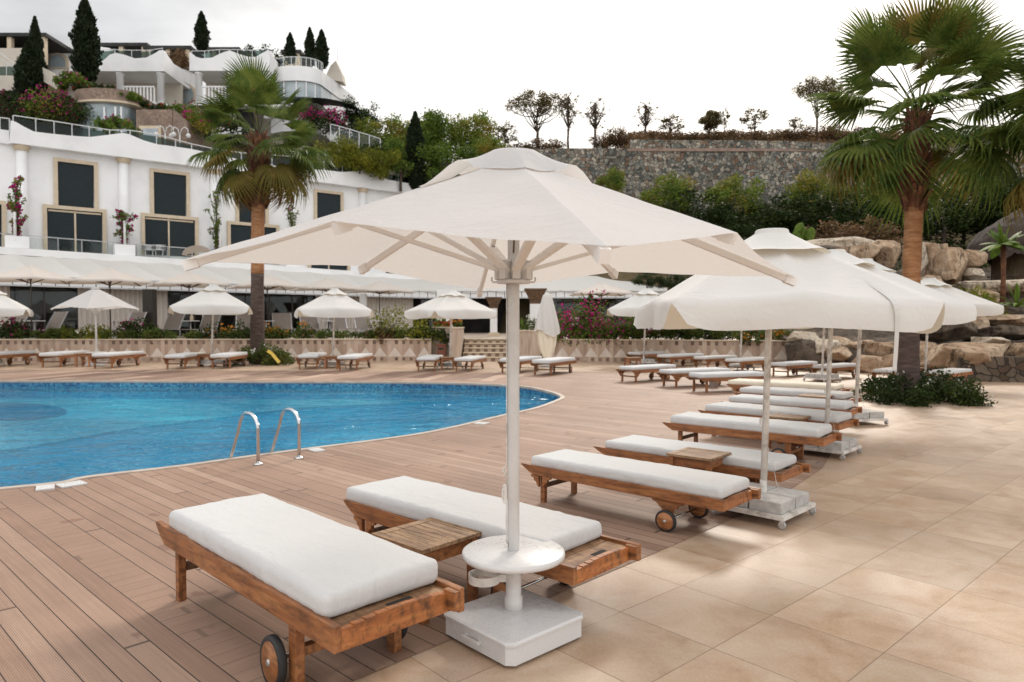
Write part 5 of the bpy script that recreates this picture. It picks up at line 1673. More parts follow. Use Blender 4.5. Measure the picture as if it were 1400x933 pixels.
def wall_run(a, b, h, name, label, th=0.35):
    a, b = Vector((*a, 0)), Vector((*b, 0))
    d = b - a
    m = MB()
    L = d.length
    m.box((L / 2, th / 2, h / 2), (L, th, h), bev=0.0)
    o = m.build(name, MAT['cladding'])
    o.location = a
    o.rotation_euler = (0, 0, math.atan2(d.y, d.x))
    o2 = MB().box((L / 2, th / 2, h + 0.0225), (L, th + 0.06, 0.045)).build('coping', MAT['tan_trim'], o)
    tag(o, label, 'wall')
    return o
wall_run((-66, 27.9), (-3.42, 29.55), 0.92, 'patterned_wall', 'beige terrace wall with triangle pattern, left of the steps')
wall_run((1.22, 29.75), (10.9, 26.9), 0.92, 'patterned_wall', 'beige terrace wall with triangle pattern, right of the steps')
st = empty('stone_steps', (-0.55, 29.6, 0), 0, 'flight of checkered stone steps up to the dark entrance', 'steps')
for k in range(5):
    z = TZ * (k + 1) / 5
    y0 = 0.4 * k
    s_ = MB().box((0, y0 + (2.1 - y0) / 2, z - TZ / 10 - 0.02), (3.1, 2.1 - y0, TZ / 5 - 0.04)).build('riser', MAT['step_check'], st)
    MB().box((0, y0 + (2.1 - y0) / 2 - 0.02, z - 0.018), (3.1, 2.1 - y0 + 0.04, 0.036)).build('tread', MAT['tan_trim'], s_)
for (x0, x1, y0, y1, h, lab) in [(-2.62, -2.18, 29.45, 31.6, 1.40, 'narrow striped stone pier left of the steps'), (-3.42, -2.66, 30.1, 31.6, 1.42, 'striped planter pier with red flowers left of the steps'), (0.30, 1.2, 29.4, 31.6, 1.28, 'wide striped stone pier right of the steps')]:
    o = MB().box(((x0 + x1) / 2, (y0 + y1) / 2, h / 2), (x1 - x0, y1 - y0, h)).build('stone_pier', MAT['striped_stone'])
    MB().box(((x0 + x1) / 2, (y0 + y1) / 2, h + 0.025), (x1 - x0 + 0.06, y1 - y0 + 0.06, 0.05)).build('coping', MAT['tan_trim'], o)
    tag(o, lab, 'pier', 'stone piers by the steps')
o = MB().box((-2.95, 29.25, 0.36), (0.34, 0.30, 0.68), bev=0.01).build('litter_bin', MAT['brown_bin'])
MB().box((-2.95, 29.25, 0.725), (0.38, 0.34, 0.05), bev=0.008).build('lid', MAT['brown_bin'], o)
MB().box((-2.95, 29.097, 0.56), (0.22, 0.006, 0.09)).build('slot', MAT['dark_room'], o)
tag(o, 'red-brown wooden litter bin beside the steps', 'bin')
shrub('flower_tuft', 'red flowers on the planter pier left of the steps', (-3.05, 30.4, 1.47), 0.32, 0.25, 0.42, 500, 0.11, 'leaf_mid', 91, 'flower_red', 260, stem=False, nc=12)
shrub('flower_tuft', 'orange-red flowers on the narrow pier beside the entrance', (-2.4, 30.6, 1.45), 0.18, 0.3, 0.40, 300, 0.10, 'leaf_flowerbed', 92, 'flower_orange', 120, stem=False, nc=10)
blade_plant('yucca_plant', 'spiky yucca on the wide pier right of the steps', (0.42, 30.0, 1.33), 18, 0.65, 0.06, 'leaf_mid', 93, 20, 85, dr=.3)
shrub('flower_tuft', 'pale flowering plant on the wide pier behind the closed parasol', (0.85, 30.1, 1.33), 0.35, 0.25, 0.55, 450, 0.11, 'leaf_flowerbed', 94, 'flower_white', 160, stem=False, nc=14)

# planting along the wall top
bed('flower_bed', [(-34, 29.2), (-18, 29.65), (-3.6, 30.0)], 0.32, 0.55, 15000, 0.11, 'leaf_flowerbed', 101, TZ, label='low green and yellow planting along the left terrace wall')
bed('flower_bed', [(1.5, 30.1), (10.8, 27.4)], 0.32, 0.62, 8000, 0.11, 'leaf_flowerbed', 102, TZ, label='low green planting along the right terrace wall')
GF = 'flowering plants on the terrace wall'
for u, Y, rx, rz, mt, fl, nf, lab in [
    (20, 29.6, 0.9, 0.9, 'leaf_dark', 'flower_pink', 160, 'dark plant with magenta blossoms at the left end of the wall'),
    (112, 29.7, 1.2, 0.75, 'leaf_yellow', 'flower_white', 120, 'yellow-green plant with tiny white blossoms left of the round-table parasol'),
    (185, 29.8, 1.0, 0.85, 'leaf_dark', 'flower_pink', 90, 'plant with a few pink blossoms right of the round-table parasol'),
    (318, 29.8, 1.3, 0.95, 'leaf_dark', 'flower_orange', 130, 'dark plant with orange blossoms left of the left palm trunk'),
    (400, 29.9, 1.2, 0.7, 'leaf_flowerbed', 'flower_orange', 160, 'plant with orange blossoms spilling over the wall, right of the left palm'),
    (553, 29.9, 1.35, 1.55, 'leaf_yellow', None, 0, 'large yellow-green bush on the wall left of the steps'),
    (585, 29.9, 0.8, 0.75, 'leaf_dark', None, 0, 'dark low plant between the yellow-green bush and the pier'),
    (520, 29.8, 0.9, 0.5, 'leaf_brown', None, 0, 'purplish brown plant in front of the terrace recliners'),
    (800, 29.6, 1.25, 1.75, 'leaf_mid', 'flower_pink', 620, 'tall bougainvillea full of magenta flowers behind the right wall'),
    (843, 29.2, 1.1, 1.5, 'leaf_mid', 'flower_pink', 420, 'bougainvillea with magenta flowers under the half hidden parasol'),
    (775, 29.7, 0.8, 1.0, 'leaf_mid', 'flower_white', 160, 'white flowered plant left of the tall bougainvillea'),
    (960, 28.6, 1.2, 0.95, 'leaf_dark', None, 0, 'dark plant hanging over the right wall'),
    (1045, 27.6, 1.1, 0.6, 'leaf_flowerbed', 'flower_orange', 260, 'orange flowered plant at the right end of the wall')]:
    p = at(u, 460, Y)
    shrub('flowering_shrub', lab, (p.x, Y + 0.1, TZ - 0.05), rx, 0.45, rz, 1700, 0.12, mt, int(u) + 5, fl, nf, group=GF, nc=26)
p = at(808, 440, 30.4)
o = plant(CY[1], (p.x, 30.6, TZ), 0.33, 'slim young cypress in front of the white curtain', 'cypress', sz=at(808, 402, 30.6).z * 0.1 - TZ * 0.1)

# ================================================================ restaurant under the terrace awning
P0, P1_, P2_ = at(-90, 400, 30.6), at(573, 400, 46.0), at(912, 400, 46.0)
rest = empty('restaurant', (-10, 44, TZ), 0, 'ground floor restaurant with glass front, curtains and cream awning', 'building')
def kid(name, mb, mat, root):
    o = mb.build(name, mat, root)
    loc = Vector(root.location)
    while root.parent is not None: root = root.parent
    o.location = -root.location if o.parent is root else Vector((0, 0, 0))
    return o
def fasz(p):
    if p.x < P1_.x: 
        t = (p.x - P0.x) / (P1_.x - P0.x)
        return 3.42 + (3.30 - 3.42) * t
    return 3.30
class Seg:
    def __init__(s, a, b):
        s.a, s.b = Vector((a.x, a.y, 0)), Vector((b.x, b.y, 0))
        s.L = (s.b - s.a).length
        s.e = (s.b - s.a) / s.L
        s.n = Vector((s.e.y, -s.e.x, 0))               # towards the pool
    def p(s, t, d=0.0, z=0.0): return s.a + s.e * t + s.n * d + Vector((0, 0, z))
    def px(s, u, d=0.0):                                 # distance along the wall where pixel column u meets it
        r = ray(u, 420)
        o = s.a + s.n * d
        den = r.x * s.e.y - r.y * s.e.x
        return (o.x * r.y - o.y * r.x) / den if False else ((r.y * o.x - r.x * o.y) / (r.x * s.e.y - r.y * s.e.x))
S1, S2 = Seg(P0, P1_), Seg(P1_, P2_)
for S in (S1, S2):
    z0, z1 = fasz(S.a), fasz(S.b)
    m = MB()
    nseg = int(S.L / 0.55)
    for k in range(nseg):
        t0, t1 = S.L * k / nseg + 0.02, S.L * (k + 1) / nseg - 0.02
        f = (t0 + t1) / 2 / S.L
        z = z0 + (z1 - z0) * f
        c = S.p((t0 + t1) / 2, 0, z + 0.21)
        m.box(c, (t1 - t0, 0.06, 0.40), math.atan2(S.e.y, S.e.x))
    kid('fascia', m, MAT['stucco'], rest)
    m = MB()
    m.bar(S.p(0, -0.04, z0 + 0.2), S.p(S.L, -0.04, z1 + 0.2), 0.03, 0.42)
    kid('fascia_gap', m, MAT['dark_metal'], rest)
    m = MB()
    m.bar(S.p(0, 0.02, z0 - 0.03), S.p(S.L, 0.02, z1 - 0.03), 0.14, 0.07)
    kid('gutter', m, MAT['grey_metal'], rest)
    # glass front
    npan = int(S.L / 1.35)
    for k in range(npan):
        t0, t1 = S.L * k / npan, S.L * (k + 1) / npan
        um = S.p((t0 + t1) / 2, -0.9)
        u = 700 + F * um.x / um.y
        zt = z0 + (z1 - z0) * (t0 / S.L) - 0.05
        if 628 < u < 745: continue                       # the open entrance
        m = MB()
        m.bar(S.p(t0, -0.9, (TZ + zt) / 2), S.p(t1, -0.9, (TZ + zt) / 2), 0.02, zt - TZ)
        kid('glass_panel', m, MAT['glass'], rest)
        m = MB()
        m.bar(S.p(t0, -0.9, TZ), S.p(t0, -0.9, zt), 0.07, 0.06, up=S.e)
        kid('mullion', m, MAT['dark_metal'], rest)
        cur = (100 < u < 238) or (250 < u < 262) or (470 < u < 572) or (u < 30) or (430 < u < 445) or (788 < u < 806)
        if cur:
            m = MB()
            ph = rnd.uniform(0, 6)
            def fn(a, b, t0=t0, t1=t1, zt=zt, ph=ph):
                return S.p(t0 + (t1 - t0) * a, -0.72 + 0.05 * math.sin(a * 38 + ph), TZ + 0.02 + (zt - TZ) * b)
            m.grid(fn, 60, 2)
            kid('curtain', m, MAT['curtain_white'] if u > 700 else MAT['curtain'], rest)
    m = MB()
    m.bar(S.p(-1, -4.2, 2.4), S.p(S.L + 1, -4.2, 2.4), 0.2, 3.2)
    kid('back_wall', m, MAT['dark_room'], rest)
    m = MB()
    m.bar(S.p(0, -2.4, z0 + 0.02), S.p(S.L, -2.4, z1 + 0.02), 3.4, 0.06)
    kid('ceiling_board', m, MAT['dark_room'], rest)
# awning cloth rising from the fascia to the hotel slab
def back_pt(S, f):
    if S is S1:
        u = -90 + (573 + 90) * f
        v = 336 + (377 - 336) * max(0, u + 20) / 590 + 4
        Y = 34.6 + (50.5 - 34.6) * f
    else:
        u = 573 + (912 - 573) * f
        v = [381, 366, 369, 374, 392][0] if f <= 0 else (381 - 15 * min(1, f / 0.5) if f < 0.5 else 366 + 26 * ((f - 0.5) / 0.5) ** 1.3)
        Y = 50.5
    return at(u, v, Y)
for S, nb in ((S1, 13), (S2, 7)):
    for k in range(nb):
        m = MB()
        f0, f1 = k / nb, (k + 1) / nb
        def fn(a, b, f0=f0, f1=f1):
            f = f0 + (f1 - f0) * a
            z = fasz(S.a) + (fasz(S.b) - fasz(S.a)) * f
            lo = S.p(S.L * f, 0.12, z + 0.43)
            hi = back_pt(S, f)
            p = lo.lerp(hi, b)
            p.z -= 0.16 * math.sin(math.pi * a) * (1 - 0.6 * b) + 0.10 * math.sin(math.pi * b) - 0.02
            return p
        m.grid(fn, 10, 8)
        kid('awning_cloth', m, MAT['awning'], rest)
    m = MB()
    m.bar(S.p(0, 0.06, fasz(S.a) + 0.42), S.p(S.L, 0.06, fasz(S.b) + 0.42), 0.07, 0.05)
    kid('awning_rail', m, MAT['white_paint'], rest)
# columns with carved capitals at the entrance
for u, Y, ztop, w, rings in [(675, 36.0, 2.95, 0.42, 1), (732, 33.4, 3.26, 0.52, 0)]:
    p = at(u, 440, Y)
    m = MB()
    hcap = 0.55 if rings else 0.72
    if rings:
        for k in range(3): m.box((p.x, p.y, TZ + 0.2 + (ztop - hcap - TZ - 0.2) * (k + .5) / 3), (w * .85, w * .85, (ztop - hcap - TZ - 0.2) / 3 - 0.03))
        m.box((p.x, p.y, TZ + 0.7), (w * .78, w * .78, 1.3))
    else: m.box((p.x, p.y, (TZ + ztop - hcap) / 2), (w, w, ztop - hcap - TZ))
    c = kid('column', m, MAT['stucco'], rest)
    m = MB()
    z = ztop - hcap
    for a, b, h in ((1.0, 1.1, .12), (0.95, 1.15, .1), (1.15, 1.5, .2), (1.5, 1.9, .2), (2.0, 2.05, .08)):
        vb = [m.bm.verts.new((p.x + sx * w / 2 * a, p.y + sy * w / 2 * a, z)) for sx, sy in ((-1, -1), (1, -1), (1, 1), (-1, 1))]
        z += h * hcap / 0.7
        vt = [m.bm.verts.new((p.x + sx * w / 2 * b, p.y + sy * w / 2 * b, z)) for sx, sy in ((-1, -1), (1, -1), (1, 1), (-1, 1))]
        for q in range(4): m.bm.faces.new((vb[q], vb[(q + 1) % 4], vt[(q + 1) % 4], vt[q]))
        m.bm.faces.new(vb[::-1]); m.bm.faces.new(vt)
    o = m.build('capital', MAT['capital'], c)
    m = MB()
    if rings:
        m.box((p.x, p.y, TZ + 0.06), (w * 1.5, w * 1.5, 0.12)); m.box((p.x, p.y, TZ + 0.16), (w * 1.2, w * 1.2, 0.08))
        m.build('column_base', MAT['tan_trim'], c)
for u, Y, w in ((608, 34.0, 0.75), (205, 33.8, 0.5), (285, 35.4, 0.45), (497, 39.5, 0.35)):
    p = at(u, 440, Y)
    m = MB()
    m.box((p.x, p.y, (TZ + 3.25) / 2), (w, 0.4, 3.25 - TZ))
    kid('column', m, MAT['dark_metal'] if u == 205 else MAT['stucco'], rest)

# ---------------------------------------------------------------- terrace furniture
def recliner():
    root = empty('recliner')
    tm, fm = MAT['taupe_mesh'], MAT['grey_metal']
    MB().box((0, -0.62, 0.36), (0.60, 1.25, 0.03), bev=0.01).build('seat', tm, root)
    m = MB()
    m.box((0, 0, 0.42), (0.60, 0.03, 0.84), bev=0.01)
    bmesh.ops.transform(m.bm, matrix=Matrix.Translation((0, 0, 0.36)) @ Matrix.Rotation(R(-24), 4, 'X'), verts=m.bm.verts)
    m.build('backrest', tm, root)
    m = MB()
    for s in (-1, 1):
        m.bar((s * 0.31, -1.26, 0.36), (s * 0.31, 0.02, 0.36), 0.03)
        m.bar((s * 0.31, 0.0, 0.36), (s * 0.31, 0.335, 1.13), 0.03)
    m.build('frame', fm, root)
    for a in (-1, 1):
        for y in (-1.1, 0.05):
            MB().bar((a * 0.31, y, 0), (a * 0.31, y, 0.35), 0.03, up=Vector((1, 0, 0))).build('leg', fm, root)
    scan(root)
    return root
RC = recliner()
rc_list = [(19, 31.0, -0.45, 'taupe recliner nearest the left edge of the terrace'), (71, 31.6, -0.45, 'taupe recliner behind yellow flowers, left of the round-table parasol'), (180, 33.0, -0.35, 'taupe recliner just right of the round-table parasol'),
           (234, 33.6, -0.3, 'taupe recliner before the grey curtains under the sagging parasol'), (284, 34.2, -0.2, 'taupe recliner behind the pole of the sagging parasol'), (336, 35.4, 0.3, 'taupe recliner just left of the left palm trunk'),
           (386, 36.2, 0.4, 'taupe recliner just right of the left palm trunk'), (424, 36.8, 0.5, 'taupe recliner left of the pole under the middle white parasol'), (463, 37.4, 0.55, 'taupe recliner right of the pole under the middle white parasol'),
           (498, 38.0, 0.6, 'taupe recliner with its back before the light curtain'), (531, 38.4, 0.65, 'taupe recliner partly behind the yellow-green bush'),
           (899, 33.5, 0.3, 'taupe recliner seen below the strap parasol valance, left one'), (938, 33.5, 0.5, 'taupe recliner seen below the strap parasol valance, right one')]
for k, (u, Y, yw, lab) in enumerate(rc_list):
    o = RC if k == 0 else copy_tree(RC)
    p = at(u, 440, Y)
    o.location = (p.x, Y, TZ)
    o.rotation_euler = (0, 0, yw)
    o.scale = (1.5, 1.3, 1.08)
    tag(o, lab, 'recliner', 'taupe recliners on the terrace')
def round_tbl():
    root = empty('round_table')
    MB().lathe([(0.001, 0.62), (0.36, 0.62), (0.375, 0.635), (0.36, 0.65), (0.001, 0.65)], n=24, cap=False).build('tabletop', MAT['white_slab'], root)
    MB().lathe([(0.22, 0.0), (0.22, 0.03), (0.04, 0.06), (0.035, 0.62)], n=16).build('leg', MAT['white_paint'], root)
    scan(root)
    return root
RT = round_tbl()
for k, (u, Y, lab) in enumerate([(47, 31.3, 'small white table between the two leftmost recliners'), (156, 32.4, 'small white table left of the recliner by the round-table parasol'), (260, 33.6, 'small white table with a lantern between two recliners'), (364, 35.5, 'small white table right behind the left palm trunk'), (446, 36.9, 'small white table between the recliners under the middle parasol'), (517, 38.0, 'small white table beside the yellow-green bush')]):
    o = RT if k == 0 else copy_tree(RT)
    p = at(u, 440, Y)
    o.location = (p.x, Y, TZ + (0.0 if k else 0))
    o.scale = (1.15, 1.15, 1.25)
    tag(o, lab, 'table', 'small white tables between the recliners')
p = at(260, 440, 33.4)
ln = empty('table_lantern', (p.x, 33.55, TZ + 0.815), 0, 'small tan lantern on the white table between two recliners', 'lantern')
MB().lathe([(0.11, 0), (0.11, 0.02), (0.02, 0.03)], n=12).build('lantern_base', MAT['tan_trim'], ln)
MB().lathe([(0.08, 0.02), (0.09, 0.15), (0.05, 0.26), (0.01, 0.34)], n=12).build('lantern_body', MAT['flower_orange'] if False else MAT['tan_trim'], ln)

def terrace_parasol():
    root = empty('terrace_parasol')
    h = 1.62
    tp = []
    for k in range(8):
        ang = math.pi / 4 * k + math.pi / 4
        r = h / max(abs(math.cos(ang)), abs(math.sin(ang)))
        tp.append(Vector((math.cos(ang) * r, math.sin(ang) * r, 2.50 + (0.06 if k % 2 else 0))))
    ap = Vector((0, 0, 3.12))
    canopy('canopy', tp, ap, 0.08, MAT['canvas_beige'], root, 0.04, 0.03, 8, 6, hem=0.05)
    MB().lathe([(0.06, 3.15), (0.30, 3.03), (0.31, 3.0)], n=16, cap=True).build('vent_cap', MAT['canvas_beige'], root)
    MB().tube([(0, 0, 0.05), (0, 0, 3.1)], 0.028, 10).build('pole', MAT['dark_metal'], root)
    MB().lathe([(0.3, 0), (0.3, 0.05), (0.05, 0.08)], n=16).build('base', MAT['concrete'], root)
    for T in tp:
        d = Vector((T.x, T.y, 0)).normalized()
        MB().bar(ap + d * 0.05 - Vector((0, 0, .03)), T - d * 0.04 - Vector((0, 0, .035)), 0.03, 0.035).build('rib', MAT['capital'], root)
        MB().bar(Vector((0, 0, 2.38)) + d * 0.04, ap.lerp(T, 0.55) - Vector((0, 0, .045)), 0.035, 0.03).build('strut', MAT['capital'], root)
    scan(root)
    return root
TPA = terrace_parasol()
for k, (u, v, lab) in enumerate([(43, 363, 'beige terrace parasol nearest the left edge'), (151, 367, 'beige terrace parasol above the round-table parasol'), (259, 372, 'beige terrace parasol behind the sagging white parasol'), (366, 376, 'beige terrace parasol half hidden by the left palm trunk'), (449, 380, 'beige terrace parasol behind the middle white parasol'), (519, 384, 'beige terrace parasol before the light curtain, with its dark pole in view'), (822, 396, 'beige terrace parasol above the bougainvillea')]):
    o = TPA if k == 0 else copy_tree(TPA)
    zt = TZ + 3.15
    Y = (zt - HC) * F / (441 - v)
    if k == 6: Y = 39.0
    p = at(u, 441, Y)
    o.location = (p.x, Y, TZ if k < 6 else TZ - 0.2)
    o.rotation_euler = (0, 0, math.atan2(S1.e.y, S1.e.x) if k < 6 else 0.1)
    o.scale = (0.95, 0.95, 1.0)
    tag(o, lab, 'parasol', 'beige parasols on the terrace')

# ================================================================ the white hotel
A0, A1 = at(0, 300, 38.0), at(530, 300, 52.2)
H1 = Seg(A0, A1)
hot = empty('hotel_building', (A0.x, A0.y, TZ), 0, 'white hotel building with tan framed dark windows and wavy parapet', 'building')
def fp(u, v, d=0.0):
    r = ray(u, v)
    o = Vector((0, 0, HC))
    q = H1.a + H1.n * d
    t = (q - o).dot(H1.n) / r.dot(H1.n)
    return o + r * t
def extr(m, pts, vec):
    a = [m.bm.verts.new(p) for p in pts]
    b = [m.bm.verts.new(Vector(p) + vec) for p in pts]
    m.bm.faces.new(a); m.bm.faces.new(b[::-1])
    n = len(pts)
    for i in range(n): m.bm.faces.new((a[i], b[i], b[(i + 1) % n], a[(i + 1) % n]))
    return m
ZB, ZC = 5.0, 11.33
m = MB()
q0, q1 = fp(-120, 300, 0), fp(760, 300, 0)
extr(m, [Vector((q0.x, q0.y, ZB)), Vector((q1.x, q1.y, ZB)), Vector((q1.x, q1.y, ZC)), Vector((q0.x, q0.y, ZC))], -H1.n * 4.0)
kid('facade_wall', m, MAT['stucco'], hot)
m = MB()
top = [(15, 165), (22, 167), (32, 173), (46, 180), (70, 183), (100, 186), (123, 187.5), (145, 185), (168, 182), (176, 183.5), (196, 192), (215, 197.5), (235, 200), (262, 204), (300, 212), (330, 219), (352, 220), (376, 227), (405, 231), (443, 232.5), (468, 235.5), (490, 234), (503, 232), (515, 238), (530, 246), (560, 251), (600, 257), (640, 256), (680, 262)]
ptsu = [fp(u, v, 0.55) for u, v in top]
qa, qb = fp(15, 300, 0.55), fp(680, 300, 0.55)
extr(m, ptsu + [Vector((qb.x, qb.y, ZC)), Vector((qa.x, qa.y, ZC))], -H1.n * 0.35)
kid('parapet', m, MAT['stucco'], hot)
m = MB()
qa, qb = fp(-120, 300, 0.15), fp(14.8, 300, 0.15)
zt = fp(8, 178, 0.15).z
extr(m, [Vector((qa.x, qa.y, zt)), Vector((qb.x, qb.y, zt)), Vector((qb.x, qb.y, ZC + 0.002)), Vector((qa.x, qa.y, ZC + 0.002))], -H1.n * 0.3)
kid('parapet', m, MAT['stucco'], hot)
m = MB()                                                   # soffit closing the parapet overhang
qa, qb = fp(15, 300, 0.55), fp(680, 300, 0.55)
extr(m, [Vector((qa.x, qa.y, ZC)), Vector((qb.x, qb.y, ZC)), Vector((qb.x, qb.y, ZC + 0.12)) - H1.n * 0.0, Vector((qa.x, qa.y, ZC + 0.12))], -H1.n * 0.54)
bmesh.ops.translate(m.bm, vec=-H1.n * 0.003 + Vector((0, 0, 0.004)), verts=m.bm.verts)
kid('soffit', m, MAT['stucco'], hot)
for u in (31, 170, 294, 400, 496, 590):
    c = fp(u, 300, 0.10)
    m = MB()
    m.lathe([(0.27, ZB), (0.27, ZC - 0.28)], (c.x, c.y, 0), 20)
    col = kid('column', m, MAT['stucco'], hot)
    m = MB()
    m.lathe([(0.27, ZC - 0.30), (0.34, ZC - 0.26), (0.30, ZC - 0.2), (0.38, ZC - 0.12), (0.42, ZC - 0.003)], (c.x, c.y, 0), 20)
    m.build('capital', MAT['tan_trim'], col)
def rectf(m, u0, u1, v0, v1, d, vec, vslope=0.0):
    """box from a pixel rectangle on the facade (top/bottom kept level in space)"""
    a, b, c, e = fp(u0, v0, d), fp(u1, v0, d), fp(u1, v1, d), fp(u0, v1, d)
    zt = fp((u0 + u1) / 2, v0, d).z
    zb = fp((u0 + u1) / 2, v1, d).z
    extr(m, [Vector((e.x, e.y, zb)), Vector((c.x, c.y, zb)), Vector((b.x, b.y, zt)), Vector((a.x, a.y, zt))], vec)
    return zb, zt
def hwin(parts, mull=None, arch=None):
    """one window of the hotel: tan frame, dark blind panes, mullions"""
    m = MB()
    fw = 0.20
    for (u0, u1, v0, v1, open_bottom) in parts:
        a, b = fp(u0, v0, 0), fp(u1, v0, 0)
        zt, zb = fp((u0 + u1) / 2, v0, 0).z, fp((u0 + u1) / 2, v1, 0).z
        for p, s in ((a, -1), (b, 1)):
            x = Vector((p.x, p.y, 0)) + H1.e * s * fw / 2 + H1.n * 0.07
            m.bar(x + Vector((0, 0, zb)), x + Vector((0, 0, zt + (fw if not arch or open_bottom else 0))), 0.14, fw, up=H1.e)
        if not (arch and not open_bottom):
            x0, x1 = Vector((a.x, a.y, zt + fw / 2 - 0.002)) + H1.n * 0.068, Vector((b.x, b.y, zt + fw / 2 - 0.002)) + H1.n * 0.068
            m.bar(x0, x1, 0.136, fw - 0.004)
        else:
            c = (a + b) / 2
            rr = ((b - a).length) / 2
            for k in range(12):
                t0, t1 = math.pi * k / 12, math.pi * (k + 1) / 12
                P = lambda t: Vector((c.x, c.y, zt)) + H1.e * (rr + fw / 2) * math.cos(t) + Vector((0, 0, (rr + fw / 2) * math.sin(t))) + H1.n * 0.07
                m.bar(P(t0), P(t1), 0.14, fw, up=H1.n.cross(P(t1) - P(t0)))
    root = kid('window', m, MAT['tan_trim'], hot)
    for (u0, u1, v0, v1, ob) in parts:
        m = MB()
        rectf(m, u0, u1, v0, v1, 0.004, H1.n * 0.02)
        if arch and not ob:
            a, b = fp(u0, v0, 0), fp(u1, v0, 0)
            c = (a + b) / 2
            zt = fp((u0 + u1) / 2, v0, 0).z
            rr = (b - a).length / 2
            extr(m, [Vector((c.x, c.y, zt)) + H1.n * 0.004 + H1.e * rr * math.cos(t) + Vector((0, 0, rr * math.sin(t))) for t in [math.pi * k / 16 for k in range(17)]], H1.n * 0.02)
        m.build('pane', MAT['blind'], root)
    if mull:
        m = MB()
        for (u0, v0, u1, v1) in mull:
            a, b = fp(u0, v0, 0.04), fp(u1, v1, 0.04)
            if abs(u0 - u1) < 0.1: b = Vector((a.x, a.y, b.z))
            else: b.z = a.z
            m.bar(a, b, 0.05, 0.09, up=H1.e if abs(u0 - u1) < .1 else Vector((0, 0, 1)))
        m.build('mullion', MAT['tan_trim'], root)
hwin([(78.5, 128, 224, 287, 0), (64, 139.5, 288, 345, 1)], [(102.5, 289, 102.5, 345), (66, 287.5, 138, 287.5)])
hwin([(209.5, 254, 238, 297, 0), (197.5, 266, 299, 350, 1)], [(230.5, 299, 230.5, 350), (199, 298.5, 264, 298.5)])
hwin([(-24, 2, 279, 345, 1)], None)
hwin([(326, 362, 268, 308, 0), (314.5, 377, 309.5, 360, 1)], [(346, 310, 346, 360)], arch=True)
hwin([(432.5, 465, 265, 310, 0), (424, 474, 311, 370, 1)], [(449, 312, 449, 370)])
hwin([(534, 566, 284, 325, 0)], None)
# balcony slab with glass railing
def bpt(u, v, Y0=36.0, Y1=50.0): return at(u, v, Y0 + (Y1 - Y0) * u / 560)
m = MB()
sl = []
for u in (-120, 0, 140, 280, 420, 560, 700):
    v = 337.5 + (376 - 337.5) * u / 560
    sl.append((bpt(u, v), bpt(u, v + 10 - 2.5 * u / 560)))
for (a, b), (c, e) in zip(sl[:-1], sl[1:]):
    bk = -H1.n * 4.2
    m.bm.faces.new([m.bm.verts.new(p) for p in (a, b, e, c)])
    m.bm.faces.new([m.bm.verts.new(p) for p in (a, c, c + bk, a + bk)])
    m.bm.faces.new([m.bm.verts.new(p) for p in (b, b + bk, e + bk, e)])
bmesh.ops.remove_doubles(m.bm, verts=m.bm.verts, dist=1e-4)
slab = kid('balcony_slab', m, MAT['stucco'], hot)
m = MB()
mp, mg = MB(), MB()
us = [-40, -8, 40, 82, 115, 150, 190, 234, 268, 300]
pv = None
for u in us:
    b = bpt(u, 337.5 + 38.5 * u / 560) - H1.n * 0.95
    t = b + Vector((0, 0, 0.78))
    mp.bar(b, t, 0.05, up=Vector((1, 0, 0)))
    if pv is not None:
        mp.bar(pv[1], t, 0.05)
        mg.bar(pv[0].lerp(pv[1], .5), b.lerp(t, .5), 0.012, 0.62)
    pv = (b, t)
rl = kid('railing', mp, MAT['grey_metal'], hot)
mg.build('glass', MAT['glass'], rl)
# glass railing on top of the parapet
def railing(name, pxs, plane, root, hz, mat_post='grey_metal', glass='glass_green', w=0.05, mid=None, n=None):
    mp, mg = MB(), MB()
    pv = None
    for u, v in pxs:
        t = plane(u, v)
        b = t - Vector((0, 0, hz))
        mp.bar(b, t, w, up=Vector((1, 0, 0)))
        if pv is not None:
            mp.bar(pv[1], t, w)
            if glass: mg.bar(pv[0].lerp(pv[1], .46), b.lerp(t, .46), 0.012, hz * 0.86)
        pv = (b, t)
    r_ = kid(name, mp, MAT[mat_post], root)
    if glass: mg.build('glass', MAT[glass], r_)
    return r_
railing('roof_railing', [(18, 158), (49, 162.5), (74, 166), (98.5, 170), (122, 173.5), (150, 178), (178, 178.5), (214, 184), (240, 191), (262, 197), (290, 203), (330, 209), (372, 212), (410, 215), (443, 219), (468, 224), (500, 229.5), (530, 236), (545, 239), (560, 242), (590, 248)], lambda u, v: fp(u, v, 0.2), hot, 1.15)
railing('roof_railing', [(-60, 157), (-30, 159), (0, 161), (13, 162.5)], lambda u, v: fp(u, v, 0.0), hot, 1.0)

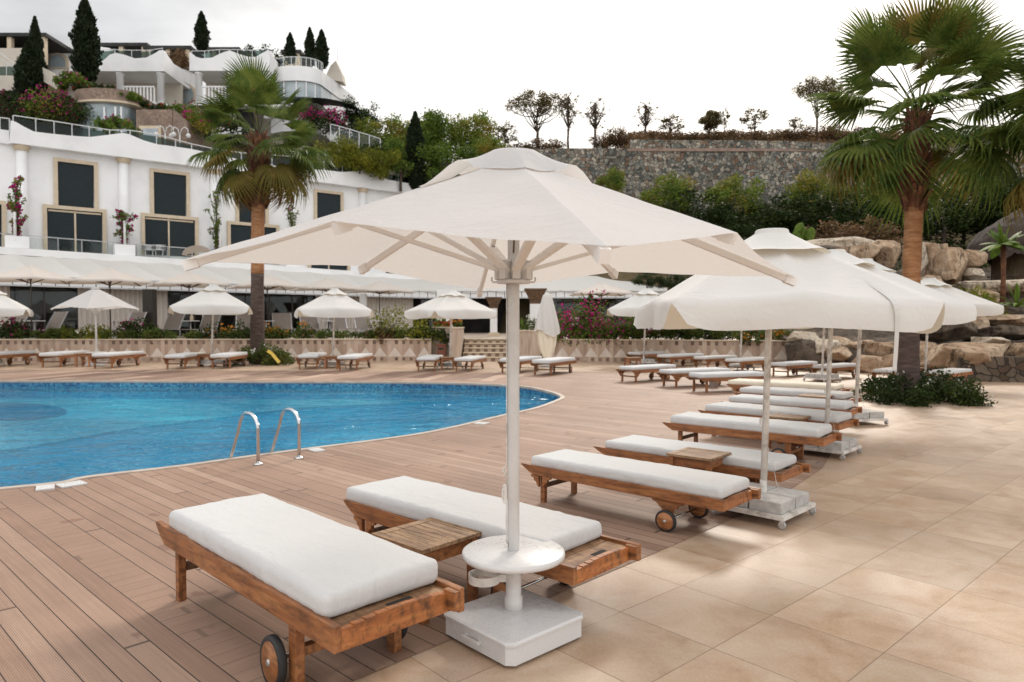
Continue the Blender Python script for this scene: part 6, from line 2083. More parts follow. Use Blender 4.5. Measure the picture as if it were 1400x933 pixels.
# balcony planters, bougainvillea, posts, dish-like lamp
GPL = 'climbing plants in white boxes on the hotel balcony'
for i, (u, v0, v1, vb, lab, nf, mt, w) in enumerate([
    (24, 238, 324, 341, 'pink bougainvillea climber in the white box at the far left of the balcony', 320, 'leaf_autumn', 0.75),
    (172, 264, 336, 346, 'thin bougainvillea climber with wiry arms between two hotel windows', 170, 'leaf_mid', 0.75),
    (299, 258, 338, 354, 'sparse green climber beside the arched hotel window', 20, 'leaf_mid', 0.7),
    (404, 268, 350, 362, 'small climber behind the hanging dead palm leaves', 10, 'leaf_mid', 0.5)]):
    b = bpt(u, 337.5 + 38.5 * u / 560) - H1.n * 0.45
    hh = at(u, v0, b.y).z - b.z
    root = empty('climbing_plant', b, 0, lab, 'climber', GPL)
    MB().box((0, 0, 0.32), (1.05, 0.6, 0.62), math.atan2(H1.e.y, H1.e.x), bev=0.02).build('planter_box', MAT['stucco'], root)
    rs = np.random.RandomState(120 + i)
    m = MB()
    C, Q = [], []
    for k in range(16):
        z0 = 0.6
        z1 = hh * rs.uniform(0.35, 1.0)
        x1, y1 = rs.uniform(-1, 1) * w * (0.4 + 0.6 * z1 / hh), rs.uniform(-.25, .25)
        pts = catmull([Vector((rs.uniform(-.12, .12), 0, z0)), Vector((x1 * 0.15, 0, z0 + (z1 - z0) * 0.5)), Vector((x1 * 0.5, y1, z0 + (z1 - z0) * 0.85)), Vector((x1, y1, z1 - (0.25 if i == 1 else 0.1)))], 4)
        m.tube(pts, 0.018, 5)
        for p in pts[2:]:
            C.append(tuple(p)); Q.append(rs.uniform(0.08, 0.20))
    m.build('stems', MAT['bark'], root)
    link('foliage', leaf_mesh('foliage', C, Q, 900 if i < 1 else 620, 0.16, 130 + i), MAT[mt], root)
    ids = rs.choice(len(C), 30)
    link('blossoms', leaf_mesh('blossoms', np.array(C)[ids], np.array(Q)[ids], nf, 0.17, 140 + i, aspect=.8), MAT['flower_pink'], root)
GPO = 'thin white posts on the hotel balcony'
for u, v0, v1, lab in [(21, 290, 328, 'white post in the far left balcony planter'), (172, 302, 340, 'white post in front of the thin bougainvillea'), (303, 312, 348, 'white post beside the sparse climber')]:
    b = bpt(u, v1) - H1.n * 0.28
    o = MB().tube([(0, 0, 0), (0, 0, at(u, v0, b.y).z - b.z)], 0.07, 10).build('balcony_post', MAT['white_paint'], None, b)
    MB().lathe([(0.11, -0.02), (0.11, 0.03), (0.075, 0.05)], n=12).build('post_foot', MAT['white_paint'], o)
    tag(o, lab, 'post', GPO)
for i, (u, lab) in enumerate([(208, 'round wire chair on the hotel balcony, left one'), (222, 'round wire chair on the hotel balcony, right one')]):
    b = bpt(u, 351) - H1.n * 0.9
    root = empty('balcony_chair', b, 0.5, lab, 'chair', 'chairs on the hotel balcony')
    m = MB()
    m.lathe([(0.33, 0.42), (0.35, 0.45), (0.33, 0.48)], n=16)
    m.build('seat', MAT['grey_metal'], root)
    m = MB()
    m.grid(lambda a, c: (0.36 * math.cos(math.pi * a), 0.36 * math.sin(math.pi * a), 0.5 + 0.32 * c), 10, 2)
    m.build('backrest', MAT['grey_metal'], root)
    for a in range(4): MB().bar((0.25 * math.cos(a * 1.57 + .8), 0.25 * math.sin(a * 1.57 + .8), 0), (0.28 * math.cos(a * 1.57 + .8), 0.28 * math.sin(a * 1.57 + .8), 0.43), 0.03, up=Vector((1, 0, 0))).build('leg', MAT['grey_metal'], root)
b = at(275, 350, 38.5)
cn = empty('dome_canopy', b, 0, 'small cream dome shaped canopy at the edge of the hotel balcony', 'canopy')
m = MB()
hd = at(275, 337, 38.5).z - b.z
m.grid(lambda a, c: (0.82 * math.cos(math.pi * a), -0.5 * math.sin(math.pi * c), hd * math.sin(math.pi * a) * (0.35 + 0.65 * math.sin(math.pi * c))), 16, 8)
m.build('cloth', MAT['canvas_beige'], cn)
m = MB()
m.bar((-0.82, 0, 0), (0.82, 0, 0), 0.04)
m.build('rim_bar', MAT['tan_trim'], cn)
# ================================================================ villas on the slope
VY = 55.0
def X(u, Y): return (u - 700) / F * Y / 1.0
def Z(v, Y): return at(700, v, Y).z
def vpt(u, v, Y=VY): return at(u, v, Y)
def bpx(m, u0, u1, v0, v1, Y, dep):
    a, b = at(u0, v0, Y), at(u1, v1, Y)
    m.box(((a.x + b.x) / 2, Y + dep / 2, (a.z + b.z) / 2), (abs(b.x - a.x), dep, abs(a.z - b.z)))
    return m
def sidept(Xc, u, v):
    r = ray(u, v)
    t = Xc / r.x
    return Vector((0, 0, HC)) + r * t
def villa(label, name, top, vb, u0, u1, side, cols, rail, vfloor, extra=None, dep=5.0):
    root = empty(name, (at(u0, vfloor, VY).x, VY, at(u0, vfloor, VY).z), 0, label, 'villa', 'white terraced villas on the slope')
    m = MB()
    pts = [vpt(u, v) for u, v in top]
    extr(m, pts + [vpt(u1, vb), vpt(u0, vb)], Vector((0, 0.3, 0)))
    kid('parapet', m, MAT['stucco'], root)
    if side:
        Xc = vpt(u1, vb).x
        m = MB()
        sp = [sidept(Xc, u, v) for u, v in side]
        sp[0] = Vector((Xc, VY + 0.302, sp[0].z))
        sp[-1] = Vector((Xc, VY + 0.302, vpt(u1, vb).z))
        extr(m, sp, Vector((-0.3, 0, 0)))
        kid('parapet', m, MAT['stucco'], root)
    # roof slab, back wall and floor of the loggia
    a, b = vpt(u0, vb), vpt(u1, vb)
    m = MB()
    m.box(((a.x + b.x) / 2, VY + 0.31 + dep / 2, a.z + 0.16), (b.x - a.x - 0.02, dep, 0.30))
    kid('roof', m, MAT['stucco'], root)
    zf = vpt(u0, vfloor).z
    m = MB()
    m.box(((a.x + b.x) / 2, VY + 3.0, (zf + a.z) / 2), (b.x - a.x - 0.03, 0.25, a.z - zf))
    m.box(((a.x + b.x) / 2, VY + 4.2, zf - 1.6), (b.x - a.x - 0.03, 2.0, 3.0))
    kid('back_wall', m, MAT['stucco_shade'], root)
    m = MB()
    m.box(((a.x + b.x) / 2, VY + 1.6, zf - 0.1), (b.x - a.x, 3.0, 0.2))
    kid('floor_slab', m, MAT['stucco'], root)
    for u in cols:
        c = vpt(u, vb)
        m = MB()
        m.lathe([(0.26, zf - 1.2), (0.26, a.z - 0.2), (0.34, a.z - 0.15), (0.34, a.z - 0.01)], (c.x, VY + 0.42, 0), 14)
        kid('column', m, MAT['stucco'], root)
    if rail:
        (r0, rv0), (r1, rv1) = rail
        p, q = vpt(r0, rv0, VY + 0.4), vpt(r1, rv0, VY + 0.4)
        zb = zf
        m = MB()
        m.bar(p, q, 0.12, 0.10)
        m.bar(Vector((p.x, p.y, zb + 0.1)), Vector((q.x, q.y, zb + 0.1)), 0.1, 0.08)
        n = int((q.x - p.x) / 0.26)
        for k in range(n + 1):
            x = p.x + (q.x - p.x) * k / n
            m.box((x, p.y, (p.z + zb) / 2), (0.10, 0.08, p.z - zb))
        kid('balustrade', m, MAT['stucco'], root)
    return root
V1 = villa('left white villa with wavy parapet and a white balustrade loggia', 'terraced_villa',
           [(96, 95), (133, 96), (136, 94), (140, 84), (150, 75), (158, 72.5), (170, 75), (184, 80), (200, 79), (212, 73), (218, 69), (224, 69)], 97.5, 96, 224.5,
           [(224.5, 69), (230, 77), (238, 88), (248, 94), (256, 96), (262, 98), (262, 117)] + [(240, 106), (224.5, 97.5)], [160, 216], ((164, 119), (211, 119)), 140)
V2 = villa('middle white villa with wavy parapet, left of the curved end house', 'terraced_villa',
           [(259, 71), (262, 73), (268, 78), (276, 80), (290, 79), (302, 73), (314, 69), (326, 74), (340, 78), (350, 78), (358, 73), (366, 69), (368, 70)], 97, 259, 368,
           [(368, 70), (374, 78), (380, 86), (386, 92), (386, 105), (377, 99), (368, 97)], [268.5, 314, 362], ((272, 119), (340, 119)), 140)
# wall between the villas with an arched door
m = MB()
bpx(m, 224, 272, 96, 150, 59.5, 0.4)
o = kid('side_wall', m, MAT['stucco'], V1)
m = MB()
c = at(256, 128, 59.4)
pts = []
w, hb = 0.75, at(256, 142, 59.4).z
for k in range(13):
    t = math.pi * k / 12
    pts.append(Vector((c.x + w * math.cos(t), 59.35, c.z + w * math.sin(t))))
extr(m, [Vector((c.x + w, 59.35, hb))] + pts + [Vector((c.x - w, 59.35, hb))], Vector((0, 0.1, 0)))
dr = kid('door', m, MAT['tan_trim'], V1)
m = MB()
extr(m, [Vector((c.x + (p.x - c.x) * .72, 59.33, p.z - .12 * (1 if p.z > c.z else 0))) for p in [Vector((c.x + w, 0, hb))] + pts + [Vector((c.x - w, 0, hb))]], Vector((0, 0.015, 0)))
m.build('door_glass', MAT['glass_pale'], dr)
# lower loggia floor below villa 2
m = MB()
bpx(m, 262, 345, 140.5, 190, 56.2, 0.3)
kid('lower_wall', m, MAT['dark_room'], V2)  # near-black sheet paints the shade of the lower recess
m = MB()
bpx(m, 288, 330, 174, 184, 55.6, 0.15)
kid('lower_balustrade', m, MAT['stucco'], V2)
# top storey: white wall with arched window, dark flat roofs
tops = empty('top_storey', at(100, 100, 61), 0, 'upper white storey with an arched window and flat dark roofs, behind the villas', 'villa', 'white terraced villas on the slope')
m = MB()
zt0, zt1 = at(62, 57, 60.5), at(135, 64, 60.5)
extr(m, [at(58, 57, 60.5), at(100, 59, 60.5), at(150, 66, 60.5), at(150, 105, 60.5), at(58, 112, 60.5)], Vector((0, 3, 0)))
kid('storey_wall', m, MAT['stucco'], tops)
m = MB()
c = at(78.5, 86, 60.4)
arch = [Vector((c.x + 0.95 * math.cos(t), 60.38, c.z + 0.85 * math.sin(t))) for t in [math.pi * k / 12 for k in range(13)]]
extr(m, [Vector((c.x + .95, 60.38, c.z - .5))] + arch + [Vector((c.x - .95, 60.38, c.z - .5))], Vector((0, 0.1, 0)))
wf = kid('window', m, MAT['tan_trim'], tops)
m = MB()
extr(m, [Vector((c.x + (p.x - c.x) * .74, 60.36, c.z + (p.z - c.z) * .8)) for p in [Vector((c.x + .95, 0, c.z - .5))] + arch + [Vector((c.x - .95, 0, c.z - .5))]], Vector((0, 0.015, 0)))
m.build('pane', MAT['glass_pale'], wf)
for u0, u1, v0, v1, Y in [(-40, 64, 45, 66, 57), (128, 202, 58.5, 70, 61), (196, 262, 62.5, 82, 60), (284, 328, 64.5, 70, 61), (384, 412, 68, 84, 63)]:
    m = MB()
    a, b = at(u0, v0, Y), at(u1, v0 + (2.5 if u1 > 60 else 3.5), Y)
    m.box(((a.x + b.x) / 2, Y + 1.7, (a.z + b.z) / 2 - 0.1), (b.x - a.x, 3.6, 0.28))
    rf = kid('roof', m, MAT['roof_dark'], tops)
    m = MB()
    bpx(m, u0 + 3, u1 - 3, v0 + 4, v1 + 26, Y + 2.4, 0.4)
    kid('rear_wall', m, MAT['dark_room'] if u0 < 150 else MAT['stucco_shade'], tops)
    for u in (u0 + 8, (u0 + u1) / 2, u1 - 6):
        c = at(u, v0 + 8, Y)
        m = MB()
        m.box((c.x, Y + 0.2, c.z - 0.8), (0.35, 0.35, 2.4))
        kid('post', m, MAT['tan_trim'], tops)
railing('terrace_railing', [(133, 69), (157, 68), (180, 69), (205, 69), (222, 66)], lambda u, v: at(u, v, 56.2), V1, 0.9, w=0.045)
railing('terrace_railing', [(262, 70), (280, 70), (300, 68), (325, 68), (345, 69), (366, 66)], lambda u, v: at(u, v, 56.2), V2, 0.8, w=0.045)
# rounded end house
EH = empty('curved_house', at(440, 130, 58), 0, 'white house with a rounded corner at the right end of the villas', 'villa', 'white terraced villas on the slope')
fpnt = []
for k in range(9):
    t = k / 8
    an = R(-100 + 100 * t)
    fpnt.append(Vector((-17.4 + 1.9 * math.cos(an) * (1.0), 58.0 + 1.5 * math.sin(an), 0)))
foot = [Vector((-19.6, 57.2, 0)), Vector((-18.4, 56.6, 0))] + fpnt + [Vector((-14.3, 64.5, 0)), Vector((-20.0, 64.5, 0))]
foot = [(p.x, p.y) for p in foot]
zt, zm, zb = Z(93, 57.0), Z(113, 57.0), Z(134, 57.0)
m = MB()
m.slab(foot, zm, zt)
kid('upper_wall', m, MAT['stucco'], EH)
m = MB()
ins = [(x * 1.0 + (-17.5 - x) * 0.05, y + (60 - y) * 0.05) for x, y in foot]
m.slab(ins, zb, zm - 0.004)
kid('window_band', m, MAT['glass_pale'], EH)
m = MB()
for x, y in ins[1:9:2]: m.box((x - 0.0, y - 0.03, (zb + zm) / 2), (0.09, 0.09, zm - zb - 0.01))
m.slab([(-15.6, 58.3), (-14.3, 64.5), (-16.5, 64.5), (-16.4, 58.3)], zb - 0.4, zm - 0.003)
kid('window_post', m, MAT['stucco'], EH)
m = MB()
m.slab(foot, zb - 2.8, zb - 0.41)
kid('lower_wall', m, MAT['stucco'], EH)
pvx = [(p[0], p[1]) for p in foot[0:11]]
mp, mg = MB(), MB()
pv = None
for x, y in foot[0:11]:
    b = Vector((x + (-17.5 - x) * .04, y + (60 - y) * .04, zt)); t = b + Vector((0, 0, 0.75))
    mp.bar(b, t, 0.05, up=Vector((1, 0, 0)))
    if pv: mp.bar(pv[1], t, 0.05); mg.bar(pv[0].lerp(pv[1], .5), b.lerp(t, .5), 0.012, 0.6)
    pv = (b, t)
rr_ = kid('terrace_railing', mp, MAT['grey_metal'], EH)
mg.build('glass', MAT['glass'], rr_)
m = MB()                                                   # dark arched canopy roof under the windows
def arc(a, b):
    u = 392 + 92 * a
    v = 140 - 9 * math.sin(math.pi * min(1, a * 0.62 + 0.12)) + 11 * a ** 2
    return at(u, v, 54.5) + Vector((0, 3.8 * b, 0.55 * b))
m.grid(arc, 16, 3)
bmesh.ops.solidify(m.bm, geom=m.bm.faces[:], thickness=0.18)
kid('canopy_roof', m, MAT['roof_dark'], EH)
m = MB()
extr(m, [at(445, 108, 60.5), at(447, 100, 60.5), at(452, 90, 60.5), at(459, 83, 60.5), at(462, 90, 60.5), at(467, 100, 60.5), at(469, 112, 60.5)], Vector((0, 1.2, 0)))
kid('chimney', m, MAT['stucco_shade'], EH)
# stone faced house with curved window
SH = empty('stone_house', at(140, 185, 48), 0, 'low brown stone house with a curved window behind the hotel parapet', 'house')
def drum(cu, ru, Y, vt, vb, name, mat, n=14, sq=0.55):
    c = at(cu, vt, Y)
    rr = ru * Y / F
    pts = [(c.x + rr * math.cos(t), Y - rr * sq * math.sin(t)) for t in [math.pi * k / n for k in range(n + 1)]]
    m = MB()
    m.slab([(pts[0][0], Y + 3)] + pts + [(pts[-1][0], Y + 3)], Z(vb, Y), Z(vt, Y))
    return kid(name, m, mat, SH)
drum(146, 42, 47.5, 128, 143, 'stone_band', MAT['brown_stone'])
drum(146, 43, 47.5, 143.2, 146, 'stone_ledge', MAT['tan_trim'])
drum(144, 34, 47.6, 146.2, 195, 'curved_window', MAT['glass_pale'])
m = MB()
for u in (113, 128, 143, 158, 166):
    dd = abs(u - 144) / 34
    y = 47.6 - 34 * 47.6 / F * 0.55 * math.sqrt(max(0, 1 - dd * dd)) - 0.04
    p = at(u, 165, y)
    m.box((p.x, p.y, (Z(146.3, y) + Z(195, y)) / 2), (0.10, 0.08, Z(146.3, y) - Z(195, y)))
kid('window_post', m, MAT['stucco'], SH)
m = MB()
bpx(m, 186, 236, 150, 200, 47.0, 3.0)
kid('stone_wall', m, MAT['brown_stone'], SH)
m = MB()
extr(m, [at(236.2, 150, 47.0), at(256, 166, 47.0), at(256, 200, 47.0), at(236.2, 200, 47.0)], Vector((0, 2.5, 0)))
kid('stone_wall', m, MAT['brown_stone'], SH)
m = MB()
bpx(m, 190, 220, 172, 200, 46.9, 0.095)
wf = kid('window', m, MAT['tan_trim'], SH)
m = MB()
bpx(m, 194, 216, 176, 199, 46.86, 0.035)
m.build('pane', MAT['glass_pale'], wf)
# cream stair wall and cream balcony block at the far left
o = empty('cream_stair_wall', at(80, 140, 48.6), 0, 'cream sloping stair wall right of the bushy cypress', 'wall')
m = MB()
extr(m, [at(58, 92, 48.6), at(66, 96, 48.6), at(107, 122, 48.6), at(107, 140, 48.6), at(60, 112, 48.6)], Vector((0, 0.5, 0)))
kid('sloped_wall', m, MAT['stucco_shade'], o)
m = MB()
bpx(m, 101, 107, 140.2, 172, 48.6, 0.5)
kid('pillar', m, MAT['stucco_shade'], o)
m = MB()
bpx(m, 60, 101, 128, 185, 49.6, 0.3)
kid('shaded_wall', m, MAT['dark_room'], o)
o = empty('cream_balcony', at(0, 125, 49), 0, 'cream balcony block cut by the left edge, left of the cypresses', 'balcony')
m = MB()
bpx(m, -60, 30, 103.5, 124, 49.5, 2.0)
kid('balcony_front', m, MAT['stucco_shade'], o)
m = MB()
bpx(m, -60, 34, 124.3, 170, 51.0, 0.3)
kid('shaded_wall', m, MAT['dark_room'], o)  # shade of the recess under the balcony, painted as a near-black sheet
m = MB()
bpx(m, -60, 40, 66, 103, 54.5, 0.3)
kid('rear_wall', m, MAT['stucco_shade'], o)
railing('balcony_railing', [(-30, 90), (-10, 90), (9, 90), (28, 90)], lambda u, v: at(u, v, 49.7), o, 0.72)
m = MB()
m.bar(at(0, 72, 53), at(20, 88, 53), 0.06); m.bar(at(0, 80, 53), at(18, 92, 53), 0.05)
kid('stair_rail', m, MAT['grey_metal'], o)
# garden on the slope
GV = 'bougainvillea and shrubs between the villas'
for i, (u, v, Y, w, h, mt, fl, nf, lab) in enumerate([
 (72, 168, 47.0, 1.5, 2.2, 'leaf_autumn', 'flower_pink', 260, 'bougainvillea right below the bushy cypress'),
 (96, 168, 46.5, 1.3, 1.9, 'leaf_dark', 'flower_pink', 200, 'dark bougainvillea left of the curved stone window'),
 (15, 165, 47.5, 1.6, 2.0, 'leaf_dark', 'flower_pink', 150, 'dark bougainvillea under the cream balcony'),
 (95, 118, 47.8, 1.0, 0.9, 'leaf_mid', 'flower_pink', 90, 'plant trailing over the cream stair wall'),
 (128, 124, 47.6, 1.3, 0.45, 'leaf_dark', 'flower_red', 60, 'low plants on top of the stone band'),
 (165, 138, 47.4, 1.3, 0.55, 'leaf_mid', None, 0, 'green plants on the stone terrace by the balustrade'),
 (198, 152, 48.4, 1.6, 0.65, 'leaf_dark', 'flower_red', 50, 'dark plants above the right stone wall'),
 (246, 166, 50.5, 1.5, 1.4, 'leaf_mid', 'flower_pink', 90, 'shrub below the arched door between the villas'),
 (268, 182, 48.0, 1.1, 1.6, 'leaf_autumn', 'flower_pink', 260, 'bougainvillea with magenta flowers left of the palm crown'),
 (292, 180, 49.0, 1.6, 1.8, 'leaf_dark', 'flower_red', 60, 'dark shrub behind the left palm crown'),
 (240, 92, 58.5, 1.0, 1.6, 'leaf_brown', None, 0, 'brown potted shrubs on the terrace between the villas'),
 (440, 178, 54.0, 1.5, 1.6, 'leaf_dark', 'flower_pink', 700, 'mass of magenta bougainvillea below the curved house'),
 (408, 160, 54.6, 1.4, 1.3, 'leaf_dark', None, 0, 'dark shrub under the dark canopy roof'),
 (355, 88, 58.0, 1.75, 1.6, 'leaf_dark', None, 0, 'rounded dark shrub on the roof of the middle villa'),
 (500, 215, 52.0, 1.6, 1.2, 'leaf_dark', None, 0, 'dark shrub below the slope railing'),
 (160, 180, 44.2, 1.2, 0.9, 'leaf_mid', 'flower_pink', 90, 'wiry bougainvillea on the hotel roof terrace')]):
    shrub('garden_shrub', lab, at(u, v, Y), w, w * 0.6, h, 1900, 0.19, mt, 200 + i, fl, nf, group=GV, nc=30)
o = empty('slope_railing', at(455, 195, 53), 0, 'white railing running down the slope right of the bougainvillea', 'railing')
railing('railing_posts', [(452, 170), (464, 173), (478, 177), (491, 181), (505, 185), (520, 190)], lambda u, v: at(u, v, 53.0), o, 1.3, 'grey_metal', 'glass', 0.06)
for k, (u, v, Y, lab) in enumerate([(226, 200, 45.5, 'white twin globe lamp at the left on the hotel roof'), (246, 202, 45.8, 'white arched globe lamp beside the twin one'), (455, 232, 51.0, 'white arched lamp on the parapet behind the palm fronds')]):
    b = at(u, v, Y)
    root = empty('globe_lamp', b, 0, lab, 'lamp', 'white globe lamps on the hotel roof')
    hgt = at(u, v - 28, Y).z - b.z
    m = MB()
    m.tube([(0, 0, 0), (0, 0, hgt * 0.62)], 0.04, 8)
    for s in (-1, 1):
        m.tube([Vector((0, 0, hgt * .6)), Vector((s * .12, 0, hgt * .9)), Vector((s * .32, 0, hgt)), Vector((s * .52, 0, hgt * .9)), Vector((s * .56, 0, hgt * .68))], 0.03, 6)
    m.build('lamp_arm', MAT['white_paint'], root)
    for s in (-1, 1):
        m = MB()
        bmesh.ops.create_uvsphere(m.bm, u_segments=12, v_segments=8, radius=0.15, matrix=Matrix.Translation((s * 0.56, 0, hgt * .58)))
        for f in m.bm.faces: f.smooth = True
        m.build('lamp_globe', MAT['white_paint'], root)
m = MB()
o = m.tube([at(461, 84, 60), at(461, 52, 60)], 0.02, 6).build('roof_mast', MAT['grey_metal'])
tag(o, 'thin mast on the roof of the rounded end house', 'mast')

# ================================================================ hill and retaining wall
def sstep(a, b, x):
    t = max(0.0, min(1.0, (x - a) / (b - a)))
    return t * t * (3 - 2 * t)
def interp(x, P):
    if x <= P[0][0]: return P[0][1]
    for (a, u), (b, v) in zip(P[:-1], P[1:]):
        if x <= b: return u + (v - u) * (x - a) / (b - a)
    return P[-1][1]
def hill(x, y):
    s = (Vector((x, y, 0)) - H1.a).dot(-H1.n)
    zl = interp(s, [(2.2, -0.6), (3.4, 10.9), (6, 11.3), (12, 16.0), (22, 21.5), (60, 24)])
    zm = interp(y, [(51.5, -0.6), (52.5, 10.6), (62, 14.5), (75, 18.5), (120, 22)])
    uu = 700 + F * x / y
    lowr = 1 - sstep(815, 870, uu)
    zr = interp(y, [(28, -0.6), (31, 1.0), (36, 2.2), (42, 4.2), (50, 6.5), (61.8, 7.6), (62.6, 16.9), (65, 17.8), (70, 20.0), (78, 22.2), (130, 24)])
    if y > 62.6: zr = zr + (16.95 - zr) * lowr
    wl = 1 - sstep(-14, -8, x)
    wr = sstep(-2.0, 1.0, x)
    if x < 13 and y < 50: zr = interp(y, [(48.5, -0.6), (50, 5.5)]) if x < 11 else zr * sstep(11, 14, x) - 0.6 * (1 - sstep(11, 14, x))
    z = zl * wl + (zm * (1 - wr) + zr * wr) * (1 - wl)
    return z + noise.noise(Vector((x * .25, y * .25, 3))) * 0.35 * (1 if z > 0.5 else 0)
m = MB()
m.grid(lambda a, b: (lambda x, y: Vector((x, y, hill(x, y))))(-110 + 230 * a, 28 + 150 * b ** 1.35), 230, 150)
tag(m.build('hillside', MAT['soil']), kind='structure')
o = MB()
o.quad((-600, -60, -0.75), (600, -60, -0.75), (600, 900, -0.75), (-600, 900, -0.75))
# ground far around, well below the pool so that nothing coincides with it
for v in o.bm.verts: v.co.z = -2.2
tag(o.build('ground', MAT['soil']), kind='structure')

w = empty('stone_retaining_wall', (20, 62, 5), 0, 'long grey rubble stone retaining wall on the hillside', 'wall')
def wall_strip(us, vtop, zb, Y, th, name, mat, bow=0.0):
    m = MB()
    top = []
    for u, v in zip(us, vtop):
        yy = Y + bow * ((u - 1050) / 400) ** 2
        top.append(at(u, v, yy))
    fr = [Vector((p.x, p.y, zb)) for p in top]
    bk = [Vector((p.x, p.y + th, p.z)) for p in top]
    bb = [Vector((p.x, p.y + th, zb)) for p in top]
    for i in range(len(us) - 1):
        for q in ((fr[i], fr[i + 1], top[i + 1], top[i]), (top[i], top[i + 1], bk[i + 1], bk[i]), (bk[i], bk[i + 1], bb[i + 1], bb[i])):
            m.quad(*q)
    m.quad(fr[0], top[0], bk[0], bb[0])
    bmesh.ops.remove_doubles(m.bm, verts=m.bm.verts, dist=1e-4)
    return kid(name, m, mat, w)
us = [676, 700, 730, 780, 860, 930, 1000, 1070, 1140, 1250, 1400, 1520]
wall_strip(us, [212, 207, 203.5, 203, 203, 203, 202.5, 203.5, 207.5, 212, 222, 232], 5.0, 62.0, 0.6, 'lower_wall', MAT['rubble'])
wall_strip([858, 930, 1000, 1070, 1140, 1250, 1400, 1520], [203.2, 203.2, 202.7, 203.7, 207.7, 212.2, 222.2, 232.2], 16.72, 61.93, 0.5, 'stone_ledge', mottled('pink_ledge', [(0.3, (0.20, 0.13, 0.10)), (0.7, (0.33, 0.235, 0.185))], 2.0, 0.9, 0.3, 9))
for ch in w.children:
    if ch.name.startswith('stone_ledge'): ch.scale = (1, 1, 1)
wall_strip([862, 930, 1000, 1070, 1140, 1250, 1400, 1520], [191, 192, 192, 193, 196, 200, 208, 216], 16.0, 63.0, 0.5, 'upper_wall', MAT['rubble'])
# low scrub covering the top of the hill
rs = np.random.RandomState(5)
C, Q = [], []
for k in range(900):
    u, Y = rs.uniform(832, 1560), rs.uniform(64.5, 77)
    x = (u - 700) / F * Y
    C.append((x, Y, hill(x, Y) + 0.2)); Q.append((0.9, 0.9, rs.uniform(0.2, 0.4 + 0.7 * max(0, noise.noise(Vector((x * 0.22, Y * .1, 7)))))))
tag(link('hill_scrub', leaf_mesh('hill_scrub', C, Q, 26000, 0.24, 9), MAT['leaf_brown']), 'dry brown scrub covering the ridge above the stone wall', 'scrub', kind='stuff')
C, Q = [], []
for k in range(520):
    u, Y = rs.uniform(860, 1500), rs.uniform(44, 60)
    x = (u - 700) / F * Y
    C.append((x, Y, hill(x, Y) + 0.4)); Q.append((0.9, 0.9, rs.uniform(0.4, 1.1)))
for k in range(330):
    u, Y = rs.uniform(430, 720), rs.uniform(53, 66)
    x = (u - 700) / F * Y
    C.append((x, Y, hill(x, Y) + 0.4)); Q.append((0.9, 0.9, rs.uniform(0.4, 1.0)))
for k in range(420):
    x, Y = rs.uniform(-9, 15), rs.uniform(50.5, 61.5)
    C.append((x, Y, hill(x, Y) + 0.4)); Q.append((0.9, 0.9, rs.uniform(0.5, 1.1)))
tag(link('undergrowth', leaf_mesh('undergrowth', C, Q, 38000, 0.25, 10), MAT['leaf_dark']), 'dark undergrowth on the slope below the trees', 'undergrowth', kind='stuff')

# ================================================================ rocks
def boulder(u0, u1, v0, v1, Y, dep, seed, mat, label, sharp=0.5, name='boulder', grp='boulders round the rock garden'):
    a, b = at(u0, v1, Y), at(u1, v0, Y)
    sx, sz = (b.x - a.x) / 2, (b.z - a.z) / 2
    c = Vector(((a.x + b.x) / 2, Y + dep * 0.4, (a.z + b.z) / 2))
    rs = random.Random(seed)
    bm = bmesh.new()
    bmesh.ops.create_icosphere(bm, subdivisions=5, radius=1.0)
    planes = []
    for k in range(16):
        d = Vector((rs.gauss(0, 1), rs.gauss(0, 1), rs.gauss(0, 0.8))).normalized()
        planes.append((d, rs.uniform(0.58, 0.88)))
    for d in ((0, 0, 1), (0, 0, -1)): planes.append((Vector((d[0] + rs.uniform(-.2, .2), d[1] + rs.uniform(-.2, .2), d[2])).normalized(), rs.uniform(0.6, 0.8)))
    off = Vector((seed * 3.7, seed * 1.3, 0))
    for v in bm.verts:
        p = v.co.copy()
        e = Vector((math.copysign(abs(p.x) ** 0.7, p.x), math.copysign(abs(p.y) ** 0.7, p.y), math.copysign(abs(p.z) ** 0.7, p.z)))
        p = e
        for d, h in planes:
            q = p.dot(d)
            if q > h: p = p - d * (q - h) * 0.97
        n1 = noise.fractal(p * 1.7 + off, 1.0, 2.0, 5)
        r1 = noise.ridged_multi_fractal(p * 1.3 + off, 1.0, 2.1, 4, 1.0, 2.0)
        n2 = noise.fractal(p * 5.5 + off, 1.0, 2.0, 4)
        p = p * (1 + 0.06 * n1 - 0.07 * (r1 - 1) + 0.028 * n2)
        v.co = Vector((p.x * sx * 1.16, p.y * dep * 0.62, p.z * sz * 1.22))
    for f in bm.faces: f.smooth = True
    me = bpy.data.meshes.new(name)
    bm.to_mesh(me)
    bm.free()
    o = link(name, me, MAT[mat], None, c)
    return tag(o, label, 'rock', grp)
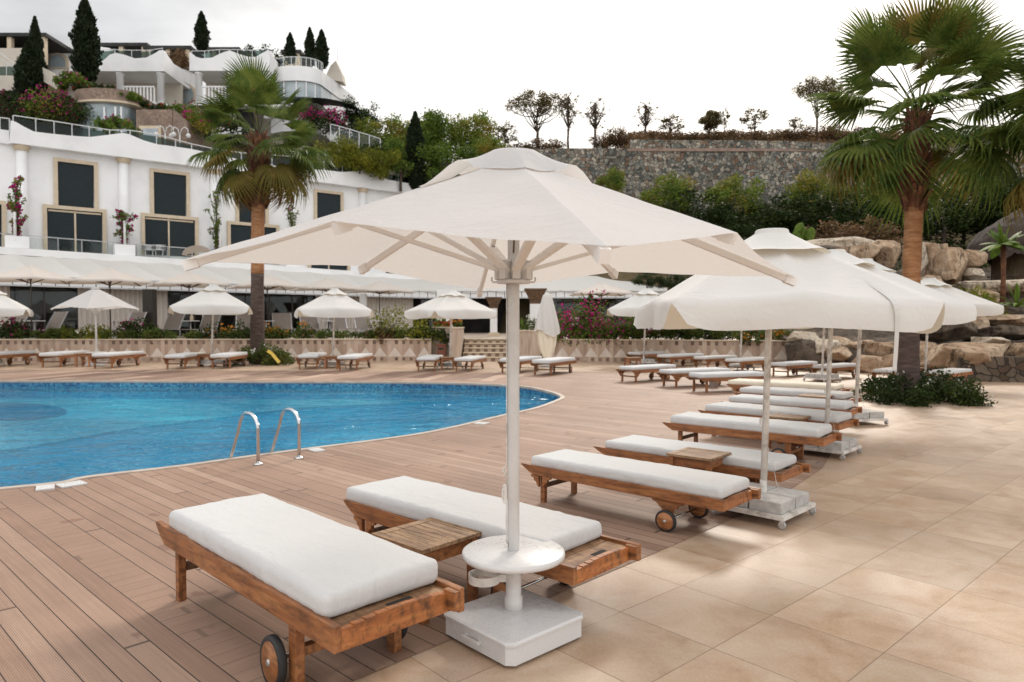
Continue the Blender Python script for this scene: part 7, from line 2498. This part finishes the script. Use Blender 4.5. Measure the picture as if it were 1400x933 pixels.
rk = [
 (1082, 1132, 452, 478, 25.0, 1.6, 'rock_pale', 'pale knobbly boulder at the left end of the low rock wall'),
 (1112, 1150, 462, 486, 24.4, 1.4, 'rock_pale', 'pale rounded boulder second from the left end'),
 (1130, 1178, 460, 482, 25.2, 1.6, 'rock', 'flat topped boulder behind the second pale one'),
 (1138, 1170, 474, 496, 23.6, 1.2, 'rock', 'round tan boulder low behind two white poles'),
 (1168, 1212, 466, 492, 24.2, 1.5, 'rock', 'tan boulder behind the middle of the thin pole'),
 (1195, 1240, 466, 496, 23.4, 1.5, 'rock', 'tan boulder behind the left of the palm trunk'),
 (1172, 1222, 486, 516, 22.6, 1.3, 'rock', 'lower tan boulder left of the palm trunk'),
 (1216, 1262, 486, 518, 22.0, 1.2, 'rock', 'tan boulder hidden behind the palm trunk foot'),
 (1244, 1314, 468, 512, 21.4, 1.6, 'rock', 'long tan boulder right behind the twin poles'),
 (1298, 1402, 466, 510, 19.7, 2.0, 'rock', 'big flat slab boulder on top of the dark masonry'),
 (1350, 1388, 461, 476, 20.9, 1.4, 'rock_pale', 'pale cap stone on the big slab boulder'),
 (1398, 1470, 470, 520, 19.3, 1.7, 'rock', 'boulder cut by the right edge'),
 (1284, 1350, 436, 470, 23.4, 1.8, 'rock_dark', 'hollow dark boulder like a slide right of the last parasol'),
 (1318, 1356, 426, 466, 23.9, 1.6, 'rock', 'sloping tan boulder above the hollow one'),
 (1346, 1440, 428, 447, 23.6, 2.0, 'rock', 'flat tan ledge rock at the right edge'),
 (1342, 1440, 444, 468, 23.2, 1.6, 'rock_dark', 'dark rock under the right edge ledge'),
 (1106, 1215, 321, 346, 35.0, 2.4, 'rock_pale', 'long pale slab along the top of the upper rocks'),
 (1112, 1160, 334, 352, 34.0, 2.0, 'rock_dark', 'dark rock under the long pale slab'),
 (1150, 1212, 332, 368, 33.4, 2.0, 'rock', 'tan rock above the parasol slope left of the palm trunk'),
 (1200, 1240, 326, 372, 33.2, 2.0, 'rock', 'tan rock touching the left of the palm trunk'),
 (1250, 1276, 326, 386, 32.6, 1.8, 'rock_pale', 'upright pale rock just right of the palm trunk'),
 (1268, 1298, 328, 388, 32.4, 1.8, 'rock', 'upright split tan rock, second right of the palm trunk'),
 (1283, 1338, 335, 392, 31.6, 2.2, 'rock', 'big squared boulder right of the palm trunk'),
 (1328, 1352, 338, 366, 32.0, 1.6, 'rock', 'small tan rock left of the hut, upper one'),
 (1330, 1350, 364, 388, 31.6, 1.4, 'rock_pale', 'small pale rock left of the hut, lower one'),
 (1264, 1298, 374, 398, 30.6, 1.4, 'rock', 'small tan rock just above the last parasols'),
 (1280, 1350, 388, 424, 29.6, 1.8, 'rock_dark', 'dark overhanging ledge under the squared boulder'),
 (1334, 1408, 380, 402, 28.4, 1.8, 'rock_pale', 'pale flat rock behind the banana-like palm'),
 (1342, 1372, 396, 420, 27.8, 1.4, 'rock', 'tan rock at the foot of the banana-like palm'),
 (1388, 1450, 378, 404, 28.6, 1.8, 'rock', 'tan flat rock at the right edge below the hut'),
 (1020, 1062, 330, 352, 39.0, 1.5, 'rock_pale', 'pale lump of rock left of the second parasol top'),
]
for i, (u0, u1, v0, v1, Y, dep, mt, lab) in enumerate(rk):
    boulder(u0, u1, v0, v1, Y, dep, 300 + i, mt, lab)
# dark rock bank filling the core of the rock garden
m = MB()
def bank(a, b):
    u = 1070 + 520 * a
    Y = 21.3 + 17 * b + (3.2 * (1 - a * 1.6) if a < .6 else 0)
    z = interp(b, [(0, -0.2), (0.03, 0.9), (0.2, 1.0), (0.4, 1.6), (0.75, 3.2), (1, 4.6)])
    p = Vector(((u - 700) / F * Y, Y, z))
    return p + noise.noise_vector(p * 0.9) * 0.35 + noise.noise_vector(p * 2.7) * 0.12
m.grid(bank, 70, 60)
tag(m.build('rock_bank', MAT['rock_dark']), kind='structure')
m = MB()
q0, q1, q2 = gz(1296, 521), gz(1400, 530), gz(1520, 540)
q0 = Vector((q0.x + 0.25, 19.75, 0)); q1 = Vector(((1400 - 700) / F * 19.2, 19.2, 0)); q2 = Vector(((1520 - 700) / F * 18.9, 18.9, 0))
m.slab([q0, q1, q2, q2 + Vector((0, 1.6, 0)), q1 + Vector((0, 1.6, 0)), q0 + Vector((0.5, 1.6, 0))], -0.02, 0.70)
tag(m.build('masonry_wall', MAT['masonry']), 'dark mortared stone wall under the big slab boulder', 'wall')

# thatched hut
hb = at(1425, 400, 33.5)
hut = empty('thatched_hut', hb, 0, 'round hut with a shaggy thatched roof at the right edge', 'hut')
zr = at(1400, 334, 33.5).z - hb.z
zt = at(1425, 262, 33.5).z - hb.z
m = MB()
def thatch(a, b):
    an = 2 * math.pi * a
    r_ = interp(b, [(0, 0.05), (0.25, 0.9), (0.7, 2.5), (0.9, 3.05), (1.0, 3.12)])
    z_ = interp(b, [(0, zt), (0.25, zt - 0.7), (0.7, zr + 0.75), (0.9, zr + 0.1), (1.0, zr - 0.7)])
    p = Vector((r_ * math.cos(an), r_ * math.sin(an), z_))
    jag = noise.noise(Vector((math.cos(an) * 14, math.sin(an) * 14, 1))) * 0.4 * max(0, b - 0.85) * 6
    return p + noise.noise_vector(p * 3) * 0.09 + Vector((0, 0, -jag))
m.grid(thatch, 160, 24)
m.build('thatch_roof', MAT['thatch'], hut)
MB().lathe([(2.0, -1.5), (2.0, zr + 0.4)], n=28).build('reed_wall', MAT['reed'], hut)
for k in range(8):
    an = k * math.pi / 4 + 0.3
    MB().tube([(2.55 * math.cos(an), 2.55 * math.sin(an), -1.5), (2.5 * math.cos(an), 2.5 * math.sin(an), zr + 0.3)], 0.08, 8).build('post', MAT['bark'], hut)
m = MB()
for k in range(4):
    a0, a1 = k * math.pi / 4 + 2.65, (k + 1) * math.pi / 4 + 2.65
    pa, pb = Vector((2.55 * math.cos(a0), 2.55 * math.sin(a0), 0)), Vector((2.55 * math.cos(a1), 2.55 * math.sin(a1), 0))
    m.bar(pa + Vector((0, 0, .75)), pb + Vector((0, 0, .75)), 0.06); m.bar(pa, pb + Vector((0, 0, .7)), 0.05); m.bar(pa + Vector((0, 0, .7)), pb, 0.05)
m.build('railing', MAT['bark'], hut)

# ================================================================ light, sky, camera
SUN_EL, SUN_AZ = R(34), R(20)                              # azimuth measured from +Y towards +X
sl = bpy.data.lights.new('sun', 'SUN')
sl.energy = 1.5
sl.angle = R(14)
sl.color = (1.0, 0.92, 0.82)
so = bpy.data.objects.new('sun', sl)
COL.objects.link(so)
sd = Vector((math.sin(SUN_AZ) * math.cos(SUN_EL), math.cos(SUN_AZ) * math.cos(SUN_EL), math.sin(SUN_EL)))
so.rotation_euler = (-sd).to_track_quat('-Z', 'Y').to_euler()
W = bpy.data.worlds.new('World')
SC.world = W
W.use_nodes = True
nt = W.node_tree
for nd in list(nt.nodes): nt.nodes.remove(nd)
N = lambda t, **k: nt.nodes.new(t)
out = N('ShaderNodeOutputWorld')
bg = N('ShaderNodeBackground')
sky = N('ShaderNodeTexSky')
sky.sky_type = 'NISHITA'
sky.sun_disc = False
sky.sun_elevation = SUN_EL
sky.sun_rotation = SUN_AZ
sky.dust_density = 4.0
tc = N('ShaderNodeTexCoord')
mp = N('ShaderNodeMapping')
mp.inputs['Scale'].default_value = (1.0, 1.0, 3.6)
nt.links.new(tc.outputs['Generated'], mp.inputs['Vector'])
nz = N('ShaderNodeTexNoise')
nz.inputs['Scale'].default_value = 4.0
nz.inputs['Detail'].default_value = 7.0
nz.inputs['Distortion'].default_value = 0.6
nt.links.new(mp.outputs[0], nz.inputs['Vector'])
rp = N('ShaderNodeValToRGB')
rp.color_ramp.elements[0].position = 0.36
rp.color_ramp.elements[0].color = (4.5, 4.5, 4.46, 1)
rp.color_ramp.elements[1].position = 0.66
rp.color_ramp.elements[1].color = (6.6, 6.56, 6.5, 1)
nt.links.new(nz.outputs['Fac'], rp.inputs[0])
dt = N('ShaderNodeVectorMath')
dt.operation = 'DOT_PRODUCT'
nt.links.new(tc.outputs['Generated'], dt.inputs[0])
gd = Vector((math.sin(R(14)) * math.cos(R(10)), math.cos(R(14)) * math.cos(R(10)), math.sin(R(10))))
dt.inputs[1].default_value = gd
gr = N('ShaderNodeValToRGB')
gr.color_ramp.elements[0].position = 0.74
gr.color_ramp.elements[0].color = (0, 0, 0, 1)
gr.color_ramp.elements[1].position = 1.0
gr.color_ramp.elements[1].color = (4.4, 4.15, 3.7, 1)
nt.links.new(dt.outputs['Value'], gr.inputs[0])
ad = N('ShaderNodeMix')
ad.data_type = 'RGBA'
ad.blend_type = 'ADD'
ad.inputs[0].default_value = 1.0
sxyz = N('ShaderNodeSeparateXYZ')
nt.links.new(tc.outputs['Generated'], sxyz.inputs[0])
zr = N('ShaderNodeValToRGB')                               # an overcast sky is brighter overhead than near the horizon
for e_, (p_, v_) in zip((zr.color_ramp.elements[0], zr.color_ramp.elements[1]), ((0.35, 1.0), (0.85, 1.35))):
    e_.position = p_
    e_.color = (v_, v_, v_, 1)
nt.links.new(sxyz.outputs[2], zr.inputs[0])
zm_ = N('ShaderNodeMix')
zm_.data_type = 'RGBA'
zm_.blend_type = 'MULTIPLY'
zm_.inputs[0].default_value = 1.0
nt.links.new(rp.outputs[0], zm_.inputs[6])
nt.links.new(zr.outputs[0], zm_.inputs[7])
rb = N('ShaderNodeValToRGB')                               # unseen sky behind the camera, brightened as added fill light
for e_, (p_, v_) in zip((rb.color_ramp.elements[0], rb.color_ramp.elements[1]), ((0.35, 1.9), (0.62, 1.0))):
    e_.position = p_
    e_.color = (v_, v_, v_, 1)
mr = N('ShaderNodeMath')
mr.operation = 'MULTIPLY_ADD'
mr.inputs[1].default_value = 0.5
mr.inputs[2].default_value = 0.5
nt.links.new(sxyz.outputs[1], mr.inputs[0])
nt.links.new(mr.outputs[0], rb.inputs[0])
zm2 = N('ShaderNodeMix')
zm2.data_type = 'RGBA'
zm2.blend_type = 'MULTIPLY'
zm2.inputs[0].default_value = 1.0
nt.links.new(zm_.outputs[2], zm2.inputs[6])
nt.links.new(rb.outputs[0], zm2.inputs[7])
nt.links.new(zm2.outputs[2], ad.inputs[6])
nt.links.new(gr.outputs[0], ad.inputs[7])
mx = N('ShaderNodeMix')
mx.data_type = 'RGBA'
mx.inputs[0].default_value = 0.88
nt.links.new(sky.outputs[0], mx.inputs[6])
nt.links.new(ad.outputs[2], mx.inputs[7])
nt.links.new(mx.outputs[2], bg.inputs[0])
bg.inputs[1].default_value = 0.10
nt.links.new(bg.outputs[0], out.inputs[0])

cam = bpy.data.cameras.new('camera')
cam.sensor_width = 36.0
cam.lens = F / 1400 * 36.0
cam.clip_end = 3000
cam.clip_start = 0.05
cam.dof.use_dof = True
cam.dof.focus_distance = 4.6
cam.dof.aperture_fstop = 3.2
co = bpy.data.objects.new('camera', cam)
COL.objects.link(co)
co.location = (0, 0, HC)
co.rotation_euler = (math.pi / 2 - PITCH, 0, 0)
SC.camera = co
vs = SC.view_settings
vs.view_transform = 'Standard'
vs.look = 'None'
vs.exposure = 0.50
vs.gamma = 1.0
vs.use_curve_mapping = False
SC.cycles.use_denoising = True
SC.cycles.max_bounces = 8
SC.cycles.transparent_max_bounces = 24
SC.cycles.caustics_reflective = False
SC.cycles.caustics_refractive = False
SC.cycles.sample_clamp_indirect = 8.0
